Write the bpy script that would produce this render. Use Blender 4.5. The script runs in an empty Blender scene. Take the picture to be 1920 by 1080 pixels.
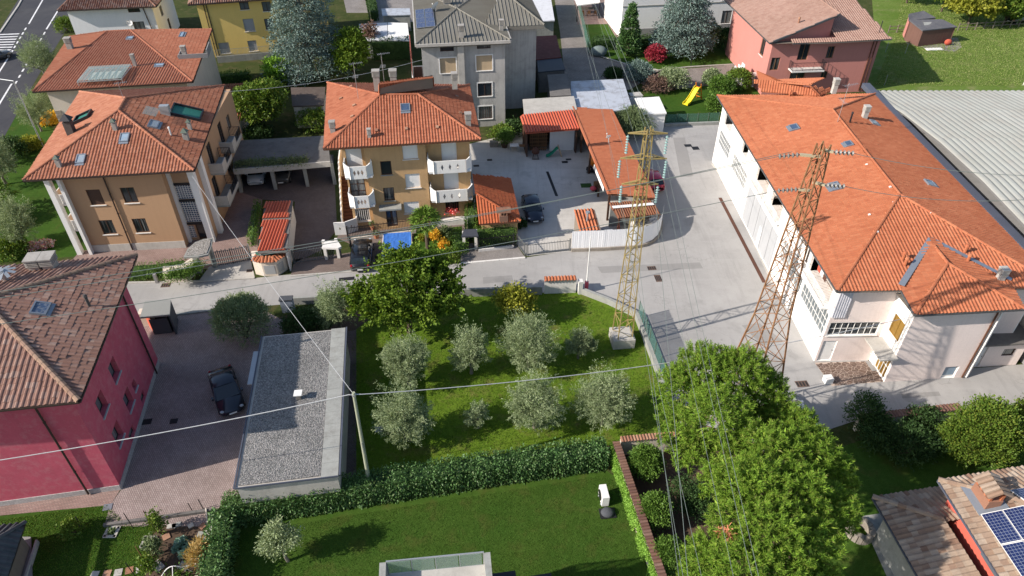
import bpy, math, random
import numpy as np
from mathutils import Vector, Matrix
D = bpy.data
SC = bpy.context.scene
COL = SC.collection
rnd = random.Random(7)
NP = np.random.default_rng(11)

# ------------------------------------------------------------------ camera, sky, sun, exposure
CAM_H, PITCH, FPX = 37.0, math.radians(38.5), 1331.0
cam_data = D.cameras.new('camera')
cam_data.sensor_width = 36.0
cam_data.lens = FPX / 1920.0 * 36.0
cam_data.clip_end = 2000.0
cam = D.objects.new('camera', cam_data)
COL.objects.link(cam)
cam.location = (0, 0, CAM_H)
cam.rotation_euler = (math.pi / 2 - PITCH, 0, 0)
SC.camera = cam

SUN_AZ, SUN_EL = math.radians(20.0), math.radians(31.5)      # the light travels towards azimuth 20 deg from +X
LDIR = Vector((math.cos(SUN_AZ) * math.cos(SUN_EL), math.sin(SUN_AZ) * math.cos(SUN_EL), -math.sin(SUN_EL)))
world = D.worlds.new('World'); SC.world = world; world.use_nodes = True
wn = world.node_tree.nodes; wl = world.node_tree.links
sky = wn.new('ShaderNodeTexSky'); sky.sky_type = 'NISHITA'; sky.sun_disc = False
sky.sun_elevation = SUN_EL
sky.sun_rotation = math.atan2(-LDIR.x, -LDIR.y) % (2 * math.pi)
wl.new(sky.outputs[0], wn['Background'].inputs[0])
wn['Background'].inputs[1].default_value = 0.12
sun_data = D.lights.new('sun', 'SUN'); sun_data.energy = 5.0; sun_data.angle = math.radians(0.55)
sun_data.color = (1.0, 0.915, 0.83)
sun = D.objects.new('sun', sun_data); COL.objects.link(sun)
sun.location = (-60, -20, 60)
sun.rotation_euler = (-LDIR).to_track_quat('Z', 'Y').to_euler()
SC.view_settings.view_transform = 'Standard'
SC.view_settings.look = 'None'
SC.view_settings.exposure = 0.53
SC.view_settings.gamma = 1.0
SC.view_settings.use_curve_mapping = False
try:
 SC.cycles.max_bounces = 6; SC.cycles.diffuse_bounces = 3; SC.cycles.transparent_max_bounces = 6
except Exception:
 pass

# ------------------------------------------------------------------ survey helpers: points of the place
_c, _s = math.cos(PITCH), math.sin(PITCH)
def ray(px, py):
 a = (px - 960) / FPX; b = (540 - py) / FPX
 return Vector((a, _c + b * _s, -_s + b * _c))
def at(px, py, z=0.0):
 """the point at height z that is sighted at (px, py) of the 1920 x 1080 survey photo"""
 d = ray(px, py); t = (z - CAM_H) / d.z
 return Vector((d.x * t, d.y * t, z))
def on_plane(px, py, p, n):
 d = ray(px, py); o = Vector((0, 0, CAM_H))
 t = (Vector(p) - o).dot(n) / d.dot(n)
 return o + d * t
def proj(p):
 x, y, z = p[0], p[1], p[2] - CAM_H
 dep = y * _c - z * _s; up = y * _s + z * _c
 return 960 + FPX * x / dep, 540 - FPX * up / dep
def rot2(v, a):
 return Vector((v[0] * math.cos(a) - v[1] * math.sin(a), v[0] * math.sin(a) + v[1] * math.cos(a), v[2] if len(v) > 2 else 0))
def height_at(px0, py0, py1):
 """height of the point straight above ground point (px0, py0) that is sighted at row py1"""
 g = at(px0, py0); lo, hi = 0.0, 36.0
 for _ in range(40):
  m = (lo + hi) / 2
  if proj((g.x, g.y, m))[1] > py1: lo = m
  else: hi = m
 return lo

# ------------------------------------------------------------------ objects
LOC = {}
def tag(o, label=None, cat=None, group=None, kind=None):
 if label: o['label'] = label
 if cat: o['category'] = cat
 if group: o['group'] = group
 if kind: o['kind'] = kind
 return o
def thing(name, label, cat, loc=(0, 0, 0), group=None, rz=0.0):
 o = D.objects.new(name, None); COL.objects.link(o)
 o.empty_display_size = 0.5
 o.location = loc; o.rotation_euler = (0, 0, rz)
 LOC[o.name] = Vector(loc)
 return tag(o, label, cat, group)
def root_loc(o):
 while o.parent is not None: o = o.parent
 return LOC.get(o.name, Vector((0, 0, 0)))
def link(name, me, mat, parent=None, kind=None, label=None):
 o = D.objects.new(name, me); COL.objects.link(o)
 if mat is not None and not me.materials: me.materials.append(mat)
 if parent is not None: o.parent = parent
 else: LOC[o.name] = Vector((0, 0, 0))
 if kind: o['kind'] = kind
 if label: o['label'] = label
 return o
def np_mesh(name, V, F):
 V = np.asarray(V, np.float32); F = np.asarray(F, np.int32)
 me = D.meshes.new(name)
 k = F.shape[1]
 me.vertices.add(len(V)); me.vertices.foreach_set('co', V.ravel())
 me.loops.add(F.size); me.loops.foreach_set('vertex_index', F.ravel())
 me.polygons.add(len(F)); me.polygons.foreach_set('loop_start', np.arange(0, F.size, k, dtype=np.int32))
 me.polygons.foreach_set('loop_total', np.full(len(F), k, np.int32))
 me.polygons.foreach_set('use_smooth', np.zeros(len(F), bool))
 me.update(calc_edges=True)
 return me
def np_obj(name, V, F, mat, parent=None, kind=None, label=None, base=None):
 V = np.asarray(V, np.float32)
 if parent is not None:
  off = np.array(root_loc(parent), np.float32)
 else:
  off = np.array(base if base is not None else (V[:, 0].mean(), V[:, 1].mean(), V[:, 2].min()), np.float32)
 o = link(name, np_mesh(name, V - off, F), mat, parent, kind, label)
 if parent is None:
  o.location = [float(q) for q in off]; LOC[o.name] = Vector(o.location)
 return o

class MB:
 """collects boxes, bars, tubes and plates of ONE part, in world coordinates"""
 def __init__(s): s.v = []; s.f = []
 def add(s, vs, fs):
  n = len(s.v); s.v += [tuple(v) for v in vs]; s.f += [tuple(i + n for i in f) for f in fs]; return s
 def obox(s, o, u, v, w):
  o, u, v, w = Vector(o), Vector(u), Vector(v), Vector(w)
  p = [o, o + u, o + u + v, o + v, o + w, o + u + w, o + u + v + w, o + v + w]
  return s.add(p, [(0, 3, 2, 1), (4, 5, 6, 7), (0, 1, 5, 4), (1, 2, 6, 5), (2, 3, 7, 6), (3, 0, 4, 7)])
 def box(s, c, size, rz=0.0):
  """c = centre of the underside"""
  u = rot2((size[0], 0, 0), rz); v = rot2((0, size[1], 0), rz)
  return s.obox(Vector(c) - u / 2 - v / 2, u, v, (0, 0, size[2]))
 def quad(s, a, b, c, d): return s.add([a, b, c, d], [(0, 1, 2, 3)])
 def poly(s, pts): return s.add(pts, [tuple(range(len(pts)))])
 def prism(s, poly, z0, z1):
  n = len(poly)
  A = sum(poly[i][0] * poly[(i + 1) % n][1] - poly[(i + 1) % n][0] * poly[i][1] for i in range(n))
  if A < 0: poly = list(poly)[::-1]
  vs = [(p[0], p[1], z0) for p in poly] + [(p[0], p[1], z1) for p in poly]
  return s.add(vs, [tuple(range(n))[::-1], tuple(range(n, 2 * n))] + [(i, (i + 1) % n, (i + 1) % n + n, i + n) for i in range(n)])
 def slab(s, poly, t):
  """a plate of thickness t hung under a (tilted) polygon"""
  n = len(poly); P = [Vector(p) for p in poly]
  vs = P + [p - Vector((0, 0, t)) for p in P]
  return s.add(vs, [tuple(range(n)), tuple(range(n, 2 * n))[::-1]] + [(i, i + n, (i + 1) % n + n, (i + 1) % n) for i in range(n)])
 def tube(s, p, q, r, n=6, r2=None, caps=True):
  p, q = Vector(p), Vector(q); d = (q - p)
  if d.length < 1e-6: return s
  d.normalize(); a = d.orthogonal().normalized(); b = d.cross(a); r2 = r if r2 is None else r2
  vs = []
  for (c, rr) in ((p, r), (q, r2)):
   for i in range(n):
    t = 2 * math.pi * i / n; vs.append(c + (a * math.cos(t) + b * math.sin(t)) * rr)
  fs = [(i, (i + 1) % n, (i + 1) % n + n, i + n) for i in range(n)]
  if caps: fs += [tuple(range(n))[::-1], tuple(range(n, 2 * n))]
  return s.add(vs, fs)
 def path(s, pts, r, n=5):
  for i in range(len(pts) - 1):
   r0 = r[i] if isinstance(r, (list, tuple)) else r; r1 = r[i + 1] if isinstance(r, (list, tuple)) else r
   s.tube(pts[i], pts[i + 1], r0, n, r1)
  return s
 def bar(s, p, q, w, h=None):
  """square bar p-q"""
  p, q = Vector(p), Vector(q); d = q - p
  if d.length < 1e-6: return s
  h = w if h is None else h
  up = Vector((0, 0, 1)) if abs(d.normalized().z) < .9 else Vector((0, 1, 0))
  a = d.cross(up).normalized() * w; b = a.cross(d).normalized() * h
  return s.obox(p - a / 2 - b / 2, d, a, b)
 def lathe(s, c, prof, n=12):
  c = Vector(c); vs = []; m = len(prof)
  for (r, z) in prof:
   for i in range(n):
    t = 2 * math.pi * i / n; vs.append(c + Vector((r * math.cos(t), r * math.sin(t), z)))
  fs = [(j * n + i, j * n + (i + 1) % n, (j + 1) * n + (i + 1) % n, (j + 1) * n + i) for j in range(m - 1) for i in range(n)]
  fs += [tuple(range(n))[::-1], tuple(range((m - 1) * n, m * n))]
  return s.add(vs, fs)
 def ball(s, c, r, n=10, m=6, jit=0.0, rg=None):
  c = Vector(c); rx, ry, rz = (r, r, r) if not isinstance(r, (tuple, list)) else r
  vs = []
  for j in range(m + 1):
   ph = -math.pi / 2 + math.pi * j / m
   for i in range(n):
    t = 2 * math.pi * i / n; k = 1 + (rg.uniform(-jit, jit) if rg else 0)
    vs.append(c + Vector((rx * math.cos(ph) * math.cos(t), ry * math.cos(ph) * math.sin(t), rz * math.sin(ph))) * k)
  return s.add(vs, [(j * n + i, j * n + (i + 1) % n, (j + 1) * n + (i + 1) % n, (j + 1) * n + i) for j in range(m) for i in range(n)])
 def build(s, name, mat, parent=None, kind=None, label=None, smooth=False):
  if not s.v: return None
  V = np.array([tuple(v) for v in s.v], np.float32)
  if parent is not None: off = np.array(root_loc(parent), np.float32)
  else: off = np.array(((V[:, 0].min() + V[:, 0].max()) / 2, (V[:, 1].min() + V[:, 1].max()) / 2, V[:, 2].min()), np.float32)
  me = D.meshes.new(name); me.from_pydata([tuple(map(float, v)) for v in (V - off)], [], s.f); me.update()
  if smooth:
   me.polygons.foreach_set('use_smooth', [True] * len(me.polygons))
  o = link(name, me, mat, parent, kind, label)
  if parent is None:
   o.location = [float(q) for q in off]; LOC[o.name] = Vector(o.location)
  return o

def copy_tree(o, parent=None):
 """a thing, its parts and their sub-parts"""
 c = o.copy(); COL.objects.link(c)
 if parent is not None: c.parent = parent
 for ch in [q for q in o.children]: copy_tree(ch, c)
 return c

# ------------------------------------------------------------------ materials
MATS = {}
def _nodes(name):
 m = D.materials.new(name); m.use_nodes = True
 nt = m.node_tree; b = nt.nodes['Principled BSDF']
 return m, nt, b
def _mix(nt, fac, a, b, mode='MIX'):
 n = nt.nodes.new('ShaderNodeMix'); n.data_type = 'RGBA'; n.blend_type = mode
 for sock, val in ((n.inputs[0], fac), (n.inputs[6], a), (n.inputs[7], b)):
  if isinstance(val, (int, float)): sock.default_value = val
  elif isinstance(val, tuple): sock.default_value = val if len(val) == 4 else (*val, 1)
  else: nt.links.new(val, sock)
 return n.outputs[2]
def _math(nt, op, a, b=None, clamp=False):
 n = nt.nodes.new('ShaderNodeMath'); n.operation = op; n.use_clamp = clamp
 for i, val in enumerate((a, b)):
  if val is None: continue
  if isinstance(val, (int, float)): n.inputs[i].default_value = val
  else: nt.links.new(val, n.inputs[i])
 return n.outputs[0]
def _noise(nt, vec, scale, detail=4, rough=.6, w=None):
 n = nt.nodes.new('ShaderNodeTexNoise'); n.inputs['Scale'].default_value = scale
 n.inputs['Detail'].default_value = detail; n.inputs['Roughness'].default_value = rough
 nt.links.new(vec, n.inputs['Vector']); return n.outputs[0]
def _ramp(nt, fac, stops):
 n = nt.nodes.new('ShaderNodeValToRGB'); nt.links.new(fac, n.inputs[0]); e = n.color_ramp.elements
 while len(e) < len(stops): e.new(0.5)
 for i, (p, c) in enumerate(stops):
  e[i].position = p; e[i].color = (*c, 1) if len(c) == 3 else c
 return n.outputs[0]
def _pos(nt):
 return nt.nodes.new('ShaderNodeNewGeometry').outputs['Position']
def _map(nt, vec, scale=(1, 1, 1), rz=0.0, loc=(0, 0, 0)):
 n = nt.nodes.new('ShaderNodeMapping'); nt.links.new(vec, n.inputs[0])
 n.inputs['Scale'].default_value = scale; n.inputs['Rotation'].default_value = (0, 0, rz); n.inputs['Location'].default_value = loc
 return n.outputs[0]
def _bump(nt, b, h, strength=.3, dist=.03):
 n = nt.nodes.new('ShaderNodeBump'); n.inputs['Strength'].default_value = strength; n.inputs['Distance'].default_value = dist
 nt.links.new(h, n.inputs['Height']); nt.links.new(n.outputs[0], b.inputs['Normal'])
def sc3(c, k): return tuple(min(1.0, x * k) for x in c)

def M(name, col, rough=.85, var=.18, scale=.7, fine=0.12, fscale=14, bump=.15, metal=0.0, spec=.3, col2=None, patch=0.0, streak=0.0, coat=0.0, isl=0.0):
 """plaster, concrete, metal, paint: base colour with broad mottling, fine grain, optional second-colour patches and vertical streaks"""
 if name in MATS: return MATS[name]
 m, nt, b = _nodes(name); P = _pos(nt)
 n1 = _noise(nt, P, scale, 5, .62); n2 = _noise(nt, P, fscale, 3, .6)
 c = _mix(nt, n1, sc3(col, 1 - var), sc3(col, 1 + var))
 if patch:
  n3 = _noise(nt, P, scale * 2.3, 6, .7)
  f = _ramp(nt, n3, [(.48, (0, 0, 0)), (.66, (patch,) * 3)])
  c = _mix(nt, f, c, col2 if col2 else sc3(col, .5))
 if streak:
  n4 = _noise(nt, _map(nt, P, (2.2, 2.2, .12)), 1.6, 5, .7)
  f = _ramp(nt, n4, [(.45, (0, 0, 0)), (.75, (streak,) * 3)])
  c = _mix(nt, f, c, sc3(col, .45))
 g = _ramp(nt, n2, [(.25, (1 - fine,) * 3), (.75, (1 + fine * .0 + 0.0,) * 3)])
 c = _mix(nt, 1.0, c, g, 'MULTIPLY')
 if isl:
  gi = nt.nodes.new('ShaderNodeNewGeometry').outputs['Random Per Island']
  oi = nt.nodes.new('ShaderNodeObjectInfo').outputs['Random']
  r = _math(nt, 'FRACT', _math(nt, 'ADD', gi, oi))
  c = _mix(nt, 1.0, c, _ramp(nt, r, [(0, (1 - isl,) * 3), (1, (1, 1, 1))]), 'MULTIPLY')
 nt.links.new(c, b.inputs['Base Color'])
 b.inputs['Roughness'].default_value = rough; b.inputs['Metallic'].default_value = metal
 b.inputs['Specular IOR Level'].default_value = spec
 if coat: b.inputs['Coat Weight'].default_value = coat; b.inputs['Coat Roughness'].default_value = .05
 if bump: _bump(nt, b, n2, bump * .4, .01)
 MATS[name] = m
 return m

def M_tile(name, cols, grime=.35, gcol=(.08, .07, .06), rough=.8, gscale=1.3, spec=.25):
 """clay or concrete roof tile: each tile its own tone, lichen and soot in patches"""
 m, nt, b = _nodes(name); P = _pos(nt)
 gi = nt.nodes.new('ShaderNodeNewGeometry').outputs['Random Per Island']
 oi = nt.nodes.new('ShaderNodeObjectInfo').outputs['Random']
 r = _math(nt, 'FRACT', _math(nt, 'ADD', gi, oi))
 k = len(cols); cols = [tuple(x * (.76 if j == 0 else .86) for j, x in enumerate(q)) for q in cols]
 c = _ramp(nt, r, [(i / max(1, k - 1), q) for i, q in enumerate(cols)])
 n1 = _noise(nt, P, gscale, 6, .7); n2 = _noise(nt, P, 22, 3, .6); n0 = _noise(nt, P, .16, 3, .6)
 c = _mix(nt, _ramp(nt, n1, [(.46, (0, 0, 0)), (.72, (grime,) * 3)]), c, gcol)
 c = _mix(nt, 1.0, c, _ramp(nt, n0, [(.3, (.86, .84, .82)), (.7, (1, 1, 1))]), 'MULTIPLY')
 c = _mix(nt, 1.0, c, _ramp(nt, n2, [(.25, (.8, .8, .8)), (.75, (1, 1, 1))]), 'MULTIPLY')
 nt.links.new(c, b.inputs['Base Color']); b.inputs['Roughness'].default_value = rough
 b.inputs['Specular IOR Level'].default_value = spec
 MATS[name] = m
 return m

def M_grass(name, a, bcol, dry, dryamt=.5, scale=.35, bare=.35):
 m, nt, b = _nodes(name); P = _pos(nt)
 n1 = _noise(nt, P, scale, 6, .65); n2 = _noise(nt, P, 2.6, 5, .7); n3 = _noise(nt, P, 17, 4, .75); n4 = _noise(nt, P, scale * 1.9 + .1, 5, .6)
 c = _mix(nt, _ramp(nt, n1, [(.35, (0, 0, 0)), (.68, (1, 1, 1))]), a, bcol)
 c = _mix(nt, _ramp(nt, n4, [(.52, (0, 0, 0)), (.7, (dryamt,) * 3)]), c, dry)
 n8 = _noise(nt, P, .8, 7, .75); c = _mix(nt, _ramp(nt, n8, [(.60, (0, 0, 0)), (.70, (bare,) * 3)]), c, (.19, .135, .075))
 c = _mix(nt, 1.0, c, _ramp(nt, n2, [(.3, (.66, .70, .55)), (.7, (1.0, 1.0, 1.0))]), 'MULTIPLY')
 c = _mix(nt, 1.0, c, _ramp(nt, n3, [(.3, (.5, .52, .42)), (.62, (1, 1, 1))]), 'MULTIPLY')
 nt.links.new(c, b.inputs['Base Color']); b.inputs['Roughness'].default_value = .95; b.inputs['Specular IOR Level'].default_value = .1
 _bump(nt, b, n3, .4, .04)
 MATS[name] = m
 return m

def M_leaf(name, cols, trans=.3, rough=.6, spec=.18, tcol=None, nsc=.9, nlo=.7):
 """foliage: every leaf its own tone, some light let through"""
 m, nt, b = _nodes(name); P = _pos(nt)
 r = nt.nodes.new('ShaderNodeNewGeometry').outputs['Random Per Island']
 k = len(cols); cols = [sc3(q, 1.7) for q in cols]
 c = _ramp(nt, r, [(i / max(1, k - 1), q) for i, q in enumerate(cols)])
 n1 = _noise(nt, P, nsc, 4, .6)
 c = _mix(nt, 1.0, c, _ramp(nt, n1, [(.3, (nlo, nlo + .03, nlo - .04)), (.7, (1, 1, 1))]), 'MULTIPLY')
 nt.links.new(c, b.inputs['Base Color']); b.inputs['Roughness'].default_value = rough; b.inputs['Specular IOR Level'].default_value = spec
 t = nt.nodes.new('ShaderNodeBsdfTranslucent'); mx = nt.nodes.new('ShaderNodeMixShader'); mx.inputs[0].default_value = trans
 tc = _mix(nt, 1.0, c, (1.0, 1.0, .55), 'MULTIPLY') if tcol is None else tcol
 if isinstance(tc, tuple): t.inputs[0].default_value = (*tc, 1)
 else: nt.links.new(tc, t.inputs[0])
 out = nt.nodes['Material Output']
 nt.links.new(b.outputs[0], mx.inputs[1]); nt.links.new(t.outputs[0], mx.inputs[2]); nt.links.new(mx.outputs[0], out.inputs[0])
 MATS[name] = m
 return m

def M_asphalt(name, col, patchcol, crack=True):
 m, nt, b = _nodes(name); P = _pos(nt)
 n1 = _noise(nt, P, .12, 6, .65); n2 = _noise(nt, P, .9, 6, .7); n3 = _noise(nt, P, 40, 2, .6)
 c = _mix(nt, _ramp(nt, n1, [(.38, (0, 0, 0)), (.62, (1, 1, 1))]), col, patchcol)
 c = _mix(nt, _ramp(nt, n2, [(.5, (0, 0, 0)), (.75, (.35,) * 3)]), c, sc3(col, .76))
 n5 = _noise(nt, _map(nt, P, (1.6, .10, 1), .22), 1.0, 5, .65); n6 = _noise(nt, _map(nt, P, (.12, 1.5, 1), .1), 1.0, 5, .65); n7 = _noise(nt, P, .33, 3, .5)
 c = _mix(nt, _ramp(nt, n5, [(.52, (0, 0, 0)), (.74, (.42,) * 3)]), c, sc3(col, .74)); c = _mix(nt, _ramp(nt, n6, [(.56, (0, 0, 0)), (.74, (.35,) * 3)]), c, sc3(patchcol, 1.12))
 c = _mix(nt, _ramp(nt, n7, [(.62, (0, 0, 0)), (.68, (.3,) * 3)]), c, sc3(col, .62))
 if crack:
  wv = nt.nodes.new('ShaderNodeTexVoronoi'); wv.feature = 'DISTANCE_TO_EDGE'; wv.inputs['Scale'].default_value = .13
  wp = _mix(nt, .22, P, nt.nodes.new('ShaderNodeTexNoise').outputs[1]) if False else P
  nz = nt.nodes.new('ShaderNodeTexNoise'); nz.inputs['Scale'].default_value = .8; nz.inputs['Detail'].default_value = 5; nt.links.new(P, nz.inputs['Vector'])
  ad = nt.nodes.new('ShaderNodeVectorMath'); ad.operation = 'MULTIPLY_ADD'; nt.links.new(nz.outputs[1], ad.inputs[0]); ad.inputs[1].default_value = (5.5, 5.5, 0); nt.links.new(P, ad.inputs[2])
  nt.links.new(ad.outputs[0], wv.inputs['Vector'])
  gate = _ramp(nt, _noise(nt, P, .18, 3), [(.5, (0, 0, 0)), (.6, (1, 1, 1))])
  f = _ramp(nt, wv.outputs['Distance'], [(.0, (.32,) * 3), (.004, (.25,) * 3), (.009, (0, 0, 0))])
  c = _mix(nt, _math(nt, 'MULTIPLY', f, gate), c, sc3(col, .45))
 c = _mix(nt, 1.0, c, _ramp(nt, n3, [(.3, (.82,) * 3), (.7, (1, 1, 1))]), 'MULTIPLY')
 nt.links.new(c, b.inputs['Base Color']); b.inputs['Roughness'].default_value = .9; b.inputs['Specular IOR Level'].default_value = .25
 _bump(nt, b, n3, .1, .005)
 MATS[name] = m
 return m

def M_paver(name, c1, c2, mortar, w=.22, h=.11, rz=0.0, mort=.012, off=.5):
 m, nt, b = _nodes(name); P = _pos(nt)
 br = nt.nodes.new('ShaderNodeTexBrick'); nt.links.new(_map(nt, P, (1, 1, 1), rz), br.inputs['Vector'])
 br.offset = off
 br.inputs['Color1'].default_value = (*c1, 1); br.inputs['Color2'].default_value = (*c2, 1); br.inputs['Mortar'].default_value = (*mortar, 1)
 br.inputs['Scale'].default_value = 1; br.inputs['Brick Width'].default_value = w; br.inputs['Row Height'].default_value = h
 br.inputs['Mortar Size'].default_value = mort; br.inputs['Bias'].default_value = -.1
 n1 = _noise(nt, P, .45, 6, .7); n2 = _noise(nt, P, 12, 3)
 c = _mix(nt, 1.0, br.outputs[0], _ramp(nt, n1, [(.3, (.66, .64, .62)), (.68, (1, 1, 1))]), 'MULTIPLY')
 c = _mix(nt, 1.0, c, _ramp(nt, n2, [(.3, (.8,) * 3), (.7, (1, 1, 1))]), 'MULTIPLY')
 nt.links.new(c, b.inputs['Base Color']); b.inputs['Roughness'].default_value = .9
 inv = _math(nt, 'SUBTRACT', 1.0, br.outputs[1]); _bump(nt, b, inv, .5, .01)
 MATS[name] = m
 return m

def M_gravel(name, cols, scale=9):
 m, nt, b = _nodes(name); P = _pos(nt)
 v = nt.nodes.new('ShaderNodeTexVoronoi'); v.inputs['Scale'].default_value = scale; nt.links.new(P, v.inputs['Vector'])
 sep = nt.nodes.new('ShaderNodeSeparateColor'); nt.links.new(v.outputs['Color'], sep.inputs[0])
 c = _ramp(nt, sep.outputs[0], [(i / (len(cols) - 1), q) for i, q in enumerate(cols)])
 n1 = _noise(nt, P, .5, 5, .65)
 c = _mix(nt, 1.0, c, _ramp(nt, n1, [(.3, (.7,) * 3), (.7, (1, 1, 1))]), 'MULTIPLY')
 c = _mix(nt, 1.0, c, _ramp(nt, v.outputs['Distance'], [(.2, (1, 1, 1)), (.75, (.45,) * 3)]), 'MULTIPLY')
 nt.links.new(c, b.inputs['Base Color']); b.inputs['Roughness'].default_value = .9
 _bump(nt, b, _math(nt, 'SUBTRACT', 1.0, v.outputs['Distance']), .8, .05)
 MATS[name] = m
 return m

def M_glass(name, col=(.02, .025, .03), rough=.08, spec=.6):
 m, nt, b = _nodes(name); P = _pos(nt)
 oi = nt.nodes.new('ShaderNodeObjectInfo').outputs['Random']
 c = _mix(nt, _noise(nt, P, 1.2, 2), sc3(col, .6), sc3(col, 1.5))
 cur = _ramp(nt, _math(nt, 'MULTIPLY', oi, _noise(nt, _map(nt, P, (3, 3, .15)), 2.2, 2)), [(.28, (0, 0, 0)), (.42, (.55,) * 3)])
 c = _mix(nt, cur, c, (.36, .36, .34))
 nt.links.new(c, b.inputs['Base Color']); b.inputs['Roughness'].default_value = rough; b.inputs['Specular IOR Level'].default_value = spec
 MATS[name] = m
 return m
def M_clear(name, col=(.75, .85, .82), alpha=.35, rough=.1):
 m, nt, b = _nodes(name)
 b.inputs['Base Color'].default_value = (*col, 1); b.inputs['Roughness'].default_value = rough; b.inputs['Alpha'].default_value = alpha
 MATS[name] = m
 return m
def M_solar(name, rz, cw, ch):
 m, nt, b = _nodes(name)
 uv = nt.nodes.new('ShaderNodeUVMap').outputs[0]
 br = nt.nodes.new('ShaderNodeTexBrick'); nt.links.new(uv, br.inputs['Vector']); br.offset = 0
 br.inputs['Color1'].default_value = (.012, .02, .075, 1); br.inputs['Color2'].default_value = (.018, .03, .10, 1); br.inputs['Mortar'].default_value = (.22, .25, .32, 1)
 br.inputs['Scale'].default_value = 1; br.inputs['Brick Width'].default_value = cw; br.inputs['Row Height'].default_value = ch; br.inputs['Mortar Size'].default_value = .008
 nt.links.new(br.outputs[0], b.inputs['Base Color']); b.inputs['Roughness'].default_value = .22; b.inputs['Specular IOR Level'].default_value = .4
 MATS[name] = m
 return m
# ------------------------------------------------------------------ building kit
class Block:
 """rectangular storey block: A front-left, B front-right, C back-right, D back-left (ground corners)"""
 def __init__(s, O, ang, w, d, z0, z1):
  s.u = Vector((math.cos(ang), math.sin(ang), 0)); s.v = Vector((-s.u.y, s.u.x, 0))
  s.O = Vector((O[0], O[1], 0)); s.w, s.d, s.z0, s.z1, s.ang = w, d, z0, z1, ang
  A = s.O; B = A + s.u * w; C = B + s.v * d; E = A + s.v * d
  s.F = {'S': (A, s.u, w, -s.v), 'E': (B, s.v, d, s.u), 'N': (C, -s.u, w, s.v), 'W': (E, -s.v, d, -s.u)}
  s.corners = [A, B, C, E]
 def uz(s, face, px, py):
  p0, u, L, n = s.F[face]
  q = on_plane(px, py, p0, n)
  return (q - p0).dot(u), q.z
 def ctr(s, face, px, py, w, h):
  a, z = s.uz(face, px, py); return (a - w / 2, z - h / 2, a + w / 2, z + h / 2)
 def rc(s, face, x0, y0, x1, y1):
  """from the sighted bottom-left and top-right corners"""
  a, z = s.uz(face, x0, y0); b, t = s.uz(face, x1, y1)
  return (min(a, b), min(z, t), max(a, b), max(z, t))
 def pt(s, face, a, z, out=0.0):
  p0, u, L, n = s.F[face]
  return p0 + u * a + n * out + Vector((0, 0, z))
 def quad(s, face, r, out=0.0):
  a, z, b, t = r
  return [s.pt(face, a, z, out), s.pt(face, b, z, out), s.pt(face, b, t, out), s.pt(face, a, t, out)]
 def plate(s, mb, face, r, o0, o1):
  """box on the wall between offsets o0..o1 from its plane"""
  a, z, b, t = r; p0, u, L, n = s.F[face]
  mb.obox(s.pt(face, a, z, o0), u * (b - a), n * (o1 - o0), Vector((0, 0, t - z)))

def wall_mesh(mb, blk, face, holes, depth=.16, z0=None, z1=None):
 p0, u, L, n = blk.F[face]
 z0 = blk.z0 if z0 is None else z0; z1 = blk.z1 if z1 is None else z1
 hs = [(max(.02, a), max(z0 + .001, z), min(L - .02, b), min(z1 - .02, t)) for a, z, b, t in holes]
 us = sorted({0.0, L} | {h[0] for h in hs} | {h[2] for h in hs}); zs = sorted({z0, z1} | {h[1] for h in hs} | {h[3] for h in hs})
 for i in range(len(us) - 1):
  for j in range(len(zs) - 1):
   cu, cz = (us[i] + us[i + 1]) / 2, (zs[j] + zs[j + 1]) / 2
   if any(h[0] < cu < h[2] and h[1] < cz < h[3] for h in hs): continue
   mb.quad(*blk.quad(face, (us[i], zs[j], us[i + 1], zs[j + 1])))
 for a, z, b, t in hs:
  for (p, q) in (((a, z), (b, z)), ((b, z), (b, t)), ((b, t), (a, t)), ((a, t), (a, z))):
   mb.quad(blk.pt(face, *p), blk.pt(face, *q), blk.pt(face, *q, -depth), blk.pt(face, *p, -depth))

def build_walls(parent, blk, mat, holes=None, depth=.16, name='wall', label=None):
 mb = MB(); holes = holes or {}
 for f in 'SENW': wall_mesh(mb, blk, f, holes.get(f, []), depth)
 mb.poly([c + Vector((0, 0, blk.z1)) for c in blk.corners])
 return mb.build(name, mat, parent, label=label)

def window(parent, blk, face, r, fmat, gmat, nx=2, nz=1, sill=None, name='window', fr=.07, depth=.12, label=None):
 """frame with bars, pane as sub-part, sill as sub-part"""
 a, z, b, t = r; mb = MB()
 for rr in ((a, z, a + fr, t), (b - fr, z, b, t), (a + fr, z, b - fr, z + fr), (a + fr, t - fr, b - fr, t)): blk.plate(mb, face, rr, -depth, -depth + .06)
 for i in range(1, nx):
  c = a + (b - a) * i / nx; blk.plate(mb, face, (c - fr * .4, z + fr, c + fr * .4, t - fr), -depth + .003, -depth + .057)
 for j in range(1, nz):
  c = z + (t - z) * j / nz; blk.plate(mb, face, (a + fr, c - fr * .4, b - fr, c + fr * .4), -depth + .006, -depth + .052)
 w = mb.build(name, fmat, parent, label=label)
 g = MB(); blk.plate(g, face, (a + .003, z + .003, b - .003, t - .003), -depth - .03, -depth + .02); g.build('pane', gmat, w)
 if sill is not None:
  s_ = MB(); blk.plate(s_, face, (a - .08, z - .07, b + .08, z - .004), -.1, .09); s_.build('sill', sill, w)
 return w

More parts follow.
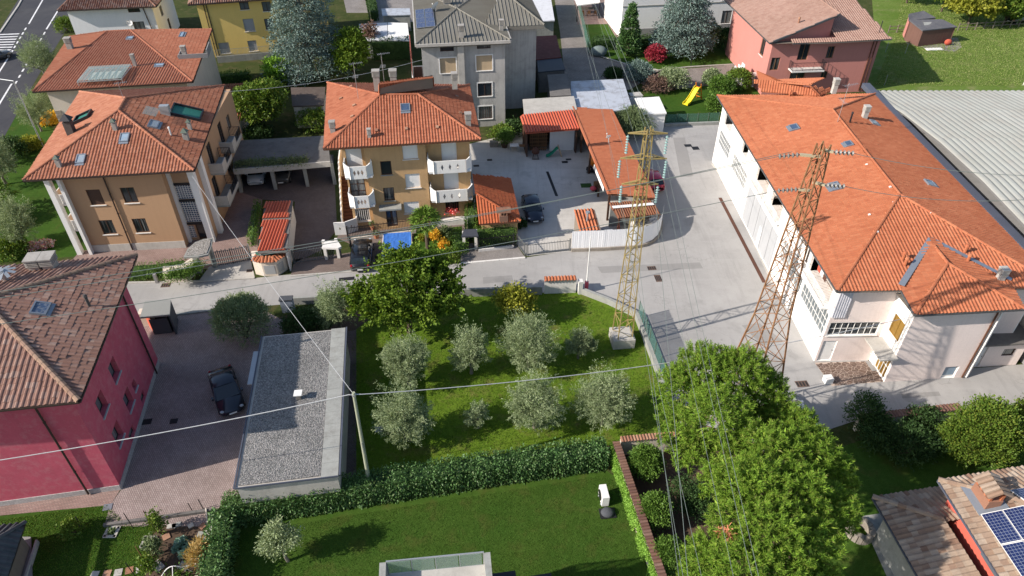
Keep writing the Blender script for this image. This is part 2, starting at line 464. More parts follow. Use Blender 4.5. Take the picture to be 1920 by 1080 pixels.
def shutter(parent, blk, face, r, mat, sill=None, name='roller_shutter', depth=.1, step=.11, label=None):
 """closed roller shutter: one slat above the other"""
 a, z, b, t = r; mb = MB(); k = max(3, int((t - z) / step))
 for i in range(k):
  z0 = z + (t - z) * i / k; z1 = z + (t - z) * (i + 1) / k
  mb.quad(blk.pt(face, a, z0, -depth + .025), blk.pt(face, b, z0, -depth + .025), blk.pt(face, b, z1, -depth), blk.pt(face, a, z1, -depth))
  mb.quad(blk.pt(face, a, z0, -depth), blk.pt(face, b, z0, -depth), blk.pt(face, b, z0, -depth + .025), blk.pt(face, a, z0, -depth + .025))
 w = mb.build(name, mat, parent, label=label)
 if sill is not None:
  s_ = MB(); blk.plate(s_, face, (a - .08, z - .07, b + .08, z - .004), -.1, .09); s_.build('sill', sill, w)
 return w

def door(parent, blk, face, r, mat, gmat=None, panels=2, name='door', depth=.1):
 a, z, b, t = r; mb = MB(); blk.plate(mb, face, r, -depth - .04, -depth)
 for i in range(panels):
  c0 = a + (b - a) * i / panels + .07; c1 = a + (b - a) * (i + 1) / panels - .07
  if not gmat: blk.plate(mb, face, (c0, z + .15, c1, t - .15), -depth, -depth + .025)
 w = mb.build(name, mat, parent)
 if gmat:
  for i in range(panels):
   c0 = a + (b - a) * i / panels + .09; c1 = a + (b - a) * (i + 1) / panels - .09
   g = MB(); blk.plate(g, face, (c0, z + .2, c1, t - .12), -depth, -depth + .012); g.build('pane', gmat, w)
 h = MB(); h.tube(blk.pt(face, b - .14, z + 1.0, -depth + .01), blk.pt(face, b - .14, z + 1.0, -depth + .08), .025, 6); h.build('handle', MATS['dark_metal'], w)
 return w

def downpipe(parent, p, q, mat, r=.06, name='downpipe'):
 mb = MB(); mb.tube(p, q, r, 8); 
 n = 3
 for i in range(1, n + 1):
  c = Vector(p).lerp(Vector(q), i / (n + 1)); mb.tube(c - Vector((0, 0, .03)), c + Vector((0, 0, .03)), r * 1.35, 8)
 return mb.build(name, mat, parent)

# ---- tiled roofs
PROF = {'port': [(0, .0), (.12, .04), (.32, .058), (.52, .04), (.66, .008), (1.0, .0)],
  'low': [(0, .0), (.2, .055), (.48, .055), (.68, .0), (1.0, .0)],
  'coppo': [(0, .0), (.14, .06), (.32, .1), (.5, .06), (.62, .0), (.8, -.015), (1.0, .0)],
  'sheet': [(0, .0), (.5, .05), (1.0, .0)]}
def face_frame(face):
 P = [Vector(p) for p in face]
 u = (P[1] - P[0]).normalized(); n = u.cross(sum(P[2:], Vector()) / (len(P) - 2) - P[0]).normalized()
 if n.z < 0: n = -n
 v = n.cross(u).normalized()
 if v.z < 0: u = -u; v = -v
 return P[0], u, v, n
def inside2(x, y, poly):
 r = np.zeros(x.shape, bool); k = len(poly)
 for i in range(k):
  x0, y0 = poly[i]; x1, y1 = poly[(i + 1) % k]
  if abs(y1 - y0) < 1e-9: continue
  c = ((y0 > y) != (y1 > y)) & (x < (x1 - x0) * (y - y0) / (y1 - y0) + x0)
  r ^= c
 return r
def tile_arrays(pos, u, v, n, tw, tl, prof, rg, jit=.006, lift=.016):
 """pos (N,3): lower-left corner of each tile; returns verts, quads"""
 pr = PROF[prof]; K = len(pr); N = len(pos); k = tw / .25
 a = np.array([p[0] for p in pr]) * tw * 1.0; h = np.array([p[1] for p in pr]) * k
 u, v, n = (np.array(q) for q in (u, v, n))
 j = rg.normal(0, jit, (N, 1, 1)); j2 = rg.normal(0, jit * 1.3, (N, 1, 1))
 base = pos[:, None, :] + (a[:, None] * u)[None]
 low = base + n * (h[:, None] + lift) + n * j + v * (j2 - .02)
 tlv = np.asarray(tl, float).reshape(-1, 1, 1) if np.ndim(tl) else tl * 1.08
 top = base + n * (h[:, None]) + v * (tlv + j2)
 frt = base + n * (h[:, None] * .7 - .008) + v * (j2 - .02)
 V = np.concatenate([low, top, frt], 1).reshape(-1, 3)
 i = np.arange(K - 1)
 q1 = np.stack([i, i + 1, i + 1 + K, i + K], 1); q2 = np.stack([i + 2 * K, i + 1 + 2 * K, i + 1, i], 1)
 q = np.concatenate([q1, q2]); F = (q[None] + (np.arange(N) * 3 * K)[:, None, None]).reshape(-1, 4)
 return V, F
def tile_grid(face, tw, tl, holes=(), margin=0.0):
 o, u, v, n = face_frame(face)
 pl = [((Vector(p) - o).dot(u), (Vector(p) - o).dot(v)) for p in face]
 x0, x1 = min(p[0] for p in pl), max(p[0] for p in pl); y1 = max(p[1] for p in pl)
 nx = int((x1 - x0) / tw) + 2; ny = int(y1 / tl) + 2
 gx, gy = np.meshgrid(x0 + np.arange(nx) * tw, np.arange(ny) * tl)
 cx, cy = gx + tw / 2, gy + tl / 2
 ok = inside2(cx, cy, pl)
 for hp in holes:
  hl = [((Vector(p) - o).dot(u), (Vector(p) - o).dot(v)) for p in hp]; ok &= ~inside2(cx, cy, hl)
 gx, gy = gx[ok], gy[ok]
 pos = np.array(o) + gx[:, None] * np.array(u) + gy[:, None] * np.array(v)
 return pos, u, v, n

def strip_grid(face, tw):
 """full-length ribs from eave to ridge, each cut at the edge of the face"""
 o, u, v, n = face_frame(face)
 pl = [((Vector(p) - o).dot(u), (Vector(p) - o).dot(v)) for p in face]
 x0, x1 = min(p[0] for p in pl), max(p[0] for p in pl); pos, ln = [], []
 for i in range(int((x1 - x0) / tw) + 1):
  c = x0 + (i + .5) * tw; ys = []
  for k in range(len(pl)):
   a, b = pl[k], pl[(k + 1) % len(pl)]
   if (a[0] - c) * (b[0] - c) < 0: ys.append(a[1] + (b[1] - a[1]) * (c - a[0]) / (b[0] - a[0]))
  if len(ys) >= 2 and max(ys) - min(ys) > .15: pos.append(o + u * (x0 + i * tw) + v * min(ys)); ln.append(max(ys) - min(ys))
 return np.array([tuple(p) for p in pos]).reshape(-1, 3), np.array(ln), u, v, n
def ridge_arrays(p, q, r=.13, step=.4, lift=.05):
 p, q = Vector(p), Vector(q); d = q - p; L = d.length; d.normalize()
 side = d.cross(Vector((0, 0, 1))).normalized(); up = side.cross(d)
 V, F = [], []; k = max(1, int(L / step)); st = L / k
 for i in range(k):
  b = len(V); 
  for (c, rr) in ((p + d * (st * i - .02), r), (p + d * (st * (i + 1) + .03), r * .86)):
   for t in (0, .25, .5, .75, 1):
    a = math.pi * t; V.append(tuple(c + side * (rr * math.cos(a)) + up * (rr * .95 * math.sin(a) + lift - .03)))
  F += [(b + j, b + j + 1, b + 6 + j, b + 5 + j) for j in range(4)]
 return V, F

class Roof: pass
def make_roof(parent, faces, tmat, ridges=(), eaves=(), tw=.25, tl=.37, prof='port', gut=None, dmat=None, name='roof', singles=0, rmat=None, holes=(), soffit=None, ridge_r=.13, ridge_singles=False, jit=.006, thick=.16, label=None):
 R = Roof(); R.faces = faces
 mb = MB()
 for f in faces:
  o_, u_, v_, n_ = face_frame(f)
  mb.poly([Vector((p[0], p[1], o_.z - ((p[0] - o_.x) * n_.x + (p[1] - o_.y) * n_.y) / n_.z - .05)) for p in f])
 for f in faces:
  a, b = Vector(f[0]), Vector(f[1]); dz = Vector((0, 0, thick)); o = Vector((0, 0, .03))
  mb.quad(a - o, b - o, b - dz, a - dz)
 if soffit: mb.poly([Vector(p) - Vector((0, 0, thick)) for p in soffit])
 R.ob = mb.build(name, dmat or MATS['soffit'], parent, label=label)
 sets = []; cand = []
 rg = np.random.default_rng(len(faces) * 17 + int(abs(faces[0][0][0]) * 10))
 VV0, FF0, b0 = [], [], 0
 for f in faces:
  if tl > 6:
   pos, ln, u, v, n = strip_grid(f, tw)
   if len(pos):
    V, F = tile_arrays(pos, u, v, n, tw, ln, prof, rg, 0, 0.0); VV0.append(V); FF0.append(F + b0); b0 += len(V)
   continue
  pos, u, v, n = tile_grid(f, tw, tl, holes)
  if len(pos) == 0: continue
  sets.append((pos, u, v, n))
 if singles:
  allp = []
  for si, (pos, u, v, n) in enumerate(sets):
   for i, p in enumerate(pos):
    x, y = proj(p)
    if -20 < x < 1940 and -20 < y < 1100: allp.append(((p[0]) ** 2 + p[1] ** 2 + (p[2] - CAM_H) ** 2, si, i))
  allp.sort(); pick = [set() for _ in sets]
  for _, si, i in allp[:singles]: pick[si].add(i)
  for si, (pos, u, v, n) in enumerate(sets):
   V, F = tile_arrays(np.zeros((1, 3)), (1, 0, 0), (0, 1, 0), (0, 0, 1), tw, tl, prof, rg, 0)
   V = np.asarray(V); me = np_mesh('roof_tile', V, F); me.materials.append(tmat)
   rl = root_loc(R.ob); Mx = Matrix((u, v, n)).transposed().to_4x4()
   for i in pick[si]:
    o = D.objects.new('roof_tile', me); COL.objects.link(o); o.parent = R.ob
    Mi = Mx.copy() @ Matrix.Rotation(rnd.gauss(0, .012), 4, 'Z')
    Mi.translation = Vector(pos[i]) - rl + Vector(n) * rnd.gauss(0, jit); o.matrix_local = Mi
   keep = np.array([i not in pick[si] for i in range(len(pos))]); sets[si] = (pos[keep], u, v, n)
 if VV0: np_obj('roof_ribs', np.concatenate(VV0), np.concatenate(FF0), tmat, R.ob, 'stuff')
 VV, FF, b = [], [], 0
 for pos, u, v, n in sets:
  if len(pos) == 0: continue
  V, F = tile_arrays(pos, u, v, n, tw, tl, prof, rg, jit); VV.append(V); FF.append(F + b); b += len(V)
 if VV: np_obj('tile_courses', np.concatenate(VV), np.concatenate(FF), tmat, R.ob, 'stuff')
 VV, FF = [], []
 for p, q in ridges:
  V, F = ridge_arrays(p, q, ridge_r)
  if ridge_singles:
   for i in range(0, len(V), 10):
    np_obj('ridge_tile', V[i:i + 10], [(j, j + 1, 6 + j, 5 + j) for j in range(4)], rmat or tmat, R.ob)
  else:
   n0 = len(VV); VV += V; FF += [tuple(i + n0 for i in f) for f in F]
 if VV: np_obj('ridge_course', VV, FF, rmat or tmat, R.ob, 'stuff')
 if eaves and gut:
  g = MB()
  for p, q in eaves:
   p, q = Vector(p), Vector(q); g.bar(p - Vector((0, 0, .09)), q - Vector((0, 0, .09)), .13, .11)
  g.build('gutter', gut, R.ob)
 return R
def on_roof(R, px, py):
 best = None
 for f in R.faces:
  o, u, v, n = face_frame(f); q = on_plane(px, py, o, n)
  pl = [((Vector(p) - o).dot(u), (Vector(p) - o).dot(v)) for p in f]; a = np.array([(q - o).dot(u)]); b = np.array([(q - o).dot(v)])
  if inside2(a, b, pl)[0]:
   if best is None or (q - Vector((0, 0, CAM_H))).length < (best[0] - Vector((0, 0, CAM_H))).length: best = (q, u, v, n)
 if best is None:
  c = []
  for f in R.faces:
   o, u, v, n = face_frame(f); q = on_plane(px, py, o, n); ctr = sum((Vector(p) for p in f), Vector()) / len(f); c.append(((q - ctr).length, q, u, v, n))
  best = min(c, key=lambda t: t[0])[1:]
 return best
def chimney(parent, p, w, d, h, rz, mat, cap='slab', name='chimney', capmat=None):
 if cap == 'slab' and h > .8: h *= .78; w *= .84; d *= .84
 p = Vector(p); mb = MB(); b = p - Vector((0, 0, .35))
 mb.box(b, (w, d, h + .35 - .35 * (cap != 'none')), rz)
 z = p.z + h - .35
 cm = MB()
 if cap == 'slab':
  for i in range(4): cm.box((p.x, p.y, z + .002 + i * .115), (w * 1.22, d * 1.22, .055), rz)
  mb.box((p.x, p.y, z), (w * .78, d * .78, .40), rz)
  cm.box((p.x, p.y, z + .452), (w * 1.3, d * 1.3, .09), rz)
 elif cap == 'pyr':
  mb.box((p.x, p.y, z), (w * .8, d * .8, .16), rz)
  A = [rot2((sx * w * .72, sy * d * .72, 0), rz) + Vector((p.x, p.y, z + .16)) for sx, sy in ((-1, -1), (1, -1), (1, 1), (-1, 1))]
  cm.add(A + [Vector((p.x, p.y, z + .16 + w * .9))], [(0, 1, 4), (1, 2, 4), (2, 3, 4), (3, 0, 4), (3, 2, 1, 0)])
 elif cap == 'pot':
  cm.tube((p.x, p.y, z), (p.x, p.y, z + .4), w * .3, 8); cm.tube((p.x, p.y, z + .4), (p.x, p.y, z + .46), w * .5, 8)
 o = mb.build(name, mat, parent)
 if cm.v: cm.build('chimney_cap', capmat or mat, o)
 return o
def skylight(parent, R, px, py, w, h, fmat, gmat, name='skylight', open_=0.0):
 q, u, v, n = on_roof(R, px, py)
 mb = MB(); o = q - u * w / 2 - v * h / 2 + n * .02; f = .09
 mb.obox(o, u * w, v * f, n * .14); mb.obox(o + v * (h - f), u * w, v * f, n * .14)
 mb.obox(o + v * f, u * f, v * (h - 2 * f), n * .14); mb.obox(o + v * f + u * (w - f), u * f, v * (h - 2 * f), n * .14)
 mb.obox(o - v * .22, u * w, v * .21, n * .07)
 k = mb.build(name, fmat, parent)
 g = MB(); g.obox(o + u * f + v * f, u * (w - 2 * f), v * (h - 2 * f), n * .10); g.build('pane', gmat, k)
 return k
def vent(parent, p, h, r, mat, name='vent_pipe', hood=True):
 p = Vector(p); mb = MB(); mb.tube(p - Vector((0, 0, .2)), p + Vector((0, 0, h)), r, 8)
 if hood: mb.tube(p + Vector((0, 0, h)), p + Vector((0, 0, h + r * 1.6)), r * 1.5, 8, r * .9)
 return mb.build(name, mat, parent)
def antenna(parent, p, h, mat, arms=((.0, .9, 8),), az=.4, name='antenna'):
 p = Vector(p); mb = MB(); mb.tube(p - Vector((0, 0, .2)), p + Vector((0, 0, h)), .022, 5)
 for dz, L, k in arms:
  c = p + Vector((0, 0, h - .1 - dz)); d = Vector((math.cos(az), math.sin(az), 0)); s_ = Vector((-d.y, d.x, 0))
  mb.tube(c - d * L * .3, c + d * L * .7, .014, 4)
  for i in range(k):
   q = c + d * L * (-.3 + i / max(1, k - 1)); w = .28 - .012 * i; mb.tube(q - s_ * w, q + s_ * w, .009, 3)
  az += 1.2
 return mb.build(name, mat, parent)
def dish(parent, p, r, az, mat, name='satellite_dish'):
 p = Vector(p); mb = MB(); mb.tube(p, p + Vector((0, 0, .55)), .025, 6)
 c = p + Vector((0, 0, .6)); d = Vector((math.cos(az) * .85, math.sin(az) * .85, .5)).normalized(); a = d.orthogonal().normalized(); b = d.cross(a)
 vs = []; m = 12
 for (rr, dd) in ((r, .12), (r * .6, .04), (.03, 0)):
  for i in range(m): t = 2 * math.pi * i / m; vs.append(c + (a * math.cos(t) + b * math.sin(t)) * rr + d * dd)
 mb.add(vs, [(j * m + i, j * m + (i + 1) % m, (j + 1) * m + (i + 1) % m, (j + 1) * m + i) for j in range(2) for i in range(m)])
 mb.tube(c - b * r + d * .1, c + d * .5, .015, 4); mb.box(c + d * .5 - Vector((0, 0, .05)), (.1, .1, .1))
 return mb.build(name, mat, parent)
def sheet(name, pts, z, mat, kind='structure', pix=True, zb=None):
 """a flat ground area; pts are sighted points (pix) or ground points"""
 P = [at(x, y, z if zb is None else zb) for x, y in pts] if pix else [Vector((x, y, 0)) for x, y in pts]
 mb = MB(); A = sum(P[i].x * P[(i + 1) % len(P)].y - P[(i + 1) % len(P)].x * P[i].y for i in range(len(P)))
 if A < 0: P = P[::-1]
 mb.poly([(p.x, p.y, z) for p in P])
 o = mb.build(name, mat, None, kind); return o
def solid(name, pts, z0, z1, mat, parent=None, kind=None, pix=True, zref=None):
 P = [at(x, y, z1 if zref is None else zref) for x, y in pts] if pix else [Vector(p) for p in pts]
 mb = MB(); mb.prism([(p.x, p.y) for p in P], z0, z1); return mb.build(name, mat, parent, kind)

# ---- balcony with a solid parapet pierced by lozenges
def pierced_panel(mb, a, b, z0, z1, lozenges, n, t=.08, lw=.12, lh=.3, top=None):
 """wall strip from a to b (ground points) with lozenge holes; n = outward normal"""
 a, b = Vector(a), Vector(b); L = (b - a).length; u = (b - a) / L; n = Vector(n); zc = (z0 + z1) / 2
 for off in (0, -t):
  cuts = [(L * (i + 1) / (lozenges + 1)) for i in range(lozenges)]
  xs = [0] + [(cuts[i] + cuts[i + 1]) / 2 for i in range(lozenges - 1)] + [L] if lozenges else [0, L]
  P = lambda x, z: a + u * x + n * off + Vector((0, 0, z - a.z))
  if not lozenges: mb.quad(P(0, z0), P(L, z0), P(L, z1), P(0, z1)); continue
  for i, c in enumerate(cuts):
   x0, x1 = xs[i], xs[i + 1]
   mb.poly([P(x0, z0), P(c, z0), P(c, zc - lh), P(c - lw, zc), P(c, zc + lh), P(c, z1), P(x0, z1)])
   mb.poly([P(c, z0), P(x1, z0), P(x1, z1), P(c, z1), P(c, zc + lh), P(c + lw, zc), P(c, zc - lh)])
 Q = lambda x, o, z: a + u * x + n * o + Vector((0, 0, z - a.z))
 mb.quad(Q(0, 0, z1), Q(L, 0, z1), Q(L, -t, z1), Q(0, -t, z1)); mb.quad(Q(0, 0, z0), Q(0, -t, z0), Q(L, -t, z0), Q(L, 0, z0))
 mb.quad(Q(0, 0, z0), Q(0, 0, z1), Q(0, -t, z1), Q(0, -t, z0)); mb.quad(Q(L, 0, z0), Q(L, -t, z0), Q(L, -t, z1), Q(L, 0, z1))
def lozenge_balcony(parent, blk, face, u0, u1, zf, out, mat, h=1.0, loz=3, floor=None):
 p0, u, L, n = blk.F[face]
 s_ = MB(); blk.plate(s_, face, (u0, zf - .18, u1, zf), .003, out); b = s_.build('balcony', mat, parent)
 w = MB(); A = blk.pt(face, u0, zf, out); B = blk.pt(face, u1, zf, out); A0 = blk.pt(face, u0, zf, .01); B0 = blk.pt(face, u1, zf, .01)
 z0, z1 = zf - .22, zf + h
 pierced_panel(w, A + u * .5 + n * .02, B - u * .5 + n * .02, z0, z1, loz, n)
 # chamfered corners rising to curved shoulders
 for (P, Q, sg) in ((A + u * .5 + n * .02, A - n * .45 - u * .02, 1), (B - u * .5 + n * .02, B - n * .45 + u * .02, -1)):
  d = (Q - P); nn = Vector((d.y, -d.x, 0)).normalized() * (1 if sg < 0 else -1) * .08
  k = 5
  for i in range(k):
   a = P + d * i / k; c = P + d * (i + 1) / k; ha = z1 + .28 * (i / k) ** 2; hb = z1 + .28 * ((i + 1) / k) ** 2
   w.add([(a.x, a.y, z0), (c.x, c.y, z0), (c.x, c.y, hb), (a.x, a.y, ha), (a.x + nn.x, a.y + nn.y, z0), (c.x + nn.x, c.y + nn.y, z0), (c.x + nn.x, c.y + nn.y, hb), (a.x + nn.x, a.y + nn.y, ha)],
                  [(0, 1, 2, 3), (4, 7, 6, 5), (3, 2, 6, 7), (0, 4, 5, 1)])
 for (P, Q) in ((A - n * .45 - u * .02, A0 - u * .02), (B - n * .45 + u * .02, B0 + u * .02)):
  w.obox(Vector((P.x, P.y, z0)), (Q - P), u * .07 * (1 if P.dot(u) < (A.dot(u) + B.dot(u)) / 2 else -1), Vector((0, 0, z1 + .28 - z0)))
 w.build('parapet', mat, b)
 return b
def railing(mb, pts, z0, h, bars=.13, r=.012, rail=.03, posts=True):
 for i in range(len(pts) - 1):
  a, b = Vector(pts[i]), Vector(pts[i + 1]); L = (b - a).length; k = max(1, int(L / bars))
  A = Vector((a.x, a.y, z0)); B = Vector((b.x, b.y, z0)); up = Vector((0, 0, 1))
  mb.bar(A + up * h, B + up * h, rail * 1.4, rail); mb.bar(A + up * .1, B + up * .1, rail, rail)
  for j in range(k + 1):
   q = A.lerp(B, j / k); mb.bar(q + up * (.1 if j % 8 else 0), q + up * h, r * 2 if (j % 8 or not posts) else rail * 1.3)
# ------------------------------------------------------------------ materials of the place
M('soffit', (.20, .17, .14)); M('dark_metal', (.035, .035, .04), rough=.45, metal=.4, bump=0); M('gutter_brown', (.05, .035, .03), rough=.4, bump=0)
M('gutter_grey', (.12, .125, .13), rough=.4, metal=.3, bump=0); M('copper', (.16, .075, .045), rough=.5, metal=.5, bump=0)
M('white_paint', (.76, .75, .72), var=.06, streak=.12, fine=.05); M('white_stone', (.70, .68, .64), var=.1, streak=.3, fine=.08)
M('lead', (.26, .29, .33), rough=.45, metal=.4); M('galv', (.45, .47, .48), rough=.45, metal=.6, bump=0)
M('concrete', (.32, .325, .30), var=.25, patch=.5, col2=(.2, .19, .17), streak=.25); M('concrete_light', (.46, .44, .40), var=.2, patch=.35, col2=(.3, .28, .25), streak=.2)
M('concrete_dark', (.16, .15, .14), var=.3, patch=.5, col2=(.08, .075, .07))
M('chimney_grey', (.36, .34, .31), var=.2, streak=.4, patch=.4, col2=(.2, .18, .16)); M('chimney_dark', (.09, .08, .075), var=.25)
M('wood_dark', (.07, .035, .022), rough=.6, streak=.2); M('wood', (.25, .13, .06), rough=.7, streak=.4, isl=.4); M('wood_grey', (.24, .20, .16), rough=.85, streak=.4, isl=.3)
M('black_rubber', (.018, .018, .019), rough=.7, bump=0); M('iron', (.02, .02, .022), rough=.5, bump=0); M('green_iron', (.10, .13, .10), rough=.5, bump=0)
M('stone', (.34, .30, .25), var=.3, scale=3, patch=.5, col2=(.2, .17, .14), isl=.3); M('soil', (.085, .055, .035), var=.4, scale=2, bump=.8, fscale=9)
M('bark', (.10, .075, .055), var=.3, scale=5, bump=.6, fscale=20); M('bark_grey', (.19, .17, .14), var=.3, scale=5, bump=.6, fscale=20)
M_glass('glass'); M_glass('glass_blue', (.05, .08, .14), .06); M_glass('glass_grey', (.12, .14, .15), .1); M_glass('glass_sky', (.22, .30, .38), .12)
M_clear('clear_glass', (.32, .42, .38), .32); M_clear('mesh_green', (.07, .17, .14), .38, .8); M_clear('plastic_sheet', (.75, .75, .72), .45, .3)
# roof tiles
M_tile('tile_brown_house', [(.46, .15, .085), (.54, .195, .11), (.60, .235, .145), (.50, .17, .10)], .1, (.26, .10, .06))
M_tile('tile_old', [(.44, .14, .08), (.52, .18, .105), (.47, .15, .085), (.56, .22, .135)], .1, (.26, .10, .065))
M_tile('tile_mid', [(.44, .125, .065), (.52, .16, .085), (.57, .19, .105), (.47, .14, .075)], .1, (.25, .08, .05))
M_tile('tile_factory', [(.55, .155, .075), (.62, .19, .092), (.67, .22, .11), (.58, .17, .08), (.64, .195, .095)], .09, (.46, .13, .07))
M_tile('tile_carport', [(.58, .165, .08), (.64, .20, .10), (.6, .18, .09)], .15, (.4, .13, .07))
M_tile('tile_garage_red', [(.50, .065, .035), (.56, .085, .045), (.53, .075, .04)], .08, (.4, .06, .035))
M_tile('tile_annex', [(.54, .12, .05), (.62, .16, .065), (.58, .14, .06)], .12, (.42, .1, .05))
M_tile('tile_red_house', [(.37, .18, .135), (.42, .215, .165), (.39, .19, .145), (.52, .315, .255), (.38, .185, .14), (.43, .22, .17), (.40, .20, .15)], .12, (.2, .1, .08), gscale=2.0)
M_tile('tile_red_ridge', [(.38, .21, .145), (.46, .28, .20), (.36, .2, .15)], .3, (.2, .13, .1))
M_tile('tile_solar_house', [(.30, .16, .11), (.47, .31, .23), (.54, .38, .29), (.38, .22, .15), (.58, .42, .33), (.42, .27, .2)], .3, (.2, .13, .1), gscale=2.0)
M_tile('tile_pink', [(.44, .235, .185), (.53, .31, .25), (.48, .265, .21)], .2, (.25, .14, .11))
M_tile('tile_white_house', [(.34, .14, .09), (.42, .2, .14), (.52, .33, .26), (.3, .12, .08)], .4, (.2, .1, .08))
M_tile('tile_shed', [(.42, .12, .06), (.54, .18, .09), (.60, .23, .12), (.36, .09, .05)], .3, (.2, .08, .05))
M_tile('tile_coping', [(.46, .20, .12), (.56, .29, .19), (.40, .17, .11), (.5, .24, .16)], .35, (.22, .12, .09))
M_tile('tile_coping_dark', [(.26, .12, .085), (.34, .17, .12), (.22, .10, .08), (.38, .21, .16)], .4, (.12, .08, .07))
M_tile('cement_sheet', [(.42, .385, .355), (.47, .43, .40), (.44, .405, .375)], .5, (.32, .29, .26), gscale=.8)
M_tile('brown_sheet', [(.28, .10, .05), (.32, .12, .065), (.26, .09, .05)], .35, (.14, .06, .04))
M_tile('grey_roof', [(.265, .225, .195), (.29, .25, .215), (.275, .235, .205)], .3, (.17, .15, .13))
M_tile('flagstone', [(.22, .13, .10), (.27, .17, .14), (.24, .15, .12), (.19, .12, .095), (.30, .2, .165)], .3, (.15, .1, .08))
# plaster
M('pl_red', (.52, .095, .14), var=.2, scale=.9, patch=.6, col2=(.54, .19, .22), streak=.12); M('pl_plinth', (.38, .36, .35), var=.4, scale=4, patch=.6, col2=(.62, .6, .58))
M('pl_brown', (.44, .275, .16), var=.07, scale=.5, fine=.06, streak=.1); M('pl_ochre', (.55, .355, .18), var=.1, scale=.5, streak=.22, patch=.2, col2=(.42, .24, .10))
M('pl_grey', (.44, .43, .405), var=.22, scale=.5, patch=.55, col2=(.29, .285, .27), streak=.5); M('pl_white', (.80, .79, .77), var=.05, streak=.08, fine=.04)
M('pl_whiteblue', (.74, .745, .75), var=.06, streak=.12); M('pl_yellow', (.86, .62, .20), var=.06, streak=.1); M('pl_factory', (.84, .82, .78), var=.04, streak=.05, fine=.03)
M('pl_pinkish', (.84, .725, .67), var=.06, scale=.6, streak=.15); M('pl_pink', (.52, .22, .185), var=.07, streak=.1, scale=.5)
M('pl_cream', (.68, .60, .50), var=.1, streak=.25); M('grey_block', (.27, .265, .26), var=.2, patch=.4, col2=(.2, .2, .2))
# ground
M_asphalt('asphalt', (.33, .32, .305), (.40, .388, .37)); M_asphalt('asphalt_dark', (.045, .046, .055), (.065, .065, .07), crack=False)
M_asphalt('yard_concrete', (.44, .42, .38), (.60, .575, .53), crack=True); M('road_paint', (.72, .72, .72), var=.12, patch=.5, col2=(.3, .3, .3))
M_paver('pavers_drive', (.36, .275, .255), (.44, .35, .325), (.2, .165, .15), .21, .105, .9); M_paver('pavers_brown', (.25, .19, .165), (.31, .24, .205), (.10, .08, .07), .2, .1, .1)
M_paver('pavers_pink', (.34, .22, .19), (.40, .28, .245), (.2, .15, .13), .2, .1, .1); M_paver('pavers_dark', (.15, .115, .11), (.19, .15, .14), (.08, .065, .065), .2, .1, .1)
M_paver('cobble', (.30, .27, .24), (.40, .36, .33), (.17, .15, .13), .16, .14, .3, .02); M_paver('pavers_grey', (.30, .28, .26), (.36, .33, .31), (.2, .18, .17), .2, .1, .6)
M_paver('concrete_slabs', (.40, .38, .35), (.45, .43, .40), (.3, .28, .26), 1.0, 1.0, .12, .02, 0)
M_gravel('gravel_roof', [(.17, .165, .16), (.30, .29, .28), (.42, .40, .38), (.24, .235, .23), (.46, .44, .41), (.2, .195, .19)], 13)
M_gravel('pebble', [(.25, .23, .2), (.42, .39, .35), (.55, .52, .48)], 14)
M_grass('lawn', (.11, .195, .016), (.16, .24, .026), (.22, .185, .07), .75, .35, .5); M_grass('lawn_fine', (.055, .118, .017), (.075, .135, .022), (.115, .112, .032), .6, .35, .12)
M_grass('lawn_garden', (.045, .105, .014), (.065, .13, .018), (.12, .115, .03), .3); M_grass('meadow', (.13, .21, .035), (.19, .26, .065), (.30, .29, .14), .7, .2, .15)
M_grass('rough_ground', (.05, .07, .02), (.09, .10, .035), (.16, .12, .07), .7)
# foliage
M_leaf('leaf_maple', [(.05, .095, .011), (.10, .155, .016), (.12, .18, .02), (.065, .115, .013), (.145, .185, .026)], .25, .6, .18, None, 1.3, .55)
M_leaf('leaf_olive', [(.145, .185, .095), (.20, .24, .13), (.26, .295, .18), (.115, .15, .07), (.175, .215, .105)], .18, .5)
M_leaf('leaf_olive_dark', [(.07, .10, .045), (.10, .135, .06), (.14, .17, .085), (.06, .085, .035)], .18)
M_leaf('leaf_pine', [(.075, .145, .015), (.115, .205, .022), (.155, .25, .029), (.09, .17, .017), (.20, .28, .036), (.13, .135, .04)], .14, .6, .18, None, 2.4, .5)
M_leaf('leaf_hedge', [(.03, .075, .02), (.055, .115, .033), (.085, .155, .052), (.04, .09, .025), (.11, .15, .06)], .15, .45, .3)
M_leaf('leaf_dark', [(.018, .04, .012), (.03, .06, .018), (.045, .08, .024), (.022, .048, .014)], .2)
M_leaf('leaf_round', [(.042, .09, .016), (.072, .13, .024), (.10, .165, .03), (.055, .105, .019)], .22, .4)
M_leaf('leaf_bush', [(.05, .095, .014), (.08, .13, .02), (.11, .16, .026), (.065, .11, .016), (.14, .155, .026)], .25, .45)
M_leaf('leaf_bright', [(.10, .20, .02), (.15, .27, .03), (.2, .32, .05)], .3); M_leaf('leaf_cedar', [(.075, .115, .10), (.115, .16, .145), (.16, .21, .195), (.065, .10, .09)], .1, .6)
M_leaf('leaf_yellow', [(.17, .18, .02), (.22, .22, .03), (.13, .15, .02), (.25, .23, .03)], .3); M_leaf('leaf_red', [(.22, .02, .04), (.3, .04, .06), (.18, .015, .03)], .3)
M_leaf('leaf_palm', [(.06, .11, .015), (.09, .15, .02), (.12, .18, .03)], .15); M_leaf('leaf_ivy', [(.10, .2, .03), (.16, .28, .045), (.2, .33, .06), (.12, .22, .03)], .3)
M_leaf('leaf_purple', [(.10, .06, .05), (.15, .09, .075), (.12, .08, .06)], .2); M_leaf('leaf_cabbage', [(.16, .25, .2), (.22, .32, .26), (.13, .2, .14)], .2)
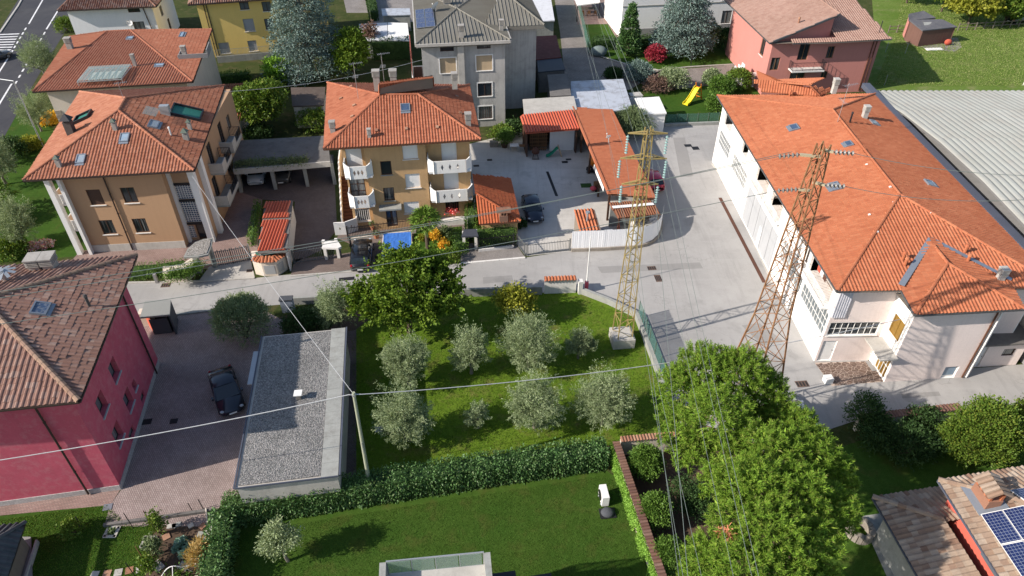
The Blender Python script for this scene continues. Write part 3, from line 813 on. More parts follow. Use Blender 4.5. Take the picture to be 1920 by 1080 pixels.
M_leaf('leaf_dry', [(.34, .22, .08), (.42, .3, .13), (.28, .2, .09)], .2); M_leaf('flower_red', [(.6, .04, .04), (.7, .12, .12), (.65, .3, .3)], .2); M_leaf('flower_orange', [(.6, .3, .03), (.65, .36, .05), (.5, .35, .03)], .2)
M_leaf('flower_pink', [(.6, .3, .35), (.7, .65, .6), (.5, .1, .15), (.3, .4, .1)], .2); M_leaf('grass_blade', [(.055, .12, .012), (.08, .155, .018), (.11, .175, .022), (.15, .15, .05)], .25, .7, .1, None, .55, .5)
M_leaf('grass_fine', [(.040, .085, .013), (.055, .105, .017), (.075, .115, .022)], .25, .7, .1, None, .4, .6); M_leaf('grass_meadow', [(.10, .16, .03), (.15, .2, .05), (.24, .235, .11), (.11, .18, .03)], .3); M_leaf('leaf_dead', [(.42, .16, .09), (.5, .22, .13)], .2)
# ------------------------------------------------------------------ the setting: ground, roads, yards, lawns
PROF['rib'] = [(0, 0), (.03, .05), (.09, .05), (.12, 0), (1, 0)]
PROF['wave'] = [(0, 0), (.04, .1), (.13, .17), (.25, .2), (.37, .17), (.46, .1), (.5, 0), (.54, .1), (.63, .17), (.75, .2), (.87, .17), (.96, .1), (1, 0)]
PROF['rolls'] = [(0, 0), (.25, .09), (.5, .12), (.75, .09), (1, 0)]
m = MATS
g = MB(); g.poly([(-700, -150, 0), (700, -150, 0), (700, 1100, 0), (-700, 1100, 0)]); g.build('ground', m['rough_ground'], None, 'structure')
sheet('street', [(-320, 580), (-100, 548), (240, 531), (375, 527), (480, 521), (560, 513), (700, 505), (865, 494), (985, 483), (1070, 470), (1130, 440), (1120, 236), (1345, 230), (1420, 232), (1560, 600), (1640, 690), (1830, 690), (2060, 672), (2060, 752), (1765, 768), (1600, 790), (1420, 850), (1262, 790), (1240, 722), (1192, 592), (1086, 546), (1018, 549), (870, 554), (620, 563), (410, 581), (330, 590), (-320, 650)], .008, m['asphalt'])
sheet('main_road', [(52, -30), (175, -30), (134, 40), (70, 145), (-5, 280), (-120, 480), (-420, 480), (-200, 225), (0, 55)], .008, m['asphalt_dark'])
sheet('lawn', [(628, 640), (700, 585), (870, 553), (1018, 548), (1086, 546), (1192, 592), (1240, 722), (1262, 790), (1250, 832), (1136, 845), (640, 925)], .004, m['lawn'])
sheet('lawn', [(400, 990), (1135, 880), (1160, 900), (1250, 1120), (370, 1120)], .004, m['lawn_fine'])
sheet('lawn', [(-160, 965), (0, 968), (205, 943), (235, 985), (330, 975), (300, 1120), (-160, 1120)], .004, m['lawn_garden'])
sheet('lawn', [(1480, 870), (1765, 776), (2080, 750), (2080, 1130), (1520, 1130)], .004, m['lawn_fine'])
sheet('lawn', [(-330, 300), (60, 170), (130, 300), (172, 350), (172, 478), (-330, 520)], .004, m['lawn_garden'])
sheet('lawn', [(1083, 44), (1140, 46), (1156, 70), (1330, 72), (1420, 90), (1440, 112), (1370, 122), (1290, 126), (1235, 132), (1185, 122), (1125, 105), (1098, 90)], .004, m['lawn_garden'])
sheet('lawn', [(1215, 172), (1300, 158), (1395, 150), (1430, 170), (1345, 232), (1245, 234), (1180, 200)], .004, m['lawn_garden'])
sheet('meadow', [(1600, 168), (1640, 60), (1630, -60), (2400, -60), (2400, 185)], .004, m['meadow'])
sheet('garden_soil', [(1136, 836), (1250, 828), (1420, 842), (1500, 870), (1500, 1130), (1238, 1130)], .012, m['soil'])
sheet('garden_soil', [(505, 600), (640, 562), (690, 600), (640, 640), (520, 640)], .008, m['soil'])
sheet('garden_soil', [(288, 985), (335, 968), (408, 955), (402, 1120), (262, 1120)], .008, m['soil'])
sheet('paved_drive', [(228, 917), (292, 690), (262, 600), (330, 591), (410, 580), (480, 574), (530, 600), (530, 700), (480, 935), (414, 940), (404, 987), (196, 987), (205, 950)], .012, m['pavers_drive'])
sheet('paved_path', [(-200, 945), (228, 914), (207, 947), (-200, 985)], .016, m['pavers_pink'])
sheet('paved_path', [(636, 625), (668, 618), (668, 905), (622, 912)], .016, m['pavers_dark'])
sheet('paved_forecourt', [(132, 492), (150, 470), (352, 455), (380, 430), (420, 400), (440, 345), (492, 372), (482, 475), (470, 495), (380, 505), (245, 502), (128, 500)], .012, m['pavers_pink'])
sheet('paved_ramp', [(425, 352), (440, 300), (625, 290), (632, 430), (600, 470), (553, 492), (545, 470), (553, 378), (492, 374)], .016, m['pavers_dark'])
sheet('paved_entrance', [(545, 517), (552, 486), (640, 476), (702, 466), (704, 505)], .016, m['pavers_brown'])
sheet('concrete_apron', [(372, 528), (392, 500), (470, 488), (478, 521)], .016, m['concrete_light'])
sheet('front_path', [(632, 446), (640, 425), (880, 405), (884, 450), (866, 462), (780, 474), (704, 480)], .012, m['pavers_brown'])
sheet('pavement', [(862, 493), (868, 458), (960, 447), (985, 483)], .016, m['pavers_grey'])
sheet('yard', [(880, 270), (960, 250), (1060, 236), (1140, 236), (1165, 400), (1232, 400), (1238, 440), (1190, 464), (1070, 471), (988, 480), (962, 447), (890, 420)], .012, m['yard_concrete'])
sheet('flower_bed', [(774, 482), (776, 434), (866, 424), (868, 470), (800, 492)], .016, m['lawn_garden'])
sheet('cobbled_drive', [(1036, -25), (1082, -25), (1100, 88), (1126, 108), (1185, 124), (1240, 134), (1180, 168), (1062, 172), (1050, 60)], .008, m['cobble'])
sheet('garden_path', [(1190, 150), (1240, 132), (1310, 127), (1375, 121), (1440, 112), (1440, 140), (1330, 160), (1230, 172)], .008, m['cobble'])
sheet('terrace', [(1082, 46), (1076, 0), (1140, 0), (1172, 66), (1156, 72), (1140, 45)], .012, m['pavers_pink'])
sheet('paved_court', [(640, -20), (790, -20), (790, 40), (700, 45), (690, 24), (650, 24)], .008, m['pavers_grey'])
sheet('sandy_ground', [(1692, 66), (1735, 74), (1795, 70), (1804, 88), (1790, 97), (1745, 93), (1700, 82)], .008, m['pebble'])
sheet('walkway', [(1612, 968), (1655, 962), (1740, 1130), (1685, 1130)], .012, m['concrete'])
# kerbs: real steps
def kerb(pts, h=.12, w=.16, mat='concrete_light', name='kerb'):
 mb = MB(); P = [at(*p) for p in pts]
 for a, b in zip(P[:-1], P[1:]):
  d = (b - a); L = d.length; k = max(1, int(L / 1.0)); d /= k
  for i in range(k): mb.bar(a + d * i + Vector((0, 0, h / 2)), a + d * (i + .985) + Vector((0, 0, h / 2)), w, h)
 return mb.build(name, m[mat], None, 'structure')
kerb([(236, 531), (375, 528), (478, 522)], .1, .18); kerb([(545, 518), (704, 506)], .08, .16); kerb([(862, 495), (985, 484)], .1, .2, 'white_stone')
kerb([(332, 590), (412, 581)], .14, .3, 'concrete'); kerb([(1126, 106), (1185, 124), (1235, 132), (1290, 126), (1375, 121), (1440, 112)], .1, .2)
kerb([(196, 987), (404, 958)], .22, .18, 'concrete_dark'); kerb([(52, -20), (34, 12), (0, 62)], .12, .25)
kerb([(1336, 308), (1352, 330)], .1, .3)
# road paint, 4 mm above the asphalt
def stripe(a, b, w, z=.012, name='road_marking'):
 A, B = at(*a), at(*b); d = (B - A).normalized(); s_ = Vector((-d.y, d.x, 0)) * w / 2
 mb = MB(); mb.quad(A - s_ + Vector((0, 0, z)), B - s_ + Vector((0, 0, z)), B + s_ + Vector((0, 0, z)), A + s_ + Vector((0, 0, z)))
 return mb.build(name, m['road_paint'], None, 'structure')
stripe((108, 21), (87, 55), .22); stripe((80, 0), (54, 45), .22)
for i in range(9):
 y = 60 + i * 11.5; stripe((84.5 - i * 6.6, y), (81.2 - i * 6.6, y + 5.5), .22)
for i in range(7):
 y = 52 + i * 8.4; stripe((49 - i * 5, y), (46.4 - i * 5, y + 4.6), .22)
stripe((22, 157), (-20, 226), .22); stripe((17, 106), (-20, 164), .22)
for i in range(7): stripe((3 - i * 2.4 - 30, 66 + i * 4.7), (36 - i * 2.6, 63.5 + i * 5.0), .42)
# drain covers and channels: iron plates let into the paving, 4 mm proud
def plate(name, label, px, py, w, h, rz, mat, z=.012, cat='drain cover', slots=4, group=None):
 c = at(px, py); mb = MB(); mb.box((c.x, c.y, z - .01), (w, h, .016), rz)
 o = thing(name, label, cat, (c.x, c.y, 0), group); mb.build('cover', m[mat], o)
 sm = MB(); u = rot2((1, 0, 0), rz); v = rot2((0, 1, 0), rz)
 for i in range(slots):
  q = c + u * w * ((i + .5) / slots - .5); sm.obox(q - u * w * .14 / slots * 2 - v * h * .36 + Vector((0, 0, z + .002)), u * w * .28 / slots * 2, v * h * .72, (0, 0, .008))
 sm.build('grid_bars', m['iron'], o, 'stuff'); return o
M('rust_iron', (.13, .085, .065), var=.35, scale=4)
plate('drain_cover', 'rusty drain cover in the street just right of the yellow pylon', 1222, 503, .75, .55, .1, 'rust_iron')
plate('drain_cover', 'long rusty double drain cover below another beside the yellow pylon', 1234, 522, .55, .95, .1, 'rust_iron')
plate('drain_cover', 'drain cover on the lane at the top, left one of two', 1290, 273, .8, .6, .1, 'iron')
plate('drain_cover', 'drain cover on the lane at the top, right one of two', 1304, 278, .75, .75, .1, 'iron')
plate('drain_cover', 'rusty drain cover on asphalt beside the pine near the crazy paving', 1504, 720, .9, .6, .1, 'rust_iron')
plate('drain_cover', 'drain cover in front of the wheeled gate post of the brown house', 311, 535, .75, .55, .1, 'rust_iron', .02)
plate('drain_cover', 'square drain cover in the concrete apron before the tiled kiosk', 468, 508, .5, .4, .1, 'rust_iron', .02)
plate('drain_cover', 'dark drain cover in the yard, upper right near the toy slide', 1066, 299, .6, .35, .1, 'iron', .016)
plate('drain_cover', 'dark drain cover in the yard, lower left of the pair near the toy slide', 1059, 304, .65, .45, .1, 'iron', .016)
plate('drain_cover', 'drain cover in the yard beside the upper white balcony', 918, 300, .55, .4, .1, 'iron', .016)
plate('drain_cover', 'drain cover in the yard close to the ochre house corner', 893, 311, .6, .4, .1, 'iron', .016)
plate('drain_cover', 'small drain cover in paving beside the parked car, nearer the garage', 326, 790, .5, .45, .15, 'iron', .016)
plate('drain_cover', 'grey drain cover in paving close to the crimson house wall', 276, 791, .6, .5, .15, 'iron', .016)
c = at(1026, 322); c2 = at(1044, 368); mb = MB(); mb.bar(Vector((c.x, c.y, .02)), Vector((c2.x, c2.y, .02)), .28, .016)
tag(mb.build('drain_channel', m['iron']), 'long black drain channel across the concrete yard', 'drain')
mb = MB(); a, b = at(1350, 371), at(1433, 530); mb.bar(a + Vector((0, 0, .02)), b + Vector((0, 0, .02)), .32, .016)
M('rust', (.10, .045, .03), var=.3, scale=3); tag(mb.build('drain_channel', m['rust']), 'rusty brown drain grating along the white factory wall', 'drain')
plate('drain_cover', 'drain slot in the street under the maple tree edge', 650, 523, 1.3, .45, .15, 'iron')
# pale concrete strip in front of the factory doors
a, b = at(1338, 308), at(1438, 530); u = (b - a).normalized(); v = Vector((-u.y, u.x, 0)); v = v if v.x > 0 else -v
mb = MB(); mb.obox(a + v * .35, b - a, v * 2.0, (0, 0, .03)); mb.build('pavement', m['concrete_light'], None, 'structure')

M_asphalt('asphalt_patch', (.27, .262, .25), (.30, .29, .275), crack=False)
for q in ([(1120, 500), (1128, 512), (1318, 503), (1312, 492)], [(1262, 258), (1284, 258), (1300, 330), (1276, 332)], [(905, 520), (960, 516), (962, 527), (906, 532)], [(1390, 610), (1424, 606), (1470, 640), (1430, 648)], [(640, 536), (700, 532), (702, 542), (641, 546)], [(1690, 738), (1760, 734), (1764, 742), (1692, 747)]): sheet('road_patch', q, .012, m['asphalt_patch'])
# ------------------------------------------------------------------ houses
def apex(px, py, ze, ep, ed, slope):
 """ridge point sighted at px,py whose height follows the pitch from the eave line"""
 ed = Vector((ed[0], ed[1], 0)).normalized(); ep = Vector(ep); z = ze + 1
 for _ in range(30):
  q = at(px, py, z); r = q - ep; r.z = 0; dist = (r - ed * r.dot(ed)).length; z = ze + slope * dist
 return at(px, py, z)
def block_under(SW, SE, depth, inset, z1, z0=0.0):
 u = (SE - SW); u.z = 0; L = u.length; u.normalize(); v = Vector((-u.y, u.x, 0)); ins = inset if isinstance(inset, tuple) else (inset,) * 4   # S, E, N, W
 O = SW + u * ins[3] + v * ins[0]
 return Block(O, math.atan2(u.y, u.x), L - ins[1] - ins[3], depth - ins[0] - ins[2], z0, z1)

# ======== crimson house, lower left
ze = 9.2
SE, NE = at(148, 752, ze), at(256, 478, ze); e = (NE - SE); L = e.length; v = e.normalized(); u = Vector((v.y, -v.x, 0))
u = Vector((math.cos(math.radians(8.5)), math.sin(math.radians(8.5)), 0))
A1 = apex(-33, 562, ze, SE, v, .33); SW = SE - u * 17; NW = NE - u * 17; A2 = A1 - u * 8
bl = Block(at(228, 917) - Vector((math.cos(math.radians(10)), math.sin(math.radians(10)), 0)) * 14, math.radians(10), 14, 11.2, 0, ze - .12)
h = thing('crimson_house', 'crimson plastered house with mottled brown tiled hip roof', 'house', bl.O)
wins = [bl.ctr('E', *p) for p in ((214, 693, 1.15, 1.35), (191, 757, 1.15, 1.35), (241, 749, 1.15, 1.35), (221, 813, 1.15, 1.35), (252, 722, .6, .7))]
lowins = [(6.6, .55, 7.4, 1.15), (3.3, .55, 4.3, 1.15)]
build_walls(h, bl, m['pl_red'], {'E': wins + lowins}, .42)
mb = MB()
for f in 'SE': mb_l = bl.F[f][2]; bl.plate(mb, f, (0 if f == 'S' else -.0, 0, mb_l, .42), .002, .05)
mb.build('plinth', m['pl_plinth'], h)
M('grey_sill', (.42, .43, .44))
for r in wins: window(h, bl, 'E', r, m['dark_metal'], m['glass_grey'], 2, 1, m['grey_sill'], depth=.38, fr=.05)
for r in lowins: window(h, bl, 'E', r, m['dark_metal'], m['glass'], 1, 1, None, depth=.2, fr=.05, name='basement_window')
fE, fS, fN = [SE, NE, A1], [SW, SE, A1, A2], [NE, NW, A2, A1]
R_red = make_roof(h, [fE, fS, fN], m['tile_red_house'], [], [(SW, SE), (SE, NE), (NE, NW)], .30, .36, 'port', m['gutter_brown'], singles=300, jit=.011, soffit=[SW, SE, NE, NW], holes=[])
for p, q in ((SE, A1), (NE, A1), (A1, A2)):
 V, F = ridge_arrays(p, q, .17, .42)
 for i in range(0, len(V), 10):
  if proj(V[i])[0] > -30: np_obj('ridge_tile', V[i:i + 10], [(j, j + 1, 6 + j, 5 + j) for j in range(4)], m['tile_red_ridge'], R_red.ob)
skylight(h, R_red, 76, 580, 1.1, .85, m['lead'], m['glass_blue'])
q = on_roof(R_red, 168, 574)[0]; vent(h, q, .75, .09, m['chimney_dark'])
q = on_roof(R_red, 84, 503)[0]
for k in (-.42, .42): chimney(h, q + u * k, .75, .95, 1.0, .15, m['chimney_grey'], 'slab')
q = on_roof(R_red, 12, 526)[0]; mb = MB()
for k in range(9):
 t = k * 2 * math.pi / 9; mb.obox(q + Vector((0, 0, .75)), Vector((math.cos(t), math.sin(t), -.25)) * .75, Vector((-math.sin(t), math.cos(t), 0)) * .2, (0, 0, .015))
mb.tube(q - Vector((0, 0, .2)), q + Vector((0, 0, .8)), .16, 10); mb.build('chimney_cowl', m['galv'], h)
g0 = bl.pt('S', 12.15, ze - .3, .12); downpipe(h, g0, bl.pt('S', 12.15, .1, .12), m['gutter_brown'])
downpipe(h, bl.pt('E', 10.0, ze - .3, .1), bl.pt('E', 10.0, .1, .1), m['gutter_brown'])

# ======== brown house, left
ze = 8.1
SW, SE, NE, NW = at(43, 338, ze), at(364, 319, ze), at(421, 160, ze), at(150, 172, ze)
u = (SE - SW).normalized(); A1 = apex(222, 207, ze, SW, u, .36); A2 = apex(236, 184, ze, SE, (NE - SE), .36)
A2.z = A1.z = max(A1.z, A2.z) * .5 + min(A1.z, A2.z) * .5; A1 = at(222, 207, A1.z); A2 = at(236, 184, A1.z)
A = at(172, 473); B = at(350, 464); ub = (B - A).normalized(); ang = math.atan2(ub.y, ub.x); vb = Vector((-ub.y, ub.x, 0)); wl_ = (B - A).length
h = thing('brown_house', 'tan plastered house with red tiled hip roof and white corner columns', 'house', A)
b1 = Block(A, ang, wl_, 16.5, 0, ze - .1); b2 = Block(A + ub * (wl_ + .001) + vb * 1.1, ang, 2.3, 15.2, 0, ze - .105)
ws = [b1.ctr('S', *p) for p in ((179, 370, 1.15, 1.5), (242.5, 366, 1.15, 1.5), (202, 426, 1.15, 1.45), (264, 423, 1.15, 1.45))]
bs = [b1.ctr('S', 217, 464, 1.2, .5), b1.ctr('S', 279, 460.5, 1.2, .5)]
build_walls(h, b1, m['pl_brown'], {'S': ws + bs}, .16)
eo = [(4.2, 5.0, 5.4, 7.2), (8.5, 5.0, 9.7, 7.2), (3.2, 2.2, 4.4, 4.4), (8.0, 2.2, 9.2, 4.4), (11.5, 5.2, 12.6, 6.6)]
gb = [(.25, 4.35, 1.75, 5.75), (.25, 1.95, 1.75, 4.1), (.9, .05, 1.85, 1.7), (.25, .3, .75, 1.6)]
build_walls(h, b2, m['pl_brown'], {'S': gb, 'E': eo}, .16, 'stair_wall')
mb = MB(); b1.plate(mb, 'S', (0, 0, wl_ - .01, .75), .002, .045); mb.build('plinth', m['concrete_light'], h)
shutter(h, b1, 'S', ws[0], m['wood_dark'], m['white_stone'])
for r in ws[1:]: window(h, b1, 'S', r, m['wood_dark'], m['glass'], 2, 1, m['white_stone'])
for r in bs: window(h, b1, 'S', r, m['white_paint'], m['glass'], 6, 1, None, name='basement_window', fr=.04)
for r in eo: window(h, b2, 'E', r, m['wood_dark'], m['glass'], 2, 1, None)
M('glass_block', (.45, .50, .54), rough=.25, bump=0, spec=.5)
for r in (gb[0], gb[1], gb[3]):      # glass blocks in a concrete grid
 a, z, b, t = r; fm = MB(); gm = MB(); n_x = max(2, int((b - a) / .21)); n_z = max(2, int((t - z) / .2)); dx = (b - a) / n_x; dz = (t - z) / n_z
 for i in range(n_x + 1): b2.plate(fm, 'S', (a + i * dx - .025, z, a + i * dx + .025, t), -.16, -.04)
 for j in range(n_z + 1): b2.plate(fm, 'S', (a, z + j * dz - .025, b, z + j * dz + .025), -.158, -.043)
 w = fm.build('glass_block_panel', m['white_stone'], h); b2.plate(gm, 'S', (a, z, b, t), -.15, -.08); gm.build('glass', m['glass_blue'], w)
door(h, b2, 'S', gb[2], m['wood_dark'], m['glass'], 1)
for a0 in (4.12, 1.72, 5.76): mb = MB(); b2.plate(mb, 'S', (.25, a0, 1.78, a0 + .22), .01, .08); mb.build('dark_band', m['dark_metal'], h)
for (a0, a1, o) in ((-.05, .24, .35), (1.8, 2.35, .5)):
 mb = MB(); b2.plate(mb, 'S', (a0, 0, a1, ze - .15), .003, o); mb.build('column', m['white_paint'], h)
mb = MB(); b2.plate(mb, 'E', (.9, 0, 1.5, ze - .15), .003, .4); mb.build('column', m['white_paint'], h)
for px, py in ((152, 475), (173, 475)):      # loggia columns
 c = at(px, py); mb = MB(); mb.box((c.x, c.y, 0), (.42 if px < 160 else .26, .5, ze - .15), ang); mb.build('column', m['white_paint'], h)
for zf in (2.3, 4.9):
 mb = MB(); mb.obox(A - ub * 1.25 + vb * .25 + Vector((0, 0, zf - .18)), ub * 1.24, vb * 8, (0, 0, .18)); mb.obox(A - ub * 1.25 + vb * .3 + Vector((0, 0, zf)), ub * .08, vb * 7.8, (0, 0, .9)); mb.obox(A - ub * 1.1 + vb * .28 + Vector((0, 0, zf)), ub * 1.05, vb * .08, (0, 0, .9))
 mb.build('balcony', m['white_paint'], h)
for (y0, y1, zf) in ((3.4, 6.6, 4.9), (2.4, 6.4, 2.1), (7.6, 11, 4.9)):
 mb = MB(); b2.plate(mb, 'E', (y0, zf - .18, y1, zf), .004, 1.25); bb = mb.build('balcony', m['concrete'], h)
 mb = MB(); b2.plate(mb, 'E', (y0, zf + .003, y1, zf + .25), 1.16, 1.25); b2.plate(mb, 'E', (y0 + .003, zf + .003, y0 + 1.3, zf + .95), 1.165, 1.247); b2.plate(mb, 'E', (y0, zf + .003, y0 + .09, zf + .95), .01, 1.15); mb.build('parapet', m['concrete_light'], bb)
 rl = MB(); railing(rl, [b2.pt('E', y0 + 1.3, 0, 1.2), b2.pt('E', y1, 0, 1.2), b2.pt('E', y1, 0, .1)], zf, .95); rl.build('railing', m['dark_metal'], bb)
R_br = make_roof(h, [[SW, SE, A1], [SE, NE, A2, A1], [NE, NW, A2], [NW, SW, A1, A2]], m['tile_brown_house'], [(SW, A1), (SE, A1), (NE, A2), (NW, A2), (A1, A2)], [(SW, SE), (SE, NE), (NE, NW), (NW, SW)], .265, .38, 'port', m['gutter_brown'], soffit=[SW, SE, NE, NW])
for px, py, w, hh in ((234, 259, .75, 1.0), (152, 299, .7, 1.0), (288, 234, 1.3, .8)): skylight(h, R_br, px, py, w, hh, m['lead'], m['glass_sky'])
for px, py, s, cp in ((135, 250, .62, 'pyr'), (217, 243, .34, 'pyr'), (350, 262, .42, 'pyr'), (357, 243, .3, 'pyr'), (112, 312, .34, 'pyr')):
 chimney(h, on_roof(R_br, px, py)[0], s, s, 1.5 if s > .6 else .95, .1, m['chimney_dark'] if s > .6 else m['chimney_grey'], cp, capmat=m['green_iron'] if s < .6 else m['dark_metal'])
chimney(h, on_roof(R_br, 312, 214)[0], .8, .5, .85, .1, m['galv'], 'none', name='roof_box')
vent(h, on_roof(R_br, 321, 254)[0], .7, .07, m['white_paint'])
# roof terrace let into the east slope: a well with green mat floor and glass rail
for px, py, w, hh in ((350, 213, 2.2, 2.6), (157, 222, 1.5, 1.6)):
 q, uu, vv, nn = on_roof(R_br, px, py); o = q - uu * w / 2 - vv * hh / 2; f = .12
 mb = MB(); mb.obox(o, uu * w, vv * f, nn * .3); mb.obox(o + vv * (hh - f), uu * w, vv * f, nn * .3); mb.obox(o + vv * f, uu * f, vv * (hh - 2 * f), nn * .3); mb.obox(o + vv * f + uu * (w - f), uu * f, vv * (hh - 2 * f), nn * .3)
 k = mb.build('terrace_frame', m['dark_metal'], h); M('green_mat', (.03, .17, .13), rough=.6)
 g = MB(); g.obox(o + uu * f + vv * f, uu * (w - 2 * f), vv * (hh - 2 * f), nn * .12); g.build('terrace_floor', m['green_mat'], k)
q, uu, vv, nn = on_roof(R_br, 295, 222); mb = MB(); mb.obox(q - uu * .8 + nn * .55, uu * 1.6, vv * 1.1, nn * .03); mb.build('skylight_cover', m['clear_glass'], h)
antenna(h, on_roof(R_br, 232, 186)[0], 1.6, m['galv'], ((.0, 1.0, 7),)); downpipe(h, b1.pt('S', 3.6, ze - .3, .09), b1.pt('S', 3.6, .1, .09), m['gutter_brown'])

# ======== older house behind it
ze = 7.0
SW, SE, NE, NW = at(61, 172, ze), at(361, 153, ze), at(397, 55, ze), at(130, 69, ze)
u = (SE - SW).normalized(); A1 = apex(201, 59, ze, SW, u, .36); A2 = apex(245, 57, ze, SW, u, .36)
zm = (A1.z + A2.z) / 2; A1, A2 = at(201, 59, zm), at(245, 57, zm)
bl = block_under(SW, SE, (NW - SW).dot(Vector((-u.y, u.x, 0))), .9, ze - .1)
h = thing('terracotta_house', 'older house with terracotta hip roof and glass pergola on its slope', 'house', bl.O)
st = [(.3, .0, 1.2, 2.2)]
build_walls(h, bl, m['pl_cream'], {})
R_old = make_roof(h, [[SW, SE, A2, A1], [SE, NE, A2], [NE, NW, A1, A2], [NW, SW, A1]], m['tile_old'], [(SW, A1), (SE, A2), (NE, A2), (NW, A1), (A1, A2)], [(SW, SE), (SE, NE), (NE, NW), (NW, SW)], .29, .4, 'port', m['gutter_brown'], soffit=[SW, SE, NE, NW])
mb = MB()
for i in range(9):
 for s_ in (0, 1): bl.plate(mb, 'W' if s_ else 'S', (bl.d - .6 + .02 if s_ else .0 + .02, i * .5, bl.d - .02 if s_ else .6, i * .5 + .42), .003, .05 + .02 * (i % 2))
mb.build('stone_quoin', m['stone'], h)
for px, py, w, hh in ((244, 72, .8, .8), (299, 123, 1.0, .65), (341, 66, 1.7, .5)): skylight(h, R_old, px, py, w, hh, m['lead'], m['glass_sky'])
for px, py, s in ((133, 92, .7), (254, 124, .4), (348, 108, .55)): chimney(h, on_roof(R_old, px, py)[0], s, s * .9, 1.5, .1, m['chimney_grey'], 'slab')
q, uu, vv, nn = on_roof(R_old, 190, 160); mb = MB(); gm = MB(); cm = MB()
for i in range(8): mb.bar(q + uu * (-2.2 + i * .63) + Vector((0, 0, .55)), q + uu * (-2.2 + i * .63) + vv * 4.2 + nn * .3, .07)
for k in (0, 1): mb.bar(q + uu * -2.25 + Vector((0, 0, .5)) + (vv * 4.2 + nn * -.2) * k, q + uu * 2.25 + Vector((0, 0, .5)) + (vv * 4.2 + nn * -.2) * k, .09)
for k in (-2.2, 2.2): mb.bar(q + uu * k + vv * .1, q + uu * k + Vector((0, 0, .5)), .09)
pg = mb.build('pergola_frame', m['galv'], h); gm.obox(q - uu * 2.2 + Vector((0, 0, .63)), uu * 4.4, vv * 4.2 - Vector((0, 0, .1)), nn * .02); gm.build('pergola_glass', m['clear_glass'], pg)
M('cream_cloth', (.72, .68, .58))
for i in range(5): cm = MB(); cm.obox(q + uu * (-1.5 + i * .62) + vv * .9 + Vector((0, 0, .22)), uu * .5, vv * 2.0, nn * .12); cm.build('awning_strip', m['cream_cloth'], pg)
q, uu, vv, nn = on_roof(R_old, 366, 102); mb = MB(); o = q - uu * 1.2 - vv * 1.6
for a, b, hh in ((o, uu * 2.6, .9), (o, vv * 3.2, .5), (o + vv * 3.2, uu * 2.6, .3)): mb.obox(a, b, (nn.cross(b.normalized())) * .1, nn * hh)
mb.build('terrace_wall', m['grey_block'], h)

# ======== white house, top left
ze = 6.2
SW, SE = at(108, 20, ze), at(292, 12, ze); u = (SE - SW).normalized(); v = Vector((-u.y, u.x, 0)); bl = block_under(SW, SE, 12, .8, ze - .1)
h = thing('white_house', 'white plastered house with weathered roof beside the main road', 'house', bl.O)
ws = [bl.ctr('S', 251, 19, 1.6, .6), bl.ctr('S', 261, 48, 1.5, 1.1)]; we = [(3, 3.6, 4.2, 5), (5, .8, 6.0, 2.6)]
build_walls(h, bl, m['pl_whiteblue'], {'S': ws, 'E': we})
for r in ws: window(h, bl, 'S', r, m['wood_dark'], m['glass'], 2, 1, None)
for r in we: window(h, bl, 'E', r, m['wood_dark'], m['glass'], 2, 1, None)
T1, T2 = SW + u * 3 + v * 6.5 + Vector((0, 0, 2.3)), SE - u * 5 + v * 6.5 + Vector((0, 0, 2.3))
make_roof(h, [[SW, SE, T2, T1], [SE, SE + v * 13, T2]], m['tile_white_house'], [(SE, T2), (SW, T1)], [(SW, SE), (SE, SE + v * 13)], .3, .4, 'coppo', m['gutter_brown'], soffit=[SW, SE, SE + v * 13, SW + v * 13])
downpipe(h, bl.pt('S', bl.w - 1.2, ze - .2, .08), bl.pt('S', bl.w - .6, .2, .08), m['gutter_brown'])
q = bl.pt('S', 7.8, 3.2, .1); mb = MB(); mb.tube(q, q + Vector((0, -.4, .9)), .03); mb.build('aerial_pole', m['galv'], h); dish(h, q + Vector((0, -.3, .2)), .42, -1.2, m['white_paint'])
# ======== yellow house
ze = 7.6
SW, SE = at(352, 9, ze), at(535, -4, ze); u = (SE - SW).normalized(); v = Vector((-u.y, u.x, 0)); bl = block_under(SW, SE + u * 6, 11, .9, ze - .1)
h = thing('yellow_house', 'mustard yellow house with tall grey windows', 'house', bl.O)
ws = [bl.ctr('S', *p) for p in ((467, 47, 1.4, 1.7), (421, 90, 1.4, 1.5), (458, 11, 1.2, 1.0), (500, 12, 1.2, 1.3), (505, 45, 1.2, 1.5), (474, 86, 1.2, 1.5))]
build_walls(h, bl, m['pl_yellow'], {'S': ws}); 
M('blind_grey', (.36, .37, .38), var=.1)
for i, r in enumerate(ws):
 if i in (0, 1, 5): shutter(h, bl, 'S', r, m['blind_grey'], m['white_stone'])
 else: window(h, bl, 'S', r, m['wood_dark'], m['glass_grey'], 2, 1, m['white_stone'])
T1, T2 = SW + u * 5 + v * 5.5 + Vector((0, 0, 2)), SE + v * 5.5 + u * 2 + Vector((0, 0, 2))
make_roof(h, [[SW, SE + u * 6, T2, T1], [SW + v * 11, SW, T1]], m['tile_white_house'], [(SW, T1)], [(SW, SE + u * 6)], .3, .4, 'coppo', m['gutter_brown'], soffit=[SW, SE + u * 6, SE + u * 6 + v * 11, SW + v * 11])
for a0 in (.9, 1.25): downpipe(h, bl.pt('S', a0, ze - .2, .08), bl.pt('S', a0, .2, .08), m['gutter_brown'])
mb = MB(); bl.plate(mb, 'S', (1.2, 0, 9.0, .9), 2.2, 2.4); mb.build('terrace_wall', m['concrete'], h); rl = MB(); railing(rl, [bl.pt('S', 1.2, 0, 2.3), bl.pt('S', 9, 0, 2.3)], .9, .9, .18); rl.build('railing', m['galv'], h)

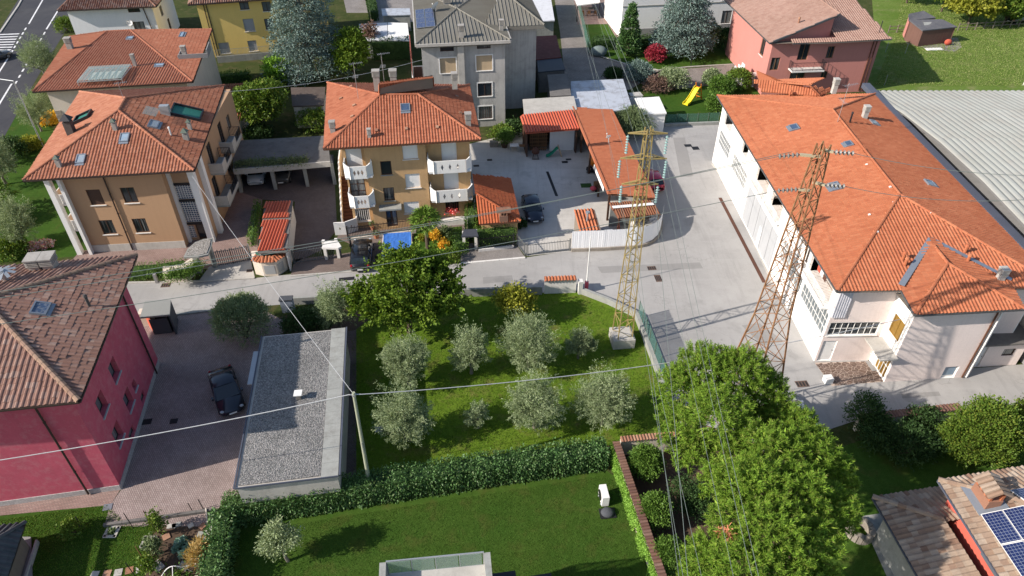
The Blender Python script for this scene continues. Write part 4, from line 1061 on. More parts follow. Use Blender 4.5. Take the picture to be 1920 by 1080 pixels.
# ======== ochre apartment house, centre
ze = 9.1
SW, SE, NE, NW = at(607, 279, ze), at(902, 261, ze), at(880, 159, ze), at(614, 155, ze)
u = (SE - SW).normalized(); v = Vector((-u.y, u.x, 0)); A1 = apex(714, 178, ze, SW, u, .33); A2 = apex(784, 177, ze, SW, u, .33); zm = (A1.z + A2.z) / 2; A1, A2 = at(714, 178, zm), at(784, 177, zm)
bl = block_under(SW, SE, 11.2, (1.5, .9, .6, 1.3), ze - .1)
h = thing('ochre_apartment_house', 'ochre three storey house with pierced white balconies and red roof', 'house', bl.O)
x0 = bl.uz('S', 693, 350)[0]; x1 = bl.uz('S', 804, 350)[0]
bc = Block(bl.O + bl.u * x0 - bl.v * .55, bl.ang, x1 - x0, .54, 0, ze - .11)
wl_ = {'L': [bl.ctr('S', 664, 296, 1.35, 2.15), bl.ctr('S', 671, 352, 1.35, 2.15), bl.ctr('S', 680, 403, 1.3, 1.35)], 'R': [bl.ctr('S', 842, 285, 1.35, 2.2), bl.ctr('S', 846, 335, 1.35, 2.2), bl.ctr('S', 848, 386, 1.25, 1.35)]}
wc = [bc.ctr('S', *p) for p in ((724, 315, .95, 1.35), (729.5, 364, .95, 1.35), (769, 285, 1.3, 1.35), (774, 339, 1.3, 1.4), (772, 389, 1.4, 1.2), (735, 410, 1.0, 2.1))]
wc[5] = (wc[5][0], .25, wc[5][2], 2.3)
build_walls(h, bl, m['pl_ochre'], {'S': wl_['L'] + wl_['R'], 'E': [(3, 6.5, 4, 7.8), (3, 3.5, 4, 4.8)]}); build_walls(h, bc, m['pl_ochre'], {'S': wc}, .16, 'wall_bay')
shutter(h, bl, 'S', wl_['L'][0], m['white_paint'], m['white_stone']); window(h, bl, 'S', wl_['L'][1], m['wood_dark'], m['glass_grey'], 2, 3, m['white_stone']); window(h, bl, 'S', wl_['L'][2], m['white_paint'], m['glass'], 7, 1, m['white_stone'], name='barred_window')
for r in wl_['R'][:2]: shutter(h, bl, 'S', r, m['white_paint'], m['white_stone'])
window(h, bl, 'S', wl_['R'][2], m['wood_dark'], m['glass'], 6, 1, m['white_stone'], name='barred_window')
for r in wc[:2]: window(h, bc, 'S', r, m['wood_dark'], m['glass'], 1, 1, m['concrete'])
for r in wc[2:5]: shutter(h, bc, 'S', r, m['white_paint'], m['white_stone'])
door(h, bc, 'S', wc[5], m['wood_dark'], m['glass'], 2)
mb = MB(); bc.plate(mb, 'S', (wc[5][0] - .5, 2.55, wc[5][2] + .5, 2.7), .004, .9); mb.build('door_canopy', m['concrete'], h)
for (pa, pb, py, zf) in ((634, 702, 325, 6.1), (641, 706, 378, 3.15)): lozenge_balcony(h, bl, 'S', max(.05, bl.uz('S', pa, py)[0]), bl.uz('S', pb, py)[0] - .1, zf, 1.25, m['white_paint'])
for (pa, pb, py, zf) in ((803, 885, 312, 6.1), (808, 888, 364, 3.15)): lozenge_balcony(h, bl, 'S', bl.uz('S', pa, py)[0] + .02, min(bl.w - .02, bl.uz('S', pb, py)[0]), zf, 1.25, m['white_paint'])
mb = MB(); bl.plate(mb, 'S', (bl.uz('S', 806, 400)[0], 0, bl.w, .55), .01, .7); mb.build('front_step', m['white_stone'], h)
# outside stair on the west side, with a white parapet
for i in range(14):
 mb = MB(); mb.obox(bl.pt('W', bl.d - .3 - .30 * (i + 1), 0, .004), bl.F['W'][1] * .30, bl.F['W'][3] * 1.05, (0, 0, 3.2 - (13 - i) * .21 if False else .22 * (i + 1))); mb.build('step', m['rust'], h)
mb = MB()
for i in range(10):
 y0 = .3 + .47 * i; z = .75 + .36 * i; mb.obox(bl.pt('W', bl.d - y0 - .47, 0, 1.06), bl.F['W'][1] * .475, bl.F['W'][3] * .12, (0, 0, z + .5))
mb.obox(bl.pt('W', .5, 0, 1.06), bl.F['W'][1] * (bl.d - 5.6), bl.F['W'][3] * .12, (0, 0, 4.6)); mb.build('stair_parapet', m['white_paint'], h)
mb = MB(); P = [at(629, 441), at(650, 440), at(672, 432), at(674, 420)]
for a, b in zip(P[:-1], P[1:]):
 nn = Vector(((b - a).y, -(b - a).x, 0)).normalized(); pierced_panel(mb, a, b, 0.0, 1.35, 1 if (b - a).length < 1.4 else 2, nn, .1, .08, .18)
mb.build('stair_foot_wall', m['white_paint'], h)
B1 = apex(712, 157, ze, NW, u, .33)
RM = make_roof(h, [[SW, SE, A2, A1], [SE, NE, A2], [NE, NW, A1, A2], [NW, SW, A1]], m['tile_mid'], [(SW, A1), (SE, A2), (NE, A2), (NW, A1), (A1, A2)], [(SW, SE), (SE, NE), (NE, NW), (NW, SW)], .25, .36, 'port', m['copper'], soffit=[SW, SE, NE, NW])
# higher rear wing with its own ridge
W0 = at(712, 176, zm + .15); W1 = W0 + (at(812, 163, zm + .15) - W0); rz_ = zm + 1.05; r0, r1 = at(712, 158, rz_), at(811, 146, rz_); vv = v * 4.0 - Vector((0, 0, 1.6))
make_roof(h, [[W0, W1, r1, r0], [r1 + vv, r0 + vv, r0, r1], [r0 + vv, W0, r0]], m['tile_mid'], [(r0, r1), (W0, r0), (W1, r1)], [], .25, .36, 'port', None, name='rear_roof', thick=.1)
skylight(h, RM, 760, 203, .85, .95, m['lead'], m['glass_blue'])
for px, py, s, hh in ((625, 248, .5, 1.1), (878, 234, .55, 1.2), (693, 257, .28, .6)): chimney(h, on_roof(RM, px, py)[0], s, s, hh, .1, m['chimney_grey'], 'slab')
for p in (r0 + u * -.3 + v * 1.0, r0 + u * 1.2 + v * .9): chimney(h, p - Vector((0, 0, .6)), .65, .6, 1.7, .1, m['chimney_grey'], 'slab')
chimney(h, r0 + u * 6.6 - Vector((0, 0, .4)), .55, .55, 1.2, .1, m['chimney_grey'], 'slab')
for px, py in ((672, 186), (722, 166)): antenna(h, on_roof(RM, px, py)[0], 3.4, m['galv'], ((.0, 1.1, 8), (1.2, .7, 5)))
for px, py in ((706, 248), (762, 245), (820, 242), (658, 221), (637, 187), (656, 165), (662, 200), (859, 183), (866, 214)):
 q, uu, vv_, nn = on_roof(RM, px, py); mb = MB(); mb.obox(q - uu * .13, uu * .26, vv_ * .3, nn * .16); mb.build('vent_tile', m['tile_coping'], h)

# ======== grey apartment block, top centre
ze = 10.2
SW, SE = at(780, 83, ze), at(957, 75, ze); u = (SE - SW).normalized(); v = Vector((-u.y, u.x, 0)); A1 = apex(857, 16, ze, SW, u, .36)
dep = (A1 - SW).dot(v) * 2; NE, NW = SE + v * dep, SW + v * dep
bl = block_under(SW, SE, dep, .55, ze - .1)
h = thing('grey_apartment_block', 'weathered grey apartment block with ribbed roof and solar panels', 'apartment block', bl.O)
M('tan_blind', (.50, .38, .24), streak=.2)
ws = [bl.ctr('S', *p) for p in ((840, 123, 1.75, 1.7), (908, 118, 1.75, 1.7), (909, 168, 1.6, 1.55), (910, 211, 1.6, 1.55))]; at_ = [bl.ctr('S', 838, 92, 1.5, .5), bl.ctr('S', 907, 87, 1.5, .5)]
build_walls(h, bl, m['pl_grey'], {'S': ws + at_})
for i, r in enumerate(ws):
 if i < 2: shutter(h, bl, 'S', r, m['tan_blind'], m['white_paint'])
 else: window(h, bl, 'S', r, m['wood_dark'], m['glass'], 2 if i == 2 else 6, 1, m['white_paint'])
 mb = MB(); a, z, b, t = r
 for rr in ((a - .12, z - .003, a - .003, t + .12), (b + .003, z - .003, b + .12, t + .12), (a - .003, t + .003, b + .003, t + .12)): bl.plate(mb, 'S', rr, .003, .05)
 mb.build('window_surround', m['white_paint'], h)
for r in at_: window(h, bl, 'S', r, m['wood_dark'], m['glass'], 1, 1, None, name='attic_window')
mb = MB(); c0 = bl.uz('S', 866, 150)[0]; bl.plate(mb, 'S', (c0 - .35, 0, c0 + .35, ze - .2), .003, .35); mb.build('flue', m['concrete_light'], h)
f = [[SW, SE, A1], [SE, NE, A1], [NE, NW, A1], [NW, SW, A1]]
RG = make_roof(h, f, m['grey_roof'], [(SW, A1), (SE, A1), (NE, A1), (NW, A1)], [], .42, 30, 'rib', None, dmat=m['grey_roof'], soffit=[SW, SE, NE, NW], thick=.45)
mb = MB()
for a, b in ((SW, SE), (SE, NE), (NE, NW), (NW, SW)): mb.bar(a - Vector((0, 0, .15)), b - Vector((0, 0, .15)), .3, .3)
mb.build('gutter', m['concrete_light'], h)
be = Block(bl.pt('E', 4.5, 0, .003), bl.ang, 4.2, 11, 0, ze - .12); build_walls(h, be, m['pl_grey'], {}, name='wing_wall')
E0 = be.O - u * 2 - v * .6 + Vector((0, 0, ze)); E1 = E0 + u * 7; T = E1 - u * 4 + v * 6 + Vector((0, 0, 2.1)); N1 = E1 + v * 12.5
make_roof(h, [[E0, E1, T], [E1, N1, T + v * 2]], m['grey_roof'], [(E1, T)], [], .42, 30, 'rib', None, dmat=m['grey_roof'], name='wing_roof', thick=.45)
for px, py, s, hh in ((865, 70, .65, 1.5), (940, 57, .5, 1.3), (838, 8, .8, .7)): chimney(h, on_roof(RG, px, py)[0], s, s, hh, .1, m['chimney_grey'], 'slab')
q, uu, vv, nn = on_roof(RG, 798, 36)
for i in range(2):
 for j in range(4):
  o = q + uu * (-3.3 + j * 1.63) + vv * (-1.1 + i * 1.08) + nn * .12
  pnl = MB(); pnl.obox(o, uu * 1.58, vv * 1.02, nn * .05); k = pnl.build('solar_panel', m['galv'], h)
  me = np_mesh('cells', np.array([o + uu * .03 + vv * .03 + nn * .055, o + uu * 1.55 + vv * .03 + nn * .055, o + uu * 1.55 + vv * .99 + nn * .055, o + uu * .03 + vv * .99 + nn * .055]) - np.array(LOC[h.name]), [(0, 1, 2, 3)])
  uvl = me.uv_layers.new(name='UVMap'); uvl.data.foreach_set('uv', [0, 0, 1.6, 0, 1.6, 1, 0, 1]); link('cells', me, m.get('solar') or M_solar('solar', 0, .16, .16), k)
dish(h, on_roof(RG, 817, 22)[0], .6, 2.6, m['white_paint'])
for k, zf in enumerate((5.2, 2.2)):
 mb = MB(); bl.plate(mb, 'W', (bl.d - 6, zf, bl.d - .2, zf + .15), .003, 1.3); bl.plate(mb, 'W', (bl.d - 6, zf + .16, bl.d - .2, zf + 1.0), 1.2, 1.3); bb = mb.build('balcony', m['white_paint'], h)
 rl = MB(); bl.plate(rl, 'W', (bl.d - 5.6, zf + .17, bl.d - .4, zf + .2), .1, 1.1); rl.build('balcony_floor', m['rust'], bb)
M('awning_red', (.42, .12, .09)); 
for k in range(3): mb = MB(); bl.plate(mb, 'W', (bl.d - 5.6, 6.4 + k * .95, bl.d - .4, 7.25 + k * .95), 1.2, 1.26); mb.build('awning_panel', m['awning_red'], h)

# ======== salmon house, top right
ze = 7.0
W0, S1 = at(1443, 80, ze), at(1672, 73, ze); u = (S1 - W0).normalized(); v = Vector((-u.y, u.x, 0))
bl = block_under(W0, S1, 16, .8, ze - .1)
h = thing('salmon_house', 'salmon pink house with brown tiled gable and recessed balcony', 'house', bl.O)
R0 = apex(1575, 26, ze, W0, v, .34); w_r = (R0 - W0).dot(u)
ws = [bl.ctr('S', 1453, 120, 1.1, 1.6), bl.ctr('S', 1557, 98, .9, 1.5), bl.ctr('S', 1507, 97, 1.3, 2.1), bl.ctr('S', 1495, 141, 1.9, 1.3), bl.ctr('S', 1545, 140, .8, .9)]
build_walls(h, bl, m['pl_pink'], {'S': ws, 'W': [(11.2, 4.2, 12.4, 6.2)]})
for r in ws: window(h, bl, 'S', r, m['wood'], m['glass'], 2, 1, None)
window(h, bl, 'W', (11.2, 4.2, 12.4, 6.2), m['wood'], m['glass'], 2, 1, m['white_stone'])
N0 = W0 + v * 17; RN = R0 + v * 15
E0 = at(1487, 81, ze); 
gy = R0 - u * 0.2; gp = (R0 - W0).dot(v)
mb = MB(); a = W0 + u * .9 + v * (gp + .75); b = R0 - u * .1 + v * .75; c = a + u * ((R0 - W0).dot(u) - 1.1)
fW = [W0 + v * 0, W0 + v * 17, Vector((RN.x, RN.y, R0.z)), R0]
G0 = E0 + u * ((R0 - E0).dot(u) + .1); up_ = lambda p, t: p + v * t + Vector((0, 0, .277 * t))
fS = [E0, G0, up_(G0, .8), up_(E0, .8)]; fS2 = [G0, S1, up_(S1 - u * 2.2, 13), up_(G0, 13)]
mb = MB(); g1 = W0 + u * .8 + v * .8; g2 = R0 + v * .8 - u * .1
mb.add([Vector((g1.x, g1.y, ze - .2)), Vector((g2.x, g2.y, ze - .2)) , Vector((g2.x, g2.y, R0.z - .2)), Vector((g1.x, g1.y, ze + .1))], [(0, 1, 2, 3)])
e2 = R0 + v * 6; mb.add([Vector((g2.x, g2.y, ze - .2)), Vector((e2.x, e2.y, ze - .2)), Vector((e2.x, e2.y, R0.z - .15)), Vector((g2.x, g2.y, R0.z - .2))], [(0, 1, 2, 3)])
mb.build('gable_wall', m['pl_pink'], h)
RP = make_roof(h, [fW, fS, fS2], m['tile_pink'], [(R0, RN)], [(W0, W0 + v * 17), (E0, S1)], .3, .4, 'port', m['gutter_grey'], soffit=[W0, S1, S1 + v * 16, W0 + v * 16])
mb = MB(); mb.bar(W0 - Vector((0, 0, .1)), R0 - Vector((0, 0, .1)), .14, .24); mb.build('verge_board', m['gutter_grey'], h)
vent(h, on_roof(RP, 1497, 44)[0], .6, .12, m['tile_coping']); vent(h, on_roof(RP, 1648, 62)[0], 1.4, .05, m['dark_metal'])
mb = MB(); a0, a1 = bl.uz('S', 1478, 128)[0], bl.uz('S', 1538, 126)[0]; bl.plate(mb, 'S', (a0, 3.3, a1, 3.48), .004, 1.2); bb = mb.build('balcony', m['white_stone'], h)
rl = MB(); railing(rl, [bl.pt('S', a0, 0, .1), bl.pt('S', a0, 0, 1.12), bl.pt('S', a1, 0, 1.12), bl.pt('S', a1, 0, .1)], 3.48, 1.0, .16); rl.build('railing', m['dark_metal'], bb)
for a0 in (bl.w - .5, bl.w - .9): downpipe(h, bl.pt('S', a0, ze - .2, .08), bl.pt('S', a0, .2, .08), m['copper'])
mb = MB()
for i in range(9): mb.obox(bl.pt('W', bl.d - 3.0 - i * .34, 0, .01), bl.F['W'][1] * .34, bl.F['W'][3] * 1.5, (0, 0, .2 * (9 - i)))
st = mb.build('outside_stair', m['white_stone'], h)
for i in range(3): mb = MB(); mb.obox(bl.pt('W', bl.d - 3.0 - 1.05 * (i + 1) + .04, 0, 1.55), bl.F['W'][1] * .98, bl.F['W'][3] * .1, (0, 0, 2.8 - i * .62)); mb.build('stair_panel', m['white_paint'], st)

# ======== pale house behind the blue cedar
ze = 6.5
A = at(1162, 72); B = at(1395, 60); u = (B - A).normalized(); bl = Block(A, math.atan2(u.y, u.x), (B - A).length, 10, 0, ze)
h = thing('pale_house', 'pale cream house with grey base behind the blue cedar', 'house', A)
ws = [bl.ctr('S', 1362, 32, 1.5, 1.9), bl.ctr('S', 1363, -4, 1.5, .6)]
build_walls(h, bl, m['pl_white'], {'S': ws}); mb = MB(); bl.plate(mb, 'S', (0, 0, bl.w, 1.3), .003, .06); mb.build('plinth', m['grey_block'], h)
mb = MB(); bl.plate(mb, 'S', (0, 4.55, bl.w, 4.68), .003, .07); mb.build('string_course', m['concrete'], h)
for r in ws: window(h, bl, 'S', r, m['wood_dark'], m['glass'], 2, 1, m['white_stone'])
door(h, bl, 'W', (8.0, .05, 9.2, 2.2), m['white_paint'], None, 1)
# ------------------------------------------------------------------ the factory on the right
ze = 7.25
SW, SI, NW, NE = at(1570, 546, ze), at(1688, 541, ze), at(1345, 179, ze), at(1633, 165, ze)
v = (NW - SW).normalized(); u = Vector((v.y, -v.x, 0))
A2 = apex(1687, 365, ze, SW, v, .265); A1 = apex(1561, 206, ze, NW, v, .265); zr = (A1.z + A2.z) / 2; A1, A2 = at(1561, 206, zr), at(1687, 365, zr)
SE = SW + u * ((A2 - SW).dot(u) * 2); NE = NW + u * ((A1 - NW).dot(u) * 2)
O = at(1526, 677); ang = math.atan2(u.y, u.x)
bl = Block(O, ang, (SE - SW).dot(u) - 1.2, (NW - SW).length - 1.2, 0, ze - .12)
h = thing('factory', 'long white factory with bright orange tiled hip roof and grid windows', 'factory', O)
W = 'W'
def wz(px0, py0, px1, py1, z0, z1):
 a = bl.uz(W, px0, py0)[0]; b = bl.uz(W, px1, py1)[0]; return (min(a, b), z0, max(a, b), z1)
gw = [wz(1346, 265, 1365, 300, 2.5, 4.1), wz(1371, 310, 1396, 352, 2.4, 4.1), wz(1502, 545, 1543, 620, 2.3, 4.3), wz(1461, 480, 1500, 540, 2.3, 4.3)]
gd = [wz(1391, 405, 1442, 505, .06, 3.7)]
up = [wz(1358, 225, 1372, 240, 4.9, 6.5), wz(1413, 348, 1433, 380, 4.75, 6.8), wz(1440, 395, 1458, 425, 4.75, 6.8), wz(1518, 495, 1556, 560, 4.75, 6.6), wz(1388, 290, 1398, 304, 5.0, 6.4)]
# south front of the main body
sg = [bl.rc('S', 1548, 634, 1650, 609)]; sg = [(sg[0][0], 2.55, min(sg[0][2], 5.3), 3.75)]
sd = [bl.ctr('S', 1551, 657, 1.0, 1.9)]; sd = [(sd[0][0], .04, sd[0][2], 2.0)]
build_walls(h, bl, m['pl_factory'], {W: gw + gd + up, 'S': sg + sd}, .2)
mb = MB(); bl.plate(mb, 'S', (.02, .01, sd[0][0] - .02, ze - .2), .002, .012); bl.plate(mb, 'S', (sd[0][2] + .02, .01, bl.w - .1, 2.5), .002, .012); bl.plate(mb, 'S', (sd[0][0] - .02, 2.03, sd[0][2] + .02, 2.5), .002, .012); bl.plate(mb, 'S', (.02 + sd[0][0] - .02, 3.8, bl.w - .1, ze - .2), .002, .012); bl.plate(mb, 'S', (sg[0][2] + .02, 2.5, bl.w - .1, 3.8), .002, .012)
mb.build('pink_facing', m['pl_pinkish'], h)
for r in gw: window(h, bl, W, r, m['white_paint'], m['glass_grey'], max(3, int((r[2] - r[0]) / .45)), 3, m['white_stone'], name='grid_window', fr=.04)
for r in sg: window(h, bl, 'S', r, m['white_paint'], m['glass'], 8, 2, m['white_stone'], name='grid_window', fr=.035)
for r in sd: door(h, bl, 'S', r, m['white_paint'], None, 1)
M('door_white', (.40, .41, .42), var=.08, streak=.3)
for r in gd:      # folding doors: leaf beside leaf
 k = 10; a, z, b, t = r
 for i in range(k):
  mb = MB(); x0 = a + (b - a) * i / k; bl.plate(mb, W, (x0 + .015, z, x0 + (b - a) / k - .015, t), -.14, -.08 + .02 * (i % 2)); lf = mb.build('door_leaf', m['door_white'], h)
  if i == 5: mb = MB(); bl.plate(mb, W, (x0 + .14, z + .05, x0 + (b - a) / k - .14, z + 2.0), -.06, -.04); mb.build('wicket_door', m['white_paint'], lf)
 mb = MB(); bl.plate(mb, W, (a, z, b, t), -.2, -.16); mb.build('door_frame', m['grey_block'], h)
# loggias behind a long white upper rail
M('peach', (.70, .50, .38)); 
for i, r in enumerate(up):
 mb = MB(); bl.plate(mb, W, (r[0], r[1], r[2], r[3]), -1.3, -1.22); k = mb.build('loggia', m['peach'], h)
 mb = MB(); bl.plate(mb, W, (r[0], r[1] - .08, r[2], r[1] - .004), -1.2, .02); mb.build('loggia_floor', m['white_stone'], k)
 window(h, bl, W, r, m['white_paint'], m['glass_grey'], 2, 1, None, depth=1.1) if i in (0, 4) else None
for i in (1, 2, 3):
 r = up[i]; mb = MB(); railing(mb, [bl.pt(W, r[0] - .2, 0, .5), bl.pt(W, r[2] + .2, 0, .5)], 4.75, .95, .16); rl = mb.build('railing', m['white_paint'], h)
 mb = MB(); bl.plate(mb, W, (r[0] - .3, 4.6, r[2] + .3, 4.74), .004, .6); mb.build('balcony_slab', m['white_paint'], h)
# laundry and pots on the south loggia
M('cloth_red', (.5, .1, .06)); r = up[3]
for i, mt in enumerate(('cloth_red', 'white_paint', 'rust')): q = bl.pt(W, r[0] + .6 + i * .55, 5.0 + .3, -.4); mb = MB(); mb.obox(q, bl.F[W][1] * .45, bl.F[W][3] * .04, (0, 0, .7)); mb.build('laundry_cloth', m[mt], h)
for a0, b0 in ((bl.d * .78, 1), (bl.d * .15 + 20.4, 1)): downpipe(h, bl.pt(W, a0, ze - .2, .1), bl.pt(W, a0, .1, .1), m['galv'])
a0 = bl.uz(W, 1478, 600)[0]; downpipe(h, bl.pt(W, a0, ze - .2, .1), bl.pt(W, a0, .1, .1), m['gutter_brown'])
RF = make_roof(h, [[SW, SE, A2], [NW, SW, A2, A1], [SE, NE, A1, A2], [NE, NW, A1]], m['tile_factory'], [(SW, A2), (SE, A2), (NE, A1), (NW, A1), (A1, A2)], [(NW, SW), (SW, SI)], .25, .36, 'port', m['gutter_grey'], soffit=[SW, SE, NE, NW])
# south annex with its own hip roof
za = 6.95
aSW, aSE = at(1716, 590, za), at(1921, 579, za); ua = (aSE - aSW).normalized(); va = Vector((-ua.y, ua.x, 0))
B0 = on_roof(RF, 1744, 451)[0]; B1 = at(1777, 494, B0.z); hw = (B1 - aSW).dot(ua); aSE = aSW + ua * hw * 2
Aw = at(1657, 716); ab = Block(Aw, math.atan2(ua.y, ua.x), 2 * hw - 1.15, 5.4, 0, za - .11)
ww = [(ab.d - 3.4, 3.0, ab.d - 2.2, 4.6), (ab.d - 3.6, .05, ab.d - 2.3, 2.2)]
a0, z0 = ab.uz(W, 1681, 614); ww[0] = (a0 - .65, z0 - .8, a0 + .65, z0 + .8); a0, z0 = ab.uz(W, 1654, 680); ww[1] = (a0 - .7, .05, a0 + .7, 2.15)
sw = [ab.ctr('S', 1779, 701, 1.0, .95)]; sw[0] = (sw[0][0], .05, sw[0][2], 1.15)
build_walls(h, ab, m['pl_factory'], {W: ww, 'S': sw}, .2, 'annex_wall'); M('amber', (.24, .14, .03), rough=.5)
mb = MB(); ab.plate(mb, 'S', (.02, .01, sw[0][0] - .02, za - .2), .002, .012); ab.plate(mb, 'S', (sw[0][2] + .02, .01, ab.w - .02, za - .2), .002, .012); ab.plate(mb, 'S', (sw[0][0] - .02, 1.17, sw[0][2] + .02, za - .2), .003, .0125); mb.build('pink_facing', m['pl_pinkish'], h)
window(h, ab, W, ww[0], m['amber'], m['amber'], 2, 1, m['white_stone']); window(h, ab, W, ww[1], m['white_paint'], m['amber'], 4, 2, None, name='glazed_door'); door(h, ab, 'S', sw[0], m['white_paint'], m['glass_sky'], 1, name='hatch_door')
mb = MB(); a0 = (ww[1][0] + ww[1][2]) / 2; ab.plate(mb, W, (a0 - 1.0, 2.5, a0 + 1.3, 2.62), .004, 1.3); mb.build('door_canopy', m['concrete_light'], h)
back = B0 + va * 2.5
VW = on_roof(RF, 1688, 539)[0]; VE = B0 + (VW - B0) - 2 * ua * (VW - B0).dot(ua); VE.z = VW.z
RA = make_roof(h, [[aSW, aSE, B1], [VW, aSW, B1, B0], [aSE, VE, B0, B1]], m['tile_factory'], [(aSW, B1), (aSE, B1), (B1, B0 + va * .2)], [(aSW, aSE), (VW, aSW), (aSE, VE)], .25, .36, 'port', m['gutter_grey'], soffit=[aSW, aSE, aSE + va * 2.4, aSW + va * 2.4], name='annex_roof')
mb = MB()
va0 = aSW + va * 3.2
for p, q in ((B0, VW), (B0, VE)): 
 pz, qz = Vector(p) + Vector((0, 0, .2)), Vector(q) + Vector((0, 0, .2)); d = (qz - pz).normalized(); s_ = d.cross(Vector((0, 0, 1))).normalized() * .2; mb.quad(pz - s_, pz + s_, qz + s_, qz - s_)
mb.build('valley_flashing', m['lead'], h)
# north dormer roof
dA, dB = at(1414, 151, 8.3), at(1517, 160, 8.75); dS0, dS1 = at(1427, 171, 7.6), on_roof(RF, 1535, 182)[0] + Vector((0, 0, .15)); dN, dE = at(1546, 146, 7.5), at(1563, 168, 7.5)
make_roof(h, [[dS0, dS1, dB, dA], [dA, dN, dB], [dS1, dE, dB]], m['tile_factory'], [(dA, dB), (dS1, dB)], [], .25, .36, 'port', None, name='dormer_roof', thick=.1, dmat=m['tile_factory'])
for px, py, s, hh, zz in ((1620, 221, .5, 1.3, None), (1564, 168, .5, 1.2, zr - .3), (1873, 526, .5, 1.1, 7.3)): chimney(h, on_roof(RF, px, py)[0] if zz is None else at(px, py, zz), s, s, hh, .05, m['concrete_light'], 'slab')
for px, py, w, hh in ((1489, 240, 1.0, .75), (1565, 351, 1.1, .8), (1743, 345, .9, .75), (1638, 231, .9, .6), (1591, 271, .8, .6)): skylight(h, RF, px, py, w, hh, m['lead'], m['glass_blue'])
for px, py in ((1692, 487), (1696, 498), (1808, 474), (1813, 492), (1480, 181)): vent(h, on_roof(RF, px, py)[0], .55, .11, m['tile_factory'])
antenna(h, on_roof(RF, 1570, 229)[0], 3.6, m['galv'], ((.1, 1.5, 9), (1.6, 1.2, 6))); vent(h, on_roof(RF, 1593, 230)[0], .9, .08, m['dark_metal'])
for px, py in ((1623, 310), (1667, 352), (1645, 437), (1674, 381), (1746, 401), (1628, 404)): 
 q, uu, vv, nn = on_roof(RF, px, py); mb = MB(); mb.obox(q - uu * .08, uu * .16, vv * .16, nn * .1); mb.build('pale_tile', m['white_stone'], h)
# dish and folded awning on the south front
dish(h, bl.pt('S', bl.w * .0 + 4.6, 2.3, .12), .38, -1.9, m['white_paint']); M('striped', (.62, .62, .66), streak=.4)
mb = MB(); a0 = bl.uz('S', 1575, 580)[0]; bl.plate(mb, 'S', (a0 - .45, 4.35, a0 + .5, 6.7), .03, .1)
for i in range(6): bl.plate(mb, 'S', (a0 - .45 + i * .17, 4.3, a0 - .38 + i * .17, 6.75), .1, .13)
mb.build('window_awning', m['striped'], h)
# low lean-to east of the annex
bb = Block(ab.pt('E', .9, 0, .005), ab.ang, 4.2, 3.0, 0, 2.3); build_walls(h, bb, m['pl_pinkish'], {'S': [(.3, .05, 1.3, 2.0), (2.6, 1.0, 3.5, 1.7)]}, name='lean_to_wall')
door(h, bb, 'S', (.3, .05, 1.3, 2.0), m['white_paint'], None, 1); window(h, bb, 'S', (2.6, 1.0, 3.5, 1.7), m['wood_dark'], m['glass'], 1, 1, None)
mb = MB(); mb.obox(bb.pt('S', -.0, 2.33, .3), bb.u * 4.5, bb.v * 3.4, (0, 0, .16)); mb.build('lean_to_roof', m['concrete_dark'], h)
for a0 in (-.25, -.55): downpipe(h, ab.pt('S', ab.w + a0, za - .3, .1), ab.pt('S', ab.w + a0, .1, .1), m['copper'] if a0 < -.3 else m['white_paint'])
cb = Block(bb.pt('E', 1.2, 0, .6), ab.ang, 8, 8, 0, 5.2); build_walls(h, cb, m['pl_cream'], {'S': [(1, 2.6, 2.4, 4)]}, name='rear_wall')
# crazy paving in front: every stone a piece of its own
P = [at(1527, 680), at(1651, 677), at(1656, 716), at(1560, 724)]; ori = P[0]; poly = [(p.x, p.y) for p in P]
mb = MB(); mb.poly([(p.x, p.y, .014) for p in P][::-1]); pt_ = thing('stone_patio', 'crazy paved patio of brown stones with pale joints', 'patio', (ori.x, ori.y, 0)); M('pale_mortar', (.50, .40, .33)); mb.build('mortar_bed', m['pale_mortar'], pt_)
seeds = []; rr = random.Random(5); x0, x1 = min(p[0] for p in poly), max(p[0] for p in poly); y0, y1 = min(p[1] for p in poly), max(p[1] for p in poly)
while len(seeds) < 170:
 s_ = (rr.uniform(x0, x1), rr.uniform(y0, y1))
 if all((s_[0] - q[0]) ** 2 + (s_[1] - q[1]) ** 2 > .1 for q in seeds[-170:]) or rr.random() < .02: seeds.append(s_)
def clip(pl, nx, ny, c):
 out = []
 for i in range(len(pl)):
  a, b = pl[i], pl[(i + 1) % len(pl)]; da, db = a[0] * nx + a[1] * ny - c, b[0] * nx + b[1] * ny - c
  if da <= 0: out.append(a)
  if da * db < 0: t = da / (da - db); out.append((a[0] + (b[0] - a[0]) * t, a[1] + (b[1] - a[1]) * t))
 return out
for s_ in seeds:
 if not inside2(np.array([s_[0]]), np.array([s_[1]]), poly)[0]: continue
 pl = [(s_[0] - 1, s_[1] - 1), (s_[0] + 1, s_[1] - 1), (s_[0] + 1, s_[1] + 1), (s_[0] - 1, s_[1] + 1)]
 for q in seeds:
  if q is s_: continue
  dx, dy = q[0] - s_[0], q[1] - s_[1]; L = math.hypot(dx, dy)
  if L > 2 or L < 1e-6: continue
  pl = clip(pl, dx / L, dy / L, (q[0] + s_[0]) / 2 * dx / L + (q[1] + s_[1]) / 2 * dy / L - .022)
 k = len(poly); A = sum(poly[i][0] * poly[(i + 1) % k][1] - poly[(i + 1) % k][0] * poly[i][1] for i in range(k)); sg_ = 1 if A > 0 else -1
 for i in range(k):
  a, b = poly[i], poly[(i + 1) % k]; nx, ny = (b[1] - a[1]) * sg_, -(b[0] - a[0]) * sg_; L = math.hypot(nx, ny); pl = clip(pl, nx / L, ny / L, (a[0] * nx + a[1] * ny) / L - .02)
 if len(pl) >= 3: mb = MB(); mb.prism(pl, .01, .03 + rr.uniform(0, .008)); mb.build('paving_stone', m['flagstone'], pt_)

